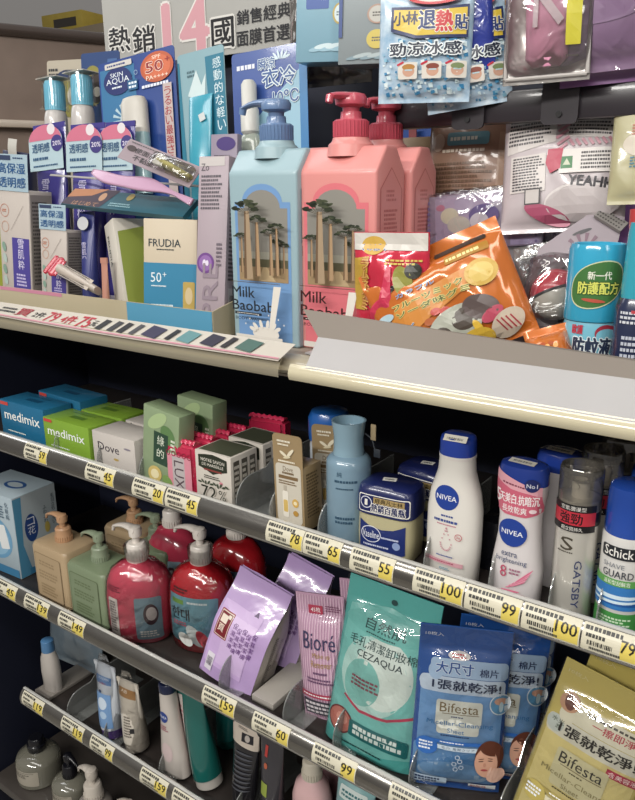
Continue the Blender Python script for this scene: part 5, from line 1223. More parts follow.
# folded white card and navy packs at the far left
T, H = lean(14, 15, 128, .90, .92, .1, zs=TZ); t = thing('lotion_box', 'dark navy pack behind the leftmost lotion carton', 'pack', T=T); box_pack(t, .075, .03, H * .86, mat('#23294a', rough=.35, coat=.4))
m = MB(); m.grid(lambda a, b: ((a - .5) * .026 + .002 * math.sin(b * 4), -.004 - .004 * math.sin(b * PI), H * .86 + (b - .4) * .040), 6, 10, mat('#b3b0a8', rough=.5)); m.build('curled_label', t)
T, H = lean(-2, -2, 175, .87, .88, .1, zs=TZ); t = thing('lotion_box', 'yellow green pack cut off by the left edge', 'pack', T=T); box_pack(t, .04, .03, H, mat('#8f962a', rough=.4))

# red and white tube lying across
def lying(label, name, cat, pa, pb, Ya, Yb, W, H, D, body, extra=None, group=None, up=(0, -.75, .66)):
    """thing lying with its length from pa to pb; its face looks along up"""
    A = at(pa[0], pa[1], Ya); B = at(pb[0], pb[1], Yb); x = (B - A); L = x.length; x.normalize()
    n = Vector(up); n = (n - x * n.dot(x)).normalized(); z = n.cross(x) * -1; y = -n   # y points into the thing, z across
    z = x.cross(y)
    T = Matrix(((x.x, y.x, z.x, A.x), (x.y, y.y, z.y, A.y), (x.z, y.z, z.z, A.z), (0, 0, 0, 1)))
    return thing(name, label, cat, T=T), L
t, L = lying('small red and white tube lying across the front of the tray', 'cream_tube', 'tube', (50, 264), (98, 291), .765, .768, 0, 0, 0, None)
m = MB(); m.grid(lambda a, b: (a * L * .3, -.002 + .004 * math.sin(a * 9) * (1 - a) - .006 * a, (b - .5) * (.034 + .004 * math.sin(a * 12))), 14, 8, mat('#b0243a', rough=.25, coat=.8)); o = m.build('crimped_end', t); md = o.modifiers.new('thickness', 'SOLIDIFY'); md.thickness = .002
secs = []
m = MB(); m.tube([(L * .26 + L * .74 * k / 8, .0, 0) for k in range(9)], [.0165 - .0008 * k for k in range(9)], mat('#b5aa9e', rough=.3, coat=.5), seg=20, flat=.6); m.build('tube_body', t)
p = Print(); p.rect(L * .6, 0, L * .6, .020, '#b5aa9e'); p.smalls(L * .6, 0, L * .58, .020, 6, '#3c3836', 5, dens=22); p.build('printed_text', t, lambda u, v, o: (u, -.0098 - o + abs(v) * .15 , v))

# thin pink tube
T, H = lean(107, 104, 258, .772, .78, 0, zs=TZ); t = tube_pack('slim salmon pink tube upright left of the white and green carton', T, .016, H, mat('#b5806e', rough=.35), '#c9a89a', D=.006, capH=.012); t.name = 'cream_tube'

# FRUDIA cartons
T, H = lean(122, 108, 222, .785, .81, -.35, zs=TZ); w, D = .044, .056
t = thing('cosmetic_carton', 'white carton with a green side panel leaning left at the tray front', 'carton', T=T); box_pack(t, w, D, H, mat('#c6c0b4', rough=.45))
p = Print(); p.text('FRUDIA', -w * .22, H * .70, H * .32, w * .17, '#2e2e2c', rot=PI / 2 + PI, bold=.02); 
for k in range(7): p.rect(w * .1 + .006 * math.cos(k), H * .1 + .006 * math.sin(k), .012, .0005, '#6a6a62', rot=k * .9)
p.build('printed_front', t, on_front(0))
p = Print(); p.poly([(-D * .40, H * .03), (D * .42, H * .03), (D * .42, H * .92), (-D * .40, H * .86)], mat('#8e9a3a', rough=.45, h2='#7b8a30', vscale=12)); p.build('green_panel', t, on_right(w / 2, 0, D / 2))
T, H = lean(170, 170, 219, .765, .78, .38, zs=TZ); w = wpx(149, 191, 260, .77) * .96; D = .036
t = thing('cosmetic_carton', 'cream and blue sunscreen carton printed 50+ right of the green one', 'carton', T=T); box_pack(t, w, D, H, mat('#bfb199', rough=.5))
p = Print(); p.rect(0, H * .30, w * .99, H * .59, '#2e7ea2'); p.text('FRUDIA', -w * .1, H * .78, w * .6, H * .07, '#2e3a40', bold=.02); p.smalls(-w * .05, H * .72, w * .4, H * .02, 1, '#2e3a40', 3)
p.text('50', -w * .26, H * .46, w * .2, H * .09, '#dce6ea'); p.text('+', -w * .1, H * .49, w * .07, H * .04, '#dce6ea'); p.smalls(-w * .2, H * .38, w * .3, H * .02, 1, '#dce6ea', 6); p.smalls(-w * .1, H * .2, w * .5, H * .03, 1, '#cfe0e6', 7)
p.rect(w * .36, H * .26, w * .22, H * .34, '#b59a4c', r=.002); p.disc(w * .36, H * .3, w * .07, H * .08, '#c9b58a'); p.build('printed_front', t, on_front(0))
# tall pinkish grey carton
T, H = lean(209, 214, 156, .765, .80, .15, zs=TZ); w = wpx(195, 221, 240, .775); D = .040
t = thing('cosmetic_carton', 'tall mauve grey carton with a purple roundel left of the blue pump bottle', 'carton', T=T); box_pack(t, w, D, H, mat('#a3949c', rough=.5))
p = Print(); p.rect(-w * .05, H * .97, w * .84, H * .05, '#b9b2b0'); p.text('Zo', -w * .28, H * .94, w * .26, H * .04, '#4a464c'); p.smalls(-w * .05, H * .80, w * .7, H * .2, 9, '#5a545c', 5, dens=10)
p.disc(-w * .18, H * .40, w * .29, w * .29, '#6d3f86'); p.disc(-w * .18, H * .40, w * .22, w * .22, '#8b62a2'); p.disc(-w * .22, H * .40, w * .06, w * .10, '#d8cfe0'); p.disc(-w * .12, H * .40, w * .05, w * .08, '#d8cfe0')
p.text('PRE', -w * .0, H * .24, H * .32, w * .5, '#8c7d88', rot=PI / 2, bold=.03); p.smalls(w * .28, H * .45, w * .2, H * .14, 6, '#6a5f6a', 8, dens=4)
p.build('printed_front', t, on_front(0))
p = Print(); p.smalls(0, H * .60, D * .7, H * .6, 26, '#4c464e', 6, dens=9); p.rect(0, H * .18, D * .6, H * .16, '#c2bcc0'); p.bars(0, H * .18, D * .5, H * .1, '#2a2a2c', 4, bg=None); p.build('printed_side', t, on_right(w / 2, 0, D / 2))
T, H = lean(222, 224, 134, .86, .88, .1, zs=TZ); t = thing('pack', 'small violet card just above the tall mauve carton', 'card', T=T); box_pack(t, .05, .012, H, mat('#8a7f90', rough=.5)); p = Print(); p.disc(.004, H * .95, .018, .010, '#4b3a78'); p.smalls(0, H * .88, .036, .008, 2, '#3a3440', 4); p.build('printed_front', t, on_front(0))

# packs lying on top: clear toothbrush pack, pink brush, dark teal card
t, L = lying('clear blister pack with a printed card lying slanted over the purple tubes', 'blister_pack', 'blister pack', (124, 148), (196, 178), .80, .80, 0, 0, 0, None, up=(.1, -.8, .6))
m = MB(); m.box((L / 2, 0, 0), (L, .001, .036), mat('#8f7f86', rough=.4, coat=.3)); m.build('card', t)
p = Print(); p.text('使面部', L * .30, .004, L * .30, .009, '#2c2a2c', bold=.03); p.text('不黏膩', L * .33, -.008, L * .30, .009, '#2c2a2c', bold=.03); p.smalls(L * .3, .014, L * .5, .003, 1, '#4a4446', 3); p.disc(L * .1, .004, .010, .005, '#3a2c2c'); p.build('printed_text', t, lambda u, v, o: (u, -.0006 - o, v))
m = MB(); m.tube([(L * .52, -.006, .0), (L * .7, -.008, -.002), (L * .98, -.006, -.004)], [.007, .009, .005], mat('#a39a5c', rough=.3, coat=.5), seg=14, flat=.6); m.box((L * .56, -.008, 0), (.018, .010, .018), mat('#c5c2b8', rough=.4), .002); m.build('brush', t)
m = MB(); m.box((L * .72, -.008, -.001), (L * .52, .014, .024), FILM, .004); m.build('clear_bubble', t)
t, L = lying('pale pink flat brush lying below the clear blister pack', 'brush', 'brush', (92, 171), (192, 200), .79, .79, 0, 0, 0, None, up=(.1, -.8, .6))
m = MB(); m.grid(lambda a, b: (a * L, -.003 * math.sin(a * PI), (b - .5) * (.008 + .014 * math.sin(min(1, a * 1.2) * PI) ** 1.0 + .003 * math.sin(a * 14)) - .004 * math.sin(a * 7)), 40, 6, mat('#b58ca8', rough=.3, coat=.4)); o = m.build('handle', t); md = o.modifiers.new('thickness', 'SOLIDIFY'); md.thickness = .004
t, L = lying('dark teal card pack with an orange brown end under the pink brush', 'card_pack', 'card pack', (68, 196), (190, 208), .81, .81, 0, 0, 0, None, up=(.1, -.62, .78))
m = MB(); m.box((L / 2, .004, 0), (L, .008, .040), mat('#1e5a6a', rough=.3, coat=.6)); m.build('pack_body', t)
p = Print(); p.poly([(.001, -.019), (L * .34, -.019), (L * .40, .024), (.001, .019)], '#3a2c3c'); p.poly([(.001, -.002), (L * .20, .006), (L * .30, .024), (.001, .019)], '#a8704a'); p.disc(L * .30, .005, .008, .010, '#b58a6a', rot=.4); p.text('はじめて', L * .2, -.014, L * .22, .010, '#b58a6a'); p.disc(L * .52, .010, .008, .008, '#a8924a'); p.smalls(L * .5, -.01, L * .2, .01, 2, '#8ab0b8', 3)
p.build('printed_front', t, lambda u, v, o: (u, -o, v))
m = MB(); m.box((L * .42, -.012, .035), (L * 1.35, .0012, .004), clear(gl=.5, body=.35, bcol='#d8d4d0')); m.build('clear_edge', t)

# sunscreen blister cards
def blister(label, pb, pt, py, Y, Yt, w, col, yaw=0, name='blister_pack', zs=None, dz=.001):
    T, H = lean(pb, pt, py, Y, Yt, yaw, zs=TZ if zs is None else zs, dz=dz); t = thing(name, label, 'blister pack', T=T)
    m = MB(); m.prism(rrect(w, H, .006, 5, cy=H / 2), .0012, mat(col, rough=.35, coat=.5), o=(0, 0, 0)); m.build('backing_card', t); return t, H
w = wpx(102, 168, 57, .955); t, H = blister('dark blue sunscreen blister card with an orange 50+ circle', 152, 135, 55, .90, .955, w, '#1c3f86', .15)
p = Print(); p.poly([(-w * .48, H * .1), (w * .05, H * .1), (-w * .02, H * .97), (-w * .48, H * .97)], '#2e6f9c'); 
for k in range(14): a = k * 2 * PI / 14; p.poly([(-w * .18, H * .76), (-w * .18 + .028 * math.cos(a), H * .76 + .028 * math.sin(a)), (-w * .18 + .028 * math.cos(a + .2), H * .76 + .028 * math.sin(a + .2))], '#a9c4ce')
p.disc(-w * .18, H * .76, .010, .012, '#c2d2d6')
p.disc(-w * .24, H * .915, w * .19, H * .055, '#1c2a66'); p.text('SKIN', -w * .25, H * .94, w * .17, H * .018, '#dbe4ec'); p.text('AQUA', -w * .24, H * .915, w * .31, H * .027, '#dbe4ec', bold=.01); p.smalls(-w * .24, H * .89, w * .16, H * .012, 1, '#dbe4ec', 3, dens=5)
p.rect(-w * .22, H * .978, w * .36, H * .022, '#c6c2bc', r=.002); p.smalls(-w * .22, H * .978, w * .3, H * .012, 1, '#2c3a76', 4, dens=8)
p.disc(w * .28, H * .932, w * .21, H * .058, '#b5532c'); p.disc(w * .28, H * .932, w * .17, H * .046, '#c9633a'); p.text('SPF', w * .28, H * .97, w * .11, H * .014, '#f0dcc8'); p.text('50', w * .25, H * .935, w * .22, H * .040, '#8e1c1c', bold=.05, outline='#f0e4d4'); p.text('+', w * .42, H * .952, w * .06, H * .016, '#8e1c1c', bold=.05); p.text('PA++++', w * .28, H * .895, w * .28, H * .016, '#f0dcc8')
p.ring(w * .01, H * .93, .004, .001, '#8fa8c2'); p.smalls(w * .26, H * .865, w * .36, H * .02, 1, '#d8dce8', 6, dens=9)
p.rect(-w * .04, H * .885, w * .13, H * .04, '#1b5a86', rot=0); p.smalls(-w * .04, H * .885, w * .10, H * .03, 2, '#d8e4ec', 5, dens=3)
p.rect(w * .40, H * .60, w * .11, H * .52, '#b9a9a6'); p.vtext('うるおい最強さらさ', w * .40, H * .83, w * .085, '#9c3038', gap=1.12, bold=.03)
p.build('printed_card', t, on_front(-.0006))
m = MB(); m.loft([(H * .44, .024, .014, 2.3, .004, -.015), (H * .66, .0265, .015, 2.3, .004, -.015), (H * .68, .026, .015, 2.3, .004, -.015)], mat('#8fb3b8', rough=.3, coat=.4)); o = m.build('bottle', t)
m = MB(); m.loft([(H * .68, .0262, .015, 2.3, .004, -.015), (H * .80, .0262, .015, 2.3, .003, -.015), (H * .82, .022, .012, 2.3, .003, -.015), (H * .825, .015, .008, 2.3, .003, -.015)], mat('#c3bfb6', rough=.35, h2='#b3aea4')); m.build('bottle_cap', t)
p = Print(); p.text('SKIN', 0, H * .62, .022, .007, '#3a6a8a'); p.text('AQUA', .001, H * .58, .032, .010, '#3a6a8a'); p.build('bottle_print', t, on_front(-.0306, 0, .004))

def capped(label, pb, pt, py, Y):
    T, H = lean(pb, pt, py, Y, Y + .03, .0, zs=TZ); t = thing('blister_pack', label, 'blister pack', T=T); r = .0215
    m = MB(); m.lathe([(r, .0), (r, H - .085), (r * .98, H - .066), (r * .9, H - .056), (r * .8, H - .052)], mat('#b9b4b0', rough=.35, coat=.3)); m.build('bottle', t)
    m = MB(); m.lathe([(r * .86, H - .052), (r * .86, H - .004), (r * .8, H)], mat('#6fbdd6', rough=.35, coat=.3))
    for k in range(28): a = 2 * PI * k / 28; m.box((r * .86 * math.cos(a), r * .86 * math.sin(a), H - .028), (.001, .001, .045), mat('#6fbdd6', rough=.35, coat=.3))
    m.build('cap', t)
    m = MB(); m.lathe([(r * 1.3, H - .05), (r * 1.12, H - .046), (r * 1.06, H + .003), (r * 1.35, H + .0045), (r * 1.35, H + .0055), (0.001, H + .006)], clear(gl=.08, rough=.05), cap=(False, False)); m.build('clear_bubble', t)
    m = MB(); m.box((0, 0, H + .005), (r * 2.9, r * 1.7, .0012), mat('#c9c4ba', rough=.4)); m.build('top_flange', t)
    return t
capped('turquoise capped white bottle in a clear blister, left one of the pair', 66, 54, 82, .90)
capped('turquoise capped white bottle in a clear blister, right one of the pair', 92, 81, 76, .91)
w = .11; t, H = blister('cream and dark blister card behind the left turquoise cap', 72, 66, 60, .985, 1.01, w, '#b3aa98', .1)
p = Print(); p.disc(.004, H * .86, w * .46, H * .1, '#2b3a5c'); p.disc(.01, H * .84, w * .3, H * .08, '#8a8440'); p.disc(.016, H * .85, w * .12, H * .04, '#c9c2b2'); p.smalls(-w * .3, H * .95, w * .3, H * .04, 2, '#3a3a3c', 4, dens=4); p.build('printed_card', t, on_front(-.0006))
w = .10; t, H = blister('navy blister card behind the right turquoise cap', 108, 100, 52, .965, .99, w, '#2d4676', .1)
p = Print(); p.disc(-w * .2, H * .87, w * .28, H * .08, '#8a8440'); p.disc(-w * .12, H * .86, w * .2, H * .06, '#3d3430'); p.disc(-w * .1, H * .845, w * .1, H * .02, '#c9c2b2'); p.poly([(w * .1, H * .8), (w * .44, H * .8), (w * .44, H * .97), (w * .2, H * .97)], '#47689a'); p.build('printed_card', t, on_front(-.0006))

# turquoise tube on a pale card, card with purple edge behind
w = wpx(180, 214, 50, .95) * 1.25; t, H = blister('pale blister card with a turquoise tube, left of the cold spray card', 214, 200, 50, .90, .95, w, '#7fa3ad', .1)
p = Print(); p.poly([(-w * .5, H * .3), (-w * .36, H * .3), (-w * .46, H * .97), (-w * .5, H * .97)], '#17708a'); p.poly([(w * .26, H * .05), (w * .49, H * .05), (w * .49, H * .97), (w * .10, H * .97)], '#17708a'); p.vtext('感動的な軽い', w * .34, H * .94, w * .17, '#cfe0e4', gap=1.2, rot=.05)
p.smalls(-w * .2, H * .92, w * .2, H * .03, 2, '#4a6a74', 4, dens=4); p.poly([(-w * .3, H * .84), (-w * .1, H * .93), (0, H * .87), (w * .1, H * .91), (w * .06, H * .8)], '#c3d4d6'); p.build('printed_card', t, on_front(-.0006))
m = MB(); m.loft([(H * .35, .020, .012, 2.2, 0, -.013), (H * .6, .0225, .011, 2.2, 0, -.012), (H * .80, .0235, .004, 2.2, 0, -.006), (H * .83, .024, .0012, 2.2, 0, -.004)], mat('#1f8ca6', rough=.25, coat=.7, h2='#3aa2b6', vscale=40)); m.build('tube', t)
p = Print(); p.rect(.010, H * .74, .012, .012, '#c6cccc', rot=.3); p.build('tube_sticker', t, on_front(-.017))
w = .08; t, H = blister('lavender grey card standing between the dark blue and turquoise blister cards', 186, 178, 60, .99, 1.0, w, '#6f7090', .1)

# cold spray on a blue card
w = wpx(234, 303, 46, .96); t, H = blister('blue card with a clear spray bottle printed minus ten degrees', 277, 268, 48, .93, .96, w, '#2f4f96', .12)
p = Print(); p.poly([(w * .06, H * .45), (w * .44, H * .45), (w * .44, H * .92), (-w * .2, H * .75), (-w * .3, H * .62)], '#8eb8cc'); p.poly([(w * .40, 0), (w * .5, 0), (w * .5, H * .98), (w * .40, H * .98)], '#2f78b0')
p.smalls(-w * .28, H * .945, w * .30, H * .03, 1, '#d8dce8', 3, dens=5)
for k in range(6): a = .3 + k * .5; p.disc(w * .16 + .012 * math.cos(a), H * .955 + .006 * math.sin(a), .007, .0018, '#c9dce4', rot=a)
p.text('瞬涼', -w * .02, H * .945, w * .22, H * .04, '#26508c', bold=.03, outline='#d0dde2'); p.text('衣冷', w * .14, H * .892, w * .44, H * .065, '#26508c', bold=.03, outline='#d0dde2'); p.text('-10℃', w * .18, H * .82, w * .42, H * .045, '#26508c', bold=.03, outline='#d0dde2')
p.build('printed_card', t, on_front(-.0006))
m = MB(); m.loft([(H * .1, .022, .016, 2.5, -.026, -.018), (H * .66, .022, .016, 2.5, -.026, -.018), (H * .69, .014, .010, 2.2, -.026, -.018)], mat('#a9b2a6', rough=.1, coat=.6, trans=.3)); m.build('spray_bottle', t)
m = MB(); m.lathe([(.011, H * .69), (.0145, H * .70), (.0145, H * .78), (.012, H * .79), (.012, H * .87), (.008, H * .885)], mat('#c4c4be', rough=.35), c=(-.026, -.018)); m.build('spray_cap', t)
p = Print(); p.smalls(0, H * .4, .028, .02, 3, '#5a7a5a', 4, dens=6); p.disc(0, H * .3, .008, .010, '#5f9a5c'); p.build('bottle_print', t, on_front(-.0345, 0, -.026))

# promotion board at the back
A = at(104, 24, 1.085); B = at(298, 0, 1.085); C0 = at(104, 62, 1.085)
t = thing('promotion_board', 'pale grey promotion board with black characters and a big pink 14', 'sign', ((A.x + B.x) / 2, 1.085, C0.z - .02)); W = B.x - A.x; H = A.z - C0.z + .075
m = MB(); m.prism(rrect(W, H, .010, 5, cy=H / 2), .003, mat('#a5a49f', rough=.5)); m.build('board_panel', t)
lz = C0.z - .02 - Z1
for sx in (-.3, .3): m = MB(); m.box((sx * W, .004, -lz / 2 + .01), (.02, .003, lz + .02), mat('#8a8a86')); m.build('leg', t)
p = Print(); cxm = (A.x + B.x) / 2; z0 = C0.z - .02
def bt(s, a, b, y0_, y1_, col, **k):
    P1 = at(a, (y0_ + y1_) / 2, 1.083); P2 = at(b, (y0_ + y1_) / 2, 1.083); top = at((a + b) / 2, y0_, 1.083).z; bot = at((a + b) / 2, y1_, 1.083).z
    p.text(s, (P1.x + P2.x) / 2 - cxm, (top + bot) / 2 - z0, P2.x - P1.x, top - bot, col, **k)
bt('熱', 109, 130, 27, 52, '#232326', bold=.04, outline='#d6d4ce', ow=.05); bt('銷', 133, 155, 26, 52, '#232326', bold=.04, outline='#d6d4ce', ow=.05)
bt('14', 164, 208, 0, 56, '#cf98a0', bold=.07, outline='#dcd8d2', ow=.04); bt('國', 212, 234, 18, 48, '#232326', bold=.04, outline='#d6d4ce', ow=.05)
bt('銷售經典', 237, 291, 6, 21, '#2c2c30', bold=.03); bt('面膜首選', 237, 290, 27, 43, '#2c2c30', bold=.03)
p.build('printed_characters', t, on_front(-.0016))
# ================================================================== right half of the top shelf
# hanging bar with brackets
zb = at(560, 104, .90).z
bar = thing('hanging_bar', 'dark metal hanging bar with brackets behind the cooling patch bags', 'bar', (-.14, .90, zb))
BM = mat('#2b262b', rough=.3, coat=.4, h2='#353035', vscale=6)
xa = XP(385, .9, zb) + .14
m = MB(); m.box(((xa + .5) / 2, 0, 0), (.5 - xa, .022, .036), BM, .003); m.build('crossbar', bar)
for px in (560, 468):
    xc = XP(px, .885, zb) + .14
    m = MB(); m.prism(rrect(.042, .05, .007, 5), .004, BM, o=(xc, -.0135, .002)); m.build('bracket', bar)
    m = MB(); m.tube([(xc, -.015, -.012), (xc, -.0175, -.012)], .0035, mat('#0c0b0d', rough=.6), seg=12); m.build('bolt', bar)
for xx in (xa + .02, .2):
    m = MB(); m.box((xx, .12, 0), (.02, .22, .02), BM, .002); m.build('support_arm', bar)

def hang_pose(pt, pb, Y, yaw=0, Yb=None):
    T, H = up_pose(pb, pt, Yb or Y, Y, yaw); return T, H
def film_over(t, fn, W, H, s=1.02, off=.003, mt=None):
    m = MB(); m.grid(lambda a, b: (lambda q: (q[0] * s, q[1] - off, q[2]))(fn((a - .5) * W, b * H, 0)), 30, 40, mt or CLW); return m.build('clear_overwrap', t)

# cooling patch bags
def cooling(label, pt, pb, Y, W, seed, yaw=.35, extra=None):
    T, H = hang_pose(pt, pb, Y, yaw); H = .128; T = T.copy()
    t = thing('cooling_patch_bag', label, 'bag', T=T)
    m = mat('#2f86b8', rough=.25, coat=.8, bump=.2, bscale=25, h2='#e6f0f2', vscale=75)
    o, fn = pouch(t, W, H, .022, m, 'pouch_body', seed=seed, wr=.0012, top=.08, bot=.05)
    p = Print()
    R = random.Random(seed)
    for k in range(170):
        u, v = R.uniform(-.47, .44) * W, R.uniform(.03, .52) * H; s_ = R.uniform(.0015, .005); p.layer -= .8
        p.poly([(u, v), (u + s_, v + s_ * R.uniform(-.4, .6)), (u + s_ * .8, v + s_ * R.uniform(.7, 1.2)), (u - s_ * .2, v + s_ * .8)], R.choice(('#2f7fae', '#c9dde2', '#7fb4cc', '#d8e6e8', '#3c8cb8')))
    p.poly([(-W * .36, H * .60), (-W * .10, H * .53), (W * .46, H * .53), (W * .46, H * .80), (W * .1, H * .78), (-W * .36, H * .80)], '#1d2c5c'); p.poly([(-W * .33, H * .62), (-W * .08, H * .555), (W * .44, H * .555), (W * .44, H * .775), (W * .1, H * .755), (-W * .33, H * .775)], '#d3b52c')
    p.text('小林', -W * .20, H * .70, W * .26, H * .11, '#22264a', bold=.05); p.text('退', W * .03, H * .68, W * .18, H * .15, '#22366e', bold=.06, outline='#e6e2d0'); p.text('熱', W * .21, H * .665, W * .17, H * .17, '#c22a32', bold=.06, outline='#e6e2d0'); p.text('貼', W * .385, H * .655, W * .13, H * .12, '#22366e', bold=.05, outline='#e6e2d0')
    p.text('勁涼冰感', W * .02, H * .445, W * .76, H * .105, '#232a3e', bold=.06, outline='#dfe6e8', ow=.07)
    for k in range(3):
        u = -W * .16 + k * W * .26; p.rect(u, H * .265, W * .21, H * .14, '#dcd6cc', r=.002); p.disc(u + W * .01, H * .26, W * .065, H * .045, '#cfa088'); p.disc(u + W * .01, H * .295, W * .07, H * .025, ('#b5803c', '#8c4a3c', '#7a8a5c')[k]); p.rect(u + W * .01, H * .27, W * .08, H * .012, '#b8d4dc'); p.rect(u - W * .08, H * .325, W * .08, H * .018, '#c22a42', r=.001, rot=.4)
    p.disc(W * .1, H * .88, W * .3, H * .08, '#c84a50'); p.disc(W * .1, H * .89, W * .26, H * .07, '#dccabf'); p.smalls(W * .1, H * .89, W * .3, H * .05, 2, '#b8363e', 4, dens=7)
    p.build('printed_front', t, fn, step=.009, off=.0006)
    return t
cooling('foremost cooling patch bag with yellow banner and red character hanging from the top', (427, 2), (423, 103), .84, .108, 41)
cooling('second cooling patch bag hanging right behind the first one', (462, 8), (470, 108), .875, .100, 42)
T, H = hang_pose((470, 0), (474, 72), .868, .3); t = thing('foil_sachet', 'deep blue foil sachet between the cooling bags and the brown bag', 'sachet', T=T); pouch(t, .05, .14, .012, mat('#2a3a94', rough=.2, coat=.9, bump=.3), 'pouch_body', seed=55)

def paper_bag(label, name, pt, pb, Y, W, H, col, seed, prn, yaw=.2, rough=.4, coat=.4, t_=.02, film=False, Yb=None, h2=None):
    T, _ = hang_pose(pt, pb, Y, yaw, Yb); t = thing(name, label, 'bag', T=T)
    o, fn = pouch(t, W, H, t_, mat(col, rough=rough, coat=coat, bump=.25, bscale=25, h2=h2, vscale=20), 'pouch_body', seed=seed, wr=.0015)
    p = Print(); prn(p, W, H); p.build('printed_front', t, fn, step=.009, off=.0006)
    if film: film_over(t, fn, W, H)
    return t, fn
def pr_br(p, W, H): p.vtext('天然面膜紙', -W * .2, H * .85, W * .22, '#6f5440'); p.smalls(W * .15, H * .5, W * .4, H * .7, 18, '#7d6048', 5, dens=5)
paper_bag('brown kraft pouch hanging between the blue sachet and the pink pencil bag', 'pouch', (499, 0), (497, 88), .90, .05, .20, '#8b6a52', 61, pr_br)

# clear zip bag with a pink case inside
T, H = hang_pose((552, -40), (545, 83), .85, .15); W = .092; H = .20
t = thing('zip_bag', 'clear silvery zip bag holding a pink pouch with a pale letter and yellow label', 'bag', T=T)
o, fn = pouch(t, W, H, .03, clear(gl=.2, bump=.8, bscale=26, rough=.12, body=.05, bcol='#dcd6d2'), 'bag_film', seed=63, wr=.002, back=mat('#c3bdb8', rough=.25, metal=.3, coat=.6, bump=.5, bscale=26))
m = MB(); m.loft([(H * .08, W * .16, .006, 2.4), (H * .12, W * .24, .010, 2.4), (H * .5, W * .27, .012, 2.6), (H * .95, W * .27, .012, 2.6)], mat('#eaa0bf', rough=.45)); m.build('pink_case', t)
p = Print()
p.rect(-W * .12, H * .44, W * .055, H * .34, '#e6d2d8'); p.poly([(-W * .10, H * .42), (-W * .03, H * .40), (W * .19, H * .60), (W * .12, H * .61)], '#e6d2d8'); p.poly([(-W * .05, H * .45), (-W * .10, H * .41), (W * .14, H * .27), (W * .20, H * .30)], '#e6d2d8')
p.build('pale_letter', t, on_front(-.0135))
p = Print(); p.rect(W * .31, H * .56, W * .16, H * .78, '#c9c02c', r=.001); p.vtext('防水收納袋可愛', W * .28, H * .58, W * .055, '#3a3814', gap=1.25); p.vtext('化妝包筆袋大容', W * .345, H * .58, W * .055, '#3a3814', gap=1.25); p.smalls(W * .32, H * .12, W * .16, H * .02, 1, '#5a5450', 4, dens=6)
p.build('yellow_label', t, fn, step=.009, off=.0015)
m = MB(); 
for s_ in (-1, 1): m.tube([(s_ * W * .47, -.001, H * .03), (s_ * W * .47, -.001, H * .99)], .0022, mat('#b5b0ac', rough=.2, coat=.8), seg=8)
m.tube([(-W * .47, -.001, H * .03), (W * .47, -.001, H * .03)], .0022, mat('#b5b0ac', rough=.2, coat=.8), seg=8)
m.build('welded_rim', t)

def pr_pur(p, W, H): p.disc(-W * .2, H * .5, W * .4, H * .16, '#5f4466'); p.disc(-W * .15, H * .75, W * .42, H * .13, '#85648c'); p.disc(-W * .2, H * .30, W * .42, H * .08, '#9a7aa0'); p.disc(W * .18, H * .36, W * .12, H * .09, '#7a2a2c'); p.disc(W * .16, H * .38, W * .04, H * .03, '#b56a5c'); p.rect(W * .18, H * .60, W * .4, H * .12, '#5a2a78', r=.003); p.text('雪巧', W * .18, H * .60, W * .3, H * .08, '#d8cce0', bold=.04)
paper_bag('glossy purple snack bag hanging at the top right corner', 'snack_bag', (626, -60), (620, 70), .87, .12, .21, '#9a7a9e', 65, pr_pur, film=True, coat=.9, rough=.22)
def pr_none(p, W, H): p.smalls(0, H * .2, W * .6, H * .06, 2, '#6c4a78', 4, dens=8)
paper_bag('plain mauve bag low behind the glossy purple snack bag', 'snack_bag', (612, 0), (608, 84), .885, .10, .17, '#8e5f98', 66, pr_none, coat=.9, rough=.25)

# two hanging cartons at the top centre
def hang_box(label, pt, pb, Y, W, H, D, col, prn, yaw=.0):
    T, _ = hang_pose(pt, pb, Y, yaw); t = thing('hanging_carton', label, 'carton', T=T)
    box_pack(t, W, D, H, mat(col, rough=.4, coat=.3)); p = Print(); prn(p, W, H); p.build('printed_front', t, on_front(0))
    p = Print(); p.rect(0, H / 2, D * .94, H * .96, '#847d74'); p.smalls(0, H * .5, D * .7, H * .8, 20, '#5a544c', 5, dens=8); p.build('printed_side', t, on_right(W / 2, 0, D / 2)); return t
def pr_lb(p, W, H):
    p.rect(-W * .12, H * .70, W * .4, H * .6, '#35569c', r=.002); p.vtext('雪肌精', -W * .02, H * .60, W * .1, '#c9d4e4'); p.disc(W * .28, H * .70, W * .11, H * .06, '#b8a04c'); p.disc(W * .28, H * .70, W * .09, H * .05, '#c9dce2'); p.disc(W * .28, H * .36, W * .13, H * .08, '#b8a04c'); p.disc(W * .28, H * .36, W * .10, H * .065, '#cfdfe2'); p.smalls(W * .28, H * .36, W * .12, H * .04, 2, '#5a6a6c', 3, dens=4)
    for k in range(5): p.disc(-W * .1 + k * W * .1, H * (.10 + .02 * (k % 2)), W * .16, H * .018, ('#8fb6c6', '#c6dade')[k % 2], rot=.15)
hang_box('pale blue carton with round gold badges hanging above the blue pump bottle', (326, -60), (323, 62), .93, .085, .17, .05, '#7fa9bb', pr_lb, .25)
def pr_gb(p, W, H):
    for k, (v, c) in enumerate(((.78, '#a8a49c'), (.56, '#b56a50'), (.36, '#a88a7a'), (.18, '#c9b54c'))): p.disc(W * .15, H * v, W * .17, H * .07, c); p.disc(W * .15, H * v, W * .14, H * .058, '#b5b4ac' if k < 3 else '#c9b54c'); p.smalls(W * .15, H * v, W * .16, H * .04, 2, '#5c5a54', 3 + k, dens=4)
    for k in range(5): p.disc(-W * .2 + k * W * .12, H * (.05 + .015 * (k % 2)), W * .16, H * .014, ('#7f98a2', '#a9b8ba')[k % 2], rot=.15)
    p.rect(-W * .46, H * .6, W * .06, H * .8, '#2f4a86')
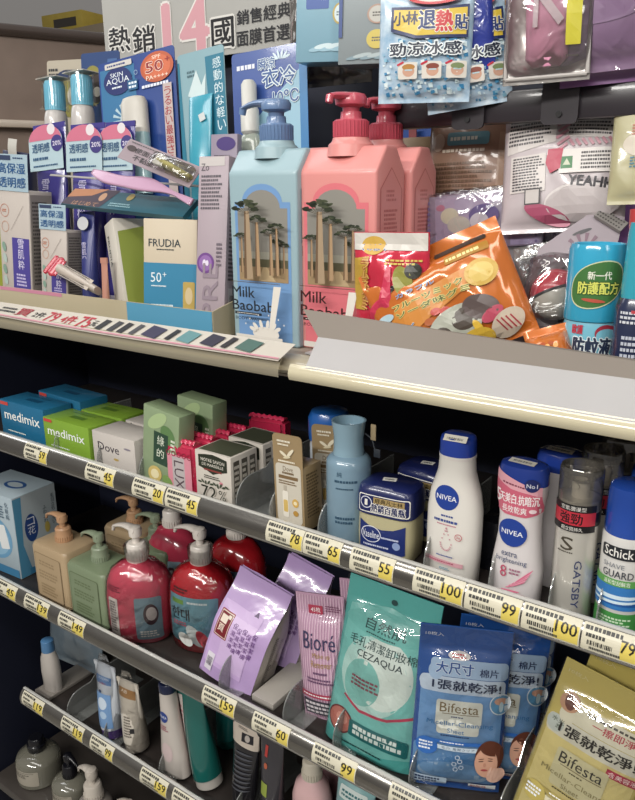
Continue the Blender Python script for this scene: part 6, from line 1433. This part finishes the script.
hang_box('grey carton with stacked round badges hanging right of the pale blue carton', (371, -60), (367, 64), .93, .085, .17, .05, '#8d979a', pr_gb, .25)
T = Matrix.Translation(at(330, 86, 1.0)); t = thing('foil_sachet', 'dull silvery plastic wrap bunched below the two hanging cartons', 'wrap', T=T)
pouch(t, .15, .16, .03, mat('#6f6a64', rough=.2, metal=.5, coat=.8, bump=.6, bscale=30), 'pouch_body', seed=71, wr=.004, ws=30)

# red and blue card signs behind the pink pumps
T, H = lean(416, 416, 112, 1.06, 1.06, 0); t = thing('card', 'deep blue card standing behind the pink pump heads', 'card', T=T); m = MB(); m.box((0, 0, H * .5), (.075, .004, H), mat('#1f4a98', rough=.4)); m.build('card_sheet', t)
T, H = lean(412, 412, 104, 1.04, 1.04, .15); t = thing('card', 'small red card with pale lettering beside the cooling patch bag', 'card', T=T)
m = MB(); m.prism(rrect(.062, .022, .004, 4, cy=H - .011), .002, mat('#b83038', rough=.4)); m.box((0, .003, H * .45), (.012, .002, H * .9), mat('#7a2428')); m.build('card_sheet', t)
p = Print(); p.smalls(0, H - .011, .046, .010, 2, '#dcc8c0', 5, dens=7); p.build('printed_text', t, on_front(-.001))

# packs below the bar
def pr_facial(p, W, H):
    p.rect(W * .02, H * .88, W * .44, H * .10, '#5f8a94', r=.004); p.smalls(W * .02, H * .88, W * .36, H * .05, 1, '#d8d4c4', 3, dens=7); p.rect(W * .0, H * .66, W * .5, H * .10, '#5f8a94', r=.004); p.smalls(0, H * .66, W * .42, H * .05, 1, '#d8d4c4', 4, dens=7)
    p.smalls(0, H * .78, W * .6, H * .04, 1, '#d8c8b4', 8, dens=10); p.smalls(0, H * .57, W * .6, H * .04, 1, '#d8c8b4', 9, dens=10); p.disc(-W * .36, H * .64, W * .08, H * .07, '#b59a86'); p.disc(W * .38, H * .88, W * .09, H * .06, '#b09080')
    p.smalls(-W * .05, H * .27, W * .74, H * .44, 13, '#6f523c', 7, dens=18); p.rect(W * .40, H * .4, W * .08, H * .6, '#a4826a')
paper_bag('brown facial mask pouch with two teal lozenges standing under the bar', 'pouch', (472, 126), (464, 226), .97, .115, .17, '#94705a', 73, pr_facial, yaw=.1, Yb=.95)
def pr_candy(p, W, H):
    p.poly([(-W * .46, H * .95), (-W * .05, H * .95), (-W * .05, H * .66), (-W * .46, H * .60)], '#c9c2be'); p.smalls(-W * .26, H * .80, W * .38, H * .28, 9, '#3f3a3e', 5, dens=16)
    p.rect(W * .25, H * .80, W * .42, H * .26, '#c9c2be', r=.003, rot=-.1); p.smalls(W * .25, H * .80, W * .38, H * .22, 8, '#3f3a3e', 6, rot=-.1, dens=16); p.rect(-W * .27, H * .44, W * .30, H * .28, '#c9c2be'); p.smalls(-W * .27, H * .44, W * .26, H * .26, 12, '#3f3a3e', 8, dens=9)
    for k in range(7): p.rect(W * (.0 + .012 * (k % 2)), H * (.92 - .052 * k), W * .11, H * .022, '#b5808c', rot=.6)
    for k in range(8): p.rect(W * (.08 + .05 * k), H * .64, W * .022, H * .06, '#b5808c', rot=.6)
    p.rect(W * .22, H * .50, W * .46, H * .18, '#d6d0cc', r=.002); p.smalls(W * .30, H * .50, W * .28, H * .14, 5, '#3a3638', 9, dens=14); p.rect(W * .05, H * .49, W * .09, H * .09, '#3f7a4c'); p.poly([(W * .02, H * .47), (W * .05, H * .52), (W * .08, H * .47)], '#c2c8b0')
    p.poly([(-W * .10, H * .60), (W * .02, H * .60), (W * .0, H * .45), (-W * .08, H * .42), (-W * .12, H * .5)], '#b02a4a')
    p.disc(W * .18, H * .20, W * .3, H * .14, '#cfc8c6'); p.disc(W * .18, H * .19, W * .29, H * .13, '#b9b0b0'); p.disc(-W * .1, H * .12, W * .2, H * .06, '#a8506c', rot=-.4); p.text('YEAHH', W * .24, H * .34, W * .34, H * .075, '#26222a', bold=.07, rot=-.12); p.rect(-W * .22, H * .26, W * .13, H * .12, '#3a3638'); p.rect(-W * .22, H * .26, W * .11, H * .10, '#b9b2ae')
paper_bag('white and pink candy bag covered in small print standing under the bar', 'snack_bag', (566, 122), (560, 232), .93, .142, .155, '#b8adb0', 75, pr_candy, yaw=.12, Yb=.90, coat=.5, rough=.3, t_=.035)
T, H = lean(524, 513, 128, .965, .985, 0); t = thing('snack_bag', 'lilac bag edge showing between the brown pouch and the candy bag', 'bag', T=T); pouch(t, .05, H, .02, mat('#9a80b0', rough=.25, coat=.8, bump=.3), 'pouch_body', seed=77)
T, H = lean(626, 606, 124, .985, .99, 0); t = thing('snack_bag', 'lilac bag edge showing right of the candy bag', 'bag', T=T); pouch(t, .07, H * .96, .02, mat('#8a5f9c', rough=.25, coat=.8, bump=.3), 'pouch_body', seed=79)
def pr_yel(p, W, H): p.rect(-W * .2, H * .9, W * .5, H * .1, '#4f84a8'); p.disc(0, H * .5, W * .35, H * .12, '#c9bfae'); p.smalls(0, H * .62, W * .5, H * .10, 4, '#a8604c', 4, dens=8); p.smalls(0, H * .35, W * .5, H * .10, 4, '#4a7a8c', 5, dens=8)
paper_bag('pale yellow bag with a blue corner at the right edge under the bar', 'snack_bag', (656, 118), (648, 204), .90, .085, .125, '#b0aa84', 81, pr_yel, yaw=.1, coat=.9, rough=.25, Yb=.885)
for k, (px, py, Y, l) in enumerate(((418, 137, 1.0, 'small brown speckled carton standing between the pink bottles and the facial pouch'), (404, 150, 1.03, 'small brown carton behind the pink bottle shoulder'))):
    T, H = lean(px, px, py, Y, Y, .4); t = thing('carton', l, 'carton', T=T); box_pack(t, .055, .05, H, mat('#8c7455', rough=.5, h2='#6f5a40', vscale=60)); p = Print(); p.smalls(0, H * .8, .04, H * .2, 6, '#4a3c2c', 4, dens=9); p.build('printed_front', t, on_front(0))

# stack of small lavender card packs (their character print replaced by plain blossoms)
def lav(label, dx, dy, dz, seed):
    T, H = up_pose((482, 248), (482, 192), .90, .905, .12); W = .150; H = .068
    t = thing('tissue_pack', label, 'pack', T=Matrix.Translation((dx, dy, dz)) @ T)
    m = MB(); m.box((0, .005, H / 2), (W, .010, H), mat('#94869e', rough=.4, coat=.5), .0015); m.build('pack_body', t)
    p = Print(); p.rect(W * .36, H / 2, W * .24, H * .94, '#a99ac0'); 
    for k in range(9): p.disc(W * .45, H * (.08 + .1 * k), W * .012, W * .012, '#7f6ca0', n=8); p.disc(-W * .47, H * (.08 + .1 * k), W * .014, W * .014, '#7f6ca0', n=8)
    p.rect(-W * .16, H / 2, W * .50, H * .9, '#a593ae', r=.002); p.disc(-W * .28, H * .62, W * .08, H * .15, '#c9c0a8'); p.disc(-W * .2, H * .45, W * .10, H * .16, '#bdb3a8'); p.disc(W * .02, H * .60, W * .13, H * .2, '#5f4a86'); p.disc(-W * .02, H * .5, W * .08, H * .15, '#c9bfc8'); p.disc(-W * .36, H * .78, W * .04, H * .06, '#b56a86')
    p.smalls(-W * .1, H * .12, W * .4, H * .06, 1, '#5f4a78', 5); p.text('Kur', W * .36, H * .5, H * .5, W * .12, '#5a4a86', rot=-PI / 2)
    p.build('printed_front', t, on_front(0))
    m = MB(); m.box((0, .004, H / 2 + .001), (W * 1.03, .016, H * 1.06), FILM, .002); m.build('clear_sleeve', t); return t
lav('lavender printed tissue pack at the front of its stack behind the orange bag', 0, 0, 0, 1)
lav('lavender printed tissue pack second in the stack', .006, .018, .003, 2); lav('lavender printed tissue pack third in the stack', .010, .036, .006, 3)
st = MB(); st.box((0, 0, .045), (.13, .06, .09), mat('#6a6468', rough=.5), .002); T, H = lean(488, 488, 246, .925, .925, .12)
o = st.build('carton'); o.matrix_world = T @ Matrix.Diagonal((1, .7, max(.1, H / .09), 1)); tag(o, 'plain grey carton the lavender tissue packs rest on', 'carton')

# red gummy bag, orange snack bags, toy capsule card
def pr_red(p, W, H):
    p.rect(0, H * .93, W * .98, H * .13, '#c9c4bc'); p.disc(-W * .22, H * .90, W * .16, H * .07, '#c9a03c'); p.text('ぐみぱく', -W * .22, H * .885, W * .34, H * .05, '#3c5ca0', bold=.04, outline='#e2dcd0'); p.smalls(W * .2, H * .89, W * .4, H * .03, 1, '#b0323c', 4)
    p.poly([(-W * .48, H * .40), (-W * .30, H * .40), (-W * .25, H * .82), (-W * .48, H * .80)], '#b5902c'); p.vtext('ラムネグミ', -W * .30, H * .76, W * .11, '#c9a04c', gap=1.1, outline='#a01c30', bold=.05)
    p.poly([(-W * .12, H * .30), (0, H * .76), (W * .05, H * .74), (W * .10, H * .45), (W * .14, H * .3)], '#c22a4c'); p.disc(W * .06, H * .36, W * .26, H * .16, '#c22a4c'); p.disc(W * .22, H * .64, W * .12, H * .12, '#8e8c3c', rot=.4); p.disc(W * .34, H * .72, W * .10, H * .06, '#26261c'); p.smalls(W * .22, H * .78, W * .5, H * .05, 2, '#c9b44c', 5, dens=8)
    for k in range(9): p.disc(-W * .2 + (k % 3) * W * .1, H * (.10 + .05 * (k // 3)), W * .07, H * .018, ('#6a1424', '#d6586c', '#e0a0a0')[k % 3], rot=k)
T, H = up_pose((392, 345), (391, 232), .765, .762, .05, Z1 + .003); t = thing('snack_bag', 'crumpled red and gold gummy bag in front of the pink bottles', 'snack bag', T=T)
W = .098
o, fn = pouch(t, W, H, .022, mat('#c9223f', rough=.18, coat=1, bump=.5, bscale=24, metal=.15), 'pouch_body', seed=83, wr=.0035, ws=22)
p = Print(); pr_red(p, W, H); p.build('printed_front', t, fn, step=.006, off=.0008)
def orange(label, T, W, H, seed, main=True):
    t = thing('snack_bag', label, 'snack bag', T=T)
    o, fn = pouch(t, W, H, .040, mat('#d0711a', rough=.18, coat=1, bump=.4, bscale=22, h2='#bb5f14', metal=.15), 'pouch_body', nu=44, nv=44, seed=seed, wr=.0035, ws=18)
    p = Print()
    if main:
        p.disc(-W * .24, H * .80, W * .10, H * .03, '#b8b4ac'); p.disc(-W * .18, H * .815, W * .05, H * .025, '#c9c4bc'); p.disc(-W * .31, H * .775, W * .04, H * .03, '#22201c')
        p.rect(W * .22, H * .88, W * .36, H * .04, '#33261c', r=.002); p.smalls(W * .22, H * .88, W * .32, H * .02, 1, '#d8a86c', 3, dens=12); p.rect(W * .25, H * .80, W * .30, H * .07, '#a8761c', r=.002); p.smalls(W * .25, H * .80, W * .28, H * .045, 1, '#f0d890', 4, dens=8)
        p.poly([(-W * .44, H * .40), (-W * .30, H * .62), (W * .30, H * .70), (W * .36, H * .60), (-W * .1, H * .42), (-W * .34, H * .3)], '#c9812c')
        p.text('フルーツミックス', -W * .04, H * .60, W * .58, H * .05, '#4a5a24', bold=.05, outline='#d8c878', ow=.07); p.text('ソーダ味グミ', -W * .06, H * .53, W * .52, H * .05, '#4a5a24', bold=.05, outline='#d8c878', ow=.07); p.text('カラフル', -W * .14, H * .685, W * .28, H * .035, '#3f6ca8', bold=.04, outline='#c9d0d0')
        p.text('ぐみぱく', -W * .34, H * .40, W * .24, H * .06, '#3f6ca8', bold=.05, outline='#e0dcc8'); p.disc(-W * .40, H * .55, W * .06, H * .035, '#a9c2cc'); p.disc(-W * .3, H * .30, W * .06, H * .03, '#a9c2cc')
        p.disc(W * .30, H * .60, W * .11, H * .11, '#c9a23c'); p.disc(W * .30, H * .60, W * .08, H * .08, '#d6b85c')
        for u, v, c in ((-.06, .44, '#b83a2c'), (.0, .42, '#b83a2c'), (-.12, .38, '#a8541c')): p.disc(W * u, H * v, W * .035, H * .03, c)
        # grey, yellow and pink blob sweets in the clear window
        for u, v, a, b, c, r_ in ((.02, .26, .20, .16, '#a8aa9c', .3), (.10, .30, .09, .09, '#4a4038', .2), (-.07, .22, .06, .08, '#4a4038', .5), (.22, .34, .12, .10, '#5f5250', -.4), (.27, .25, .08, .05, '#b5465c', .3), (-.22, .20, .12, .08, '#b5501c', .2), (-.25, .2, .06, .05, '#8e3a12', .2), (-.04, .06, .05, .03, '#d8b060', .4), (.03, .04, .05, .025, '#d8b060', -.4), (.34, .14, .12, .10, '#c4b4a0', .4), (.13, .10, .11, .09, '#d6ae2c', 0), (.16, .19, .025, .07, '#d6ae2c', .3)):
            p.disc(W * u, H * v, W * a, H * b, c, rot=r_)
        for k in range(4): p.rect(W * (.30 + .03 * k), H * .14, W * .010, H * .12, '#a83a44', rot=.4)
    else:
        p.rect(W * .12, H * .30, W * .42, H * .26, '#8e2418', rot=-.15); p.text('BAN', W * .12, H * .335, W * .3, H * .09, '#e0c8b0', rot=-.15, bold=.04); p.text('DAI', W * .12, H * .26, W * .3, H * .09, '#e0c8b0', rot=-.15, bold=.04)
        for k in range(5): p.disc(-W * .2 + k * W * .09, H * (.6 + .05 * (k % 2)), W * .06, H * .04, ('#e0a050', '#a84a14')[k % 2], rot=k)
    p.build('printed_front', t, fn, step=.007, off=.0008); return t
T, H = up_pose((470, 372), (440, 242), .768, .785, .26, Z1 + .016)
T = T @ Matrix.Rotation(-.14, 4, 'Y')
orange('bright orange snack bag tilted to the left in the middle of the carton', T, .172, H, 85)
T, H = up_pose((556, 375), (544, 328), .762, .775, .25, Z1 + .003); orange('small orange snack bag corner with a dark red logo square', T, .045, H, 87, False)

# toy capsule on a card (franchise marks left out)
T, H = up_pose((552, 350), (586, 210), .84, .90, .2, Z1 + .003); W = .085
t = thing('toy_card', 'grey printed card holding a red and white ball capsule, leaning right', 'toy pack', T=T)
m = MB(); m.prism([(-W * .5, 0), (W * .5, 0), (W * .5, H * .98), (W * .1, H), (-W * .5, H * .72)], .0014, mat('#8c8088', rough=.35, coat=.5)); m.build('backing_card', t)
p = Print(); p.disc(W * .02, H * .86, W * .13, H * .012, '#2c2a30', rot=.5); p.smalls(W * .15, H * .62, W * .5, H * .14, 4, '#3c343e', 5, rot=.5, dens=9)
for k in range(6): a = k * .5; p.poly([(W * .1, H * .74), (W * .1 + .022 * math.cos(a), H * .74 + .022 * math.sin(a)), (W * .1 + .022 * math.cos(a + .2), H * .74 + .022 * math.sin(a + .2))], '#6a4a5c'); p.layer -= .5
p.rect(W * .22, H * .26, W * .4, H * .4, '#3f3a44', rot=.3); p.smalls(W * .22, H * .26, W * .36, H * .34, 9, '#b9b2b6', 8, rot=.3, dens=8); p.build('printed_card', t, on_front(-.0008))
bm = bmesh.new(); bmesh.ops.create_uvsphere(bm, u_segments=40, v_segments=24, radius=.029)
cw, cr_ = mat('#b3aea2', rough=.2, coat=.8), mat('#b8263a', rough=.2, coat=.8)
R_ = Matrix.Translation((-W * .08, -.028, H * .42)) @ Matrix.Rotation(-.5, 4, 'Y')
m = MB(); vs = [v.co.copy() for v in bm.verts]
bm.verts.index_update(); top_ = [[v.index for v in f.verts] for f in bm.faces if f.calc_center_median().z > .001]; bot_ = [[v.index for v in f.verts] for f in bm.faces if f.calc_center_median().z <= .001]
m.add([R_ @ v for v in vs], top_, cr_); m.add([R_ @ (v * 1.0) for v in vs], bot_, cw); bm.free(); m.build('ball_capsule', t)
m = MB(); pts = [R_ @ Vector((.0293 * math.cos(a), .0293 * math.sin(a), 0)) for a in [2 * PI * k / 40 for k in range(41)]]; m.tube(pts, .0016, mat('#2e2c30', rough=.3), seg=8); m.build('seam_ring', t)
m = MB(); m.loft([(H * .22, .026, .024, 2.4, -W * .08, -.026), (H * .26, .036, .034, 2.4, -W * .08, -.026), (H * .60, .036, .034, 2.4, -W * .08, -.026), (H * .66, .022, .02, 2.4, -W * .08, -.02)], FILM, seg=36); m.build('clear_bubble', t)
T, H = up_pose((548, 340), (533, 240), .88, .90, .2, Z1 + .003); t = thing('bag', 'crumpled clear film bag squeezed between the orange bag and the ball capsule', 'bag', T=T)
pouch(t, .05, .14, .03, clear(gl=.45, bump=1, bscale=30, rough=.15, body=.3, bcol='#8a8684'), 'bag_film', seed=91, wr=.004, ws=28)

# turquoise capped mosquito spray and dark bottle
x, w, H = fitc(563, 622, 320, 243, .80, Z1, 1.0); r = w / 2 * .95
t = thing('spray_bottle', 'pale blue mosquito repellent bottle with a large bright turquoise cap', 'bottle', (x, .80, Z1), (0, 0, .35)); hb = H * .47
m = MB(); m.lathe([(r * .95, 0), (r, .003), (r, hb - .006), (r * .95, hb)], mat('#6fb2c6', rough=.25, coat=.6)); m.build('bottle_body', t)
m = MB(); m.lathe([(r * 1.0, hb + .001), (r * 1.02, hb + .003), (r * 1.0, H - .006), (r * .93, H), (r * .86, H - .001), (r * .84, H - .006), (r * .3, H - .007)], mat('#1f93b8', rough=.15, coat=.8, h2='#2aa3c6')); m.build('cap', t)
p = Print(); hc = (hb + H) / 2
out = [(r * .95 * math.cos(a), hc + (H - hb) * .30 * math.copysign(abs(math.sin(a)) ** .8, math.sin(a)) + r * .22 * math.cos(a)) for a in [2 * PI * k / 30 for k in range(30)]]
p.poly(out, '#c9cca0'); p.poly([(a * .96, hc + (b - hc) * .95) for a, b in out], '#3f7038'); p.text('新一代', r * .05, hc + (H - hb) * .12, r * .8, H * .055, '#e6e6d8', bold=.03); p.text('防護配方', r * .05, hc - (H - hb) * .04, r * 1.4, H * .085, '#d2d65c', bold=.04, outline='#2a4a24'); p.disc(-r * .1, hc - (H - hb) * .2, r * .4, H * .012, '#b8503c', rot=-.1)
p.build('cap_label', t, on_round(lambda v: r * 1.02), step=(.004, None), off=.0005)
p = Print(); p.text('歐護', -r * .55, hb * .90, r * .4, hb * .14, '#b82a3c', bold=.04); p.disc(r * .5, hb * .84, r * .45, hb * .14, '#9a2a3c', rot=-.2); p.disc(r * .52, hb * .80, r * .42, hb * .12, '#6fb2c6', rot=-.2); p.text('防蚊液', 0, hb * .64, r * 1.3, hb * .30, '#26324a', bold=.05, outline='#d8e2e4'); p.disc(0, hb * .10, r * .9, hb * .10, '#3f7a4c')
p.build('body_label', t, on_round(lambda v: r), step=(.004, None), off=.0005)
x, w, H = fitc(610, 650, 320, 222, .775, Z1, 1.0); r = w / 2
t = thing('spray_bottle', 'dark navy bottle with a turquoise cap at the right edge of the top shelf', 'bottle', (x + .004, .775, Z1), (0, 0, .2)); hb = H * .58
m = MB(); m.lathe([(r * .95, 0), (r, .003), (r, hb - .01), (r * .8, hb)], mat('#232b48', rough=.25, coat=.6)); m.build('bottle_body', t)
m = MB(); m.lathe([(r * .78, hb), (r * .80, hb + .01), (r * .72, H - .01), (r * .64, H)], mat('#2a9aae', rough=.2, coat=.7)); m.build('cap', t)
p = Print(); p.smalls(0, hb * .82, r * 1.4, hb * .14, 3, '#c9ccd4', 4, dens=7); p.rect(r * .1, hb * .88, r * .5, hb * .03, '#b83a44'); p.smalls(r * .1, hb * .5, r * 1.2, hb * .3, 5, '#b5bac8', 6, dens=6); p.text('85', r * .3, hb * .13, r * .5, hb * .1, '#d8dce4'); p.poly([(-r * .4, hb * .08), (-r * .1, hb * .08), (-r * .25, hb * .18)], '#c9ccd4'); p.build('printed_label', t, on_round(lambda v: r), step=(.004, None), off=.0005)
T, H = lean(650, 640, 208, .86, .86, .2); t = thing('tube', 'small red topped tube behind the dark navy bottle', 'tube', T=T); m = MB(); m.lathe([(.012, 0), (.012, H * .9), (.010, H)], mat('#b83a3c', rough=.3, coat=.5)); m.build('tube_body', t)
t, L = lying('small grey perforated comb strip lying behind the turquoise cap', 'comb', 'comb', (598, 212), (624, 228), .90, .90, 0, 0, 0, None, up=(.1, -.6, .8))
m = MB(); m.box((L / 2, 0, 0), (L, .004, .016), mat('#8c8884', rough=.4)); m.build('comb_body', t)
p = Print()
for i in range(9):
    for j in range(3): p.disc(L * (.08 + .1 * i), -.005 + .005 * j, .0012, .0012, '#4a4644', n=8); p.layer -= 1
p.build('perforations', t, lambda u, v, o: (u, -.002 - o, v))

# wire hooks the hanging packs are threaded on (above the picture's top edge)
for o in [o for o in COL.objects if o.get('label') and ('hanging' in o['label'] or o.name.startswith(('foil_sachet', 'zip_bag')) or 'mauve bag low' in o['label']) and o.type == 'EMPTY' and o.name.split('.')[0] in ('cooling_patch_bag', 'foil_sachet', 'pouch', 'zip_bag', 'snack_bag', 'hanging_carton')]:
    bpy.context.view_layer.update()
    zt = max((o.matrix_world @ c.matrix_basis @ Vector(b)).z for c in o.children if c.type == 'MESH' for b in c.bound_box)
    tops = [o.matrix_world @ Vector(b) for c in o.children for b in c.bound_box]; x = sum(v.x for v in tops) / len(tops); y = min(v.y for v in tops if v.z > zt - .03)
    m = MB(); m.tube([(0, 1.125 - y, 0), (0, -.01, 0), (0, -.018, .008)], .0016, mat('#b0aeaa', rough=.25, metal=.8), seg=8)
    h = m.build('display_hook'); h.location = (x, y, zt - .006); tag(h, 'thin wire hook carrying the ' + o['label'][:60].rsplit(' ', 1)[0], 'hook')
# ------------------------------------------------------------------ light
def area(name, loc, size, power, target, col=(1, .97, .92)):
    l = bpy.data.lights.new(name, 'AREA'); l.shape = 'RECTANGLE'; l.size, l.size_y = size; l.energy = power; l.color = col
    o = bpy.data.objects.new(name, l); COL.objects.link(o); o.location = loc
    o.rotation_euler = (Vector(target) - Vector(loc)).to_track_quat('-Z', 'Y').to_euler(); return o
area('ceiling_lamp', (-.5, -.35, 2.75), (2.6, .25), 17, (-.5, .6, 1.0))
area('ceiling_lamp', (.9, -.1, 2.75), (.3, 2.2), 15, (-.2, .8, 1.0), (1, .96, .9))
area('ceiling_lamp', (-2.2, .5, 2.8), (.3, 2.2), 12, (-.9, .8, 1.1), (.97, .98, 1))
area('ceiling_lamp', (-1.6, 2.6, 2.8), (2.2, .3), 22, (-1.9, 3.9, 1.4))
area('ceiling_lamp', (-.6, -1.9, 2.75), (3.2, .2), 85, (-.5, .7, .8))  # unseen strip lamp, added for the rail highlights and frontal fill
w = bpy.data.worlds.new('store_air'); scene.world = w; w.use_nodes = True
nt = w.node_tree; bg = nt.nodes['Background']
tc = nt.nodes.new('ShaderNodeTexCoord'); sp = nt.nodes.new('ShaderNodeSeparateXYZ'); nt.links.new(tc.outputs['Generated'], sp.inputs[0])
cr = nt.nodes.new('ShaderNodeValToRGB'); nt.links.new(sp.outputs['Z'], cr.inputs[0])
cr.color_ramp.elements[0].color = (.30, .28, .26, 1); cr.color_ramp.elements[1].color = (.62, .61, .60, 1)
nt.links.new(cr.outputs[0], bg.inputs['Color']); bg.inputs['Strength'].default_value = .58
vs = scene.view_settings; scene.display_settings.display_device = 'sRGB'
vs.view_transform = 'Standard'; vs.look = 'None'; vs.gamma = 1; vs.exposure = -0.08; vs.use_curve_mapping = False
scene.cycles.max_bounces = 8; scene.cycles.transparent_max_bounces = 24
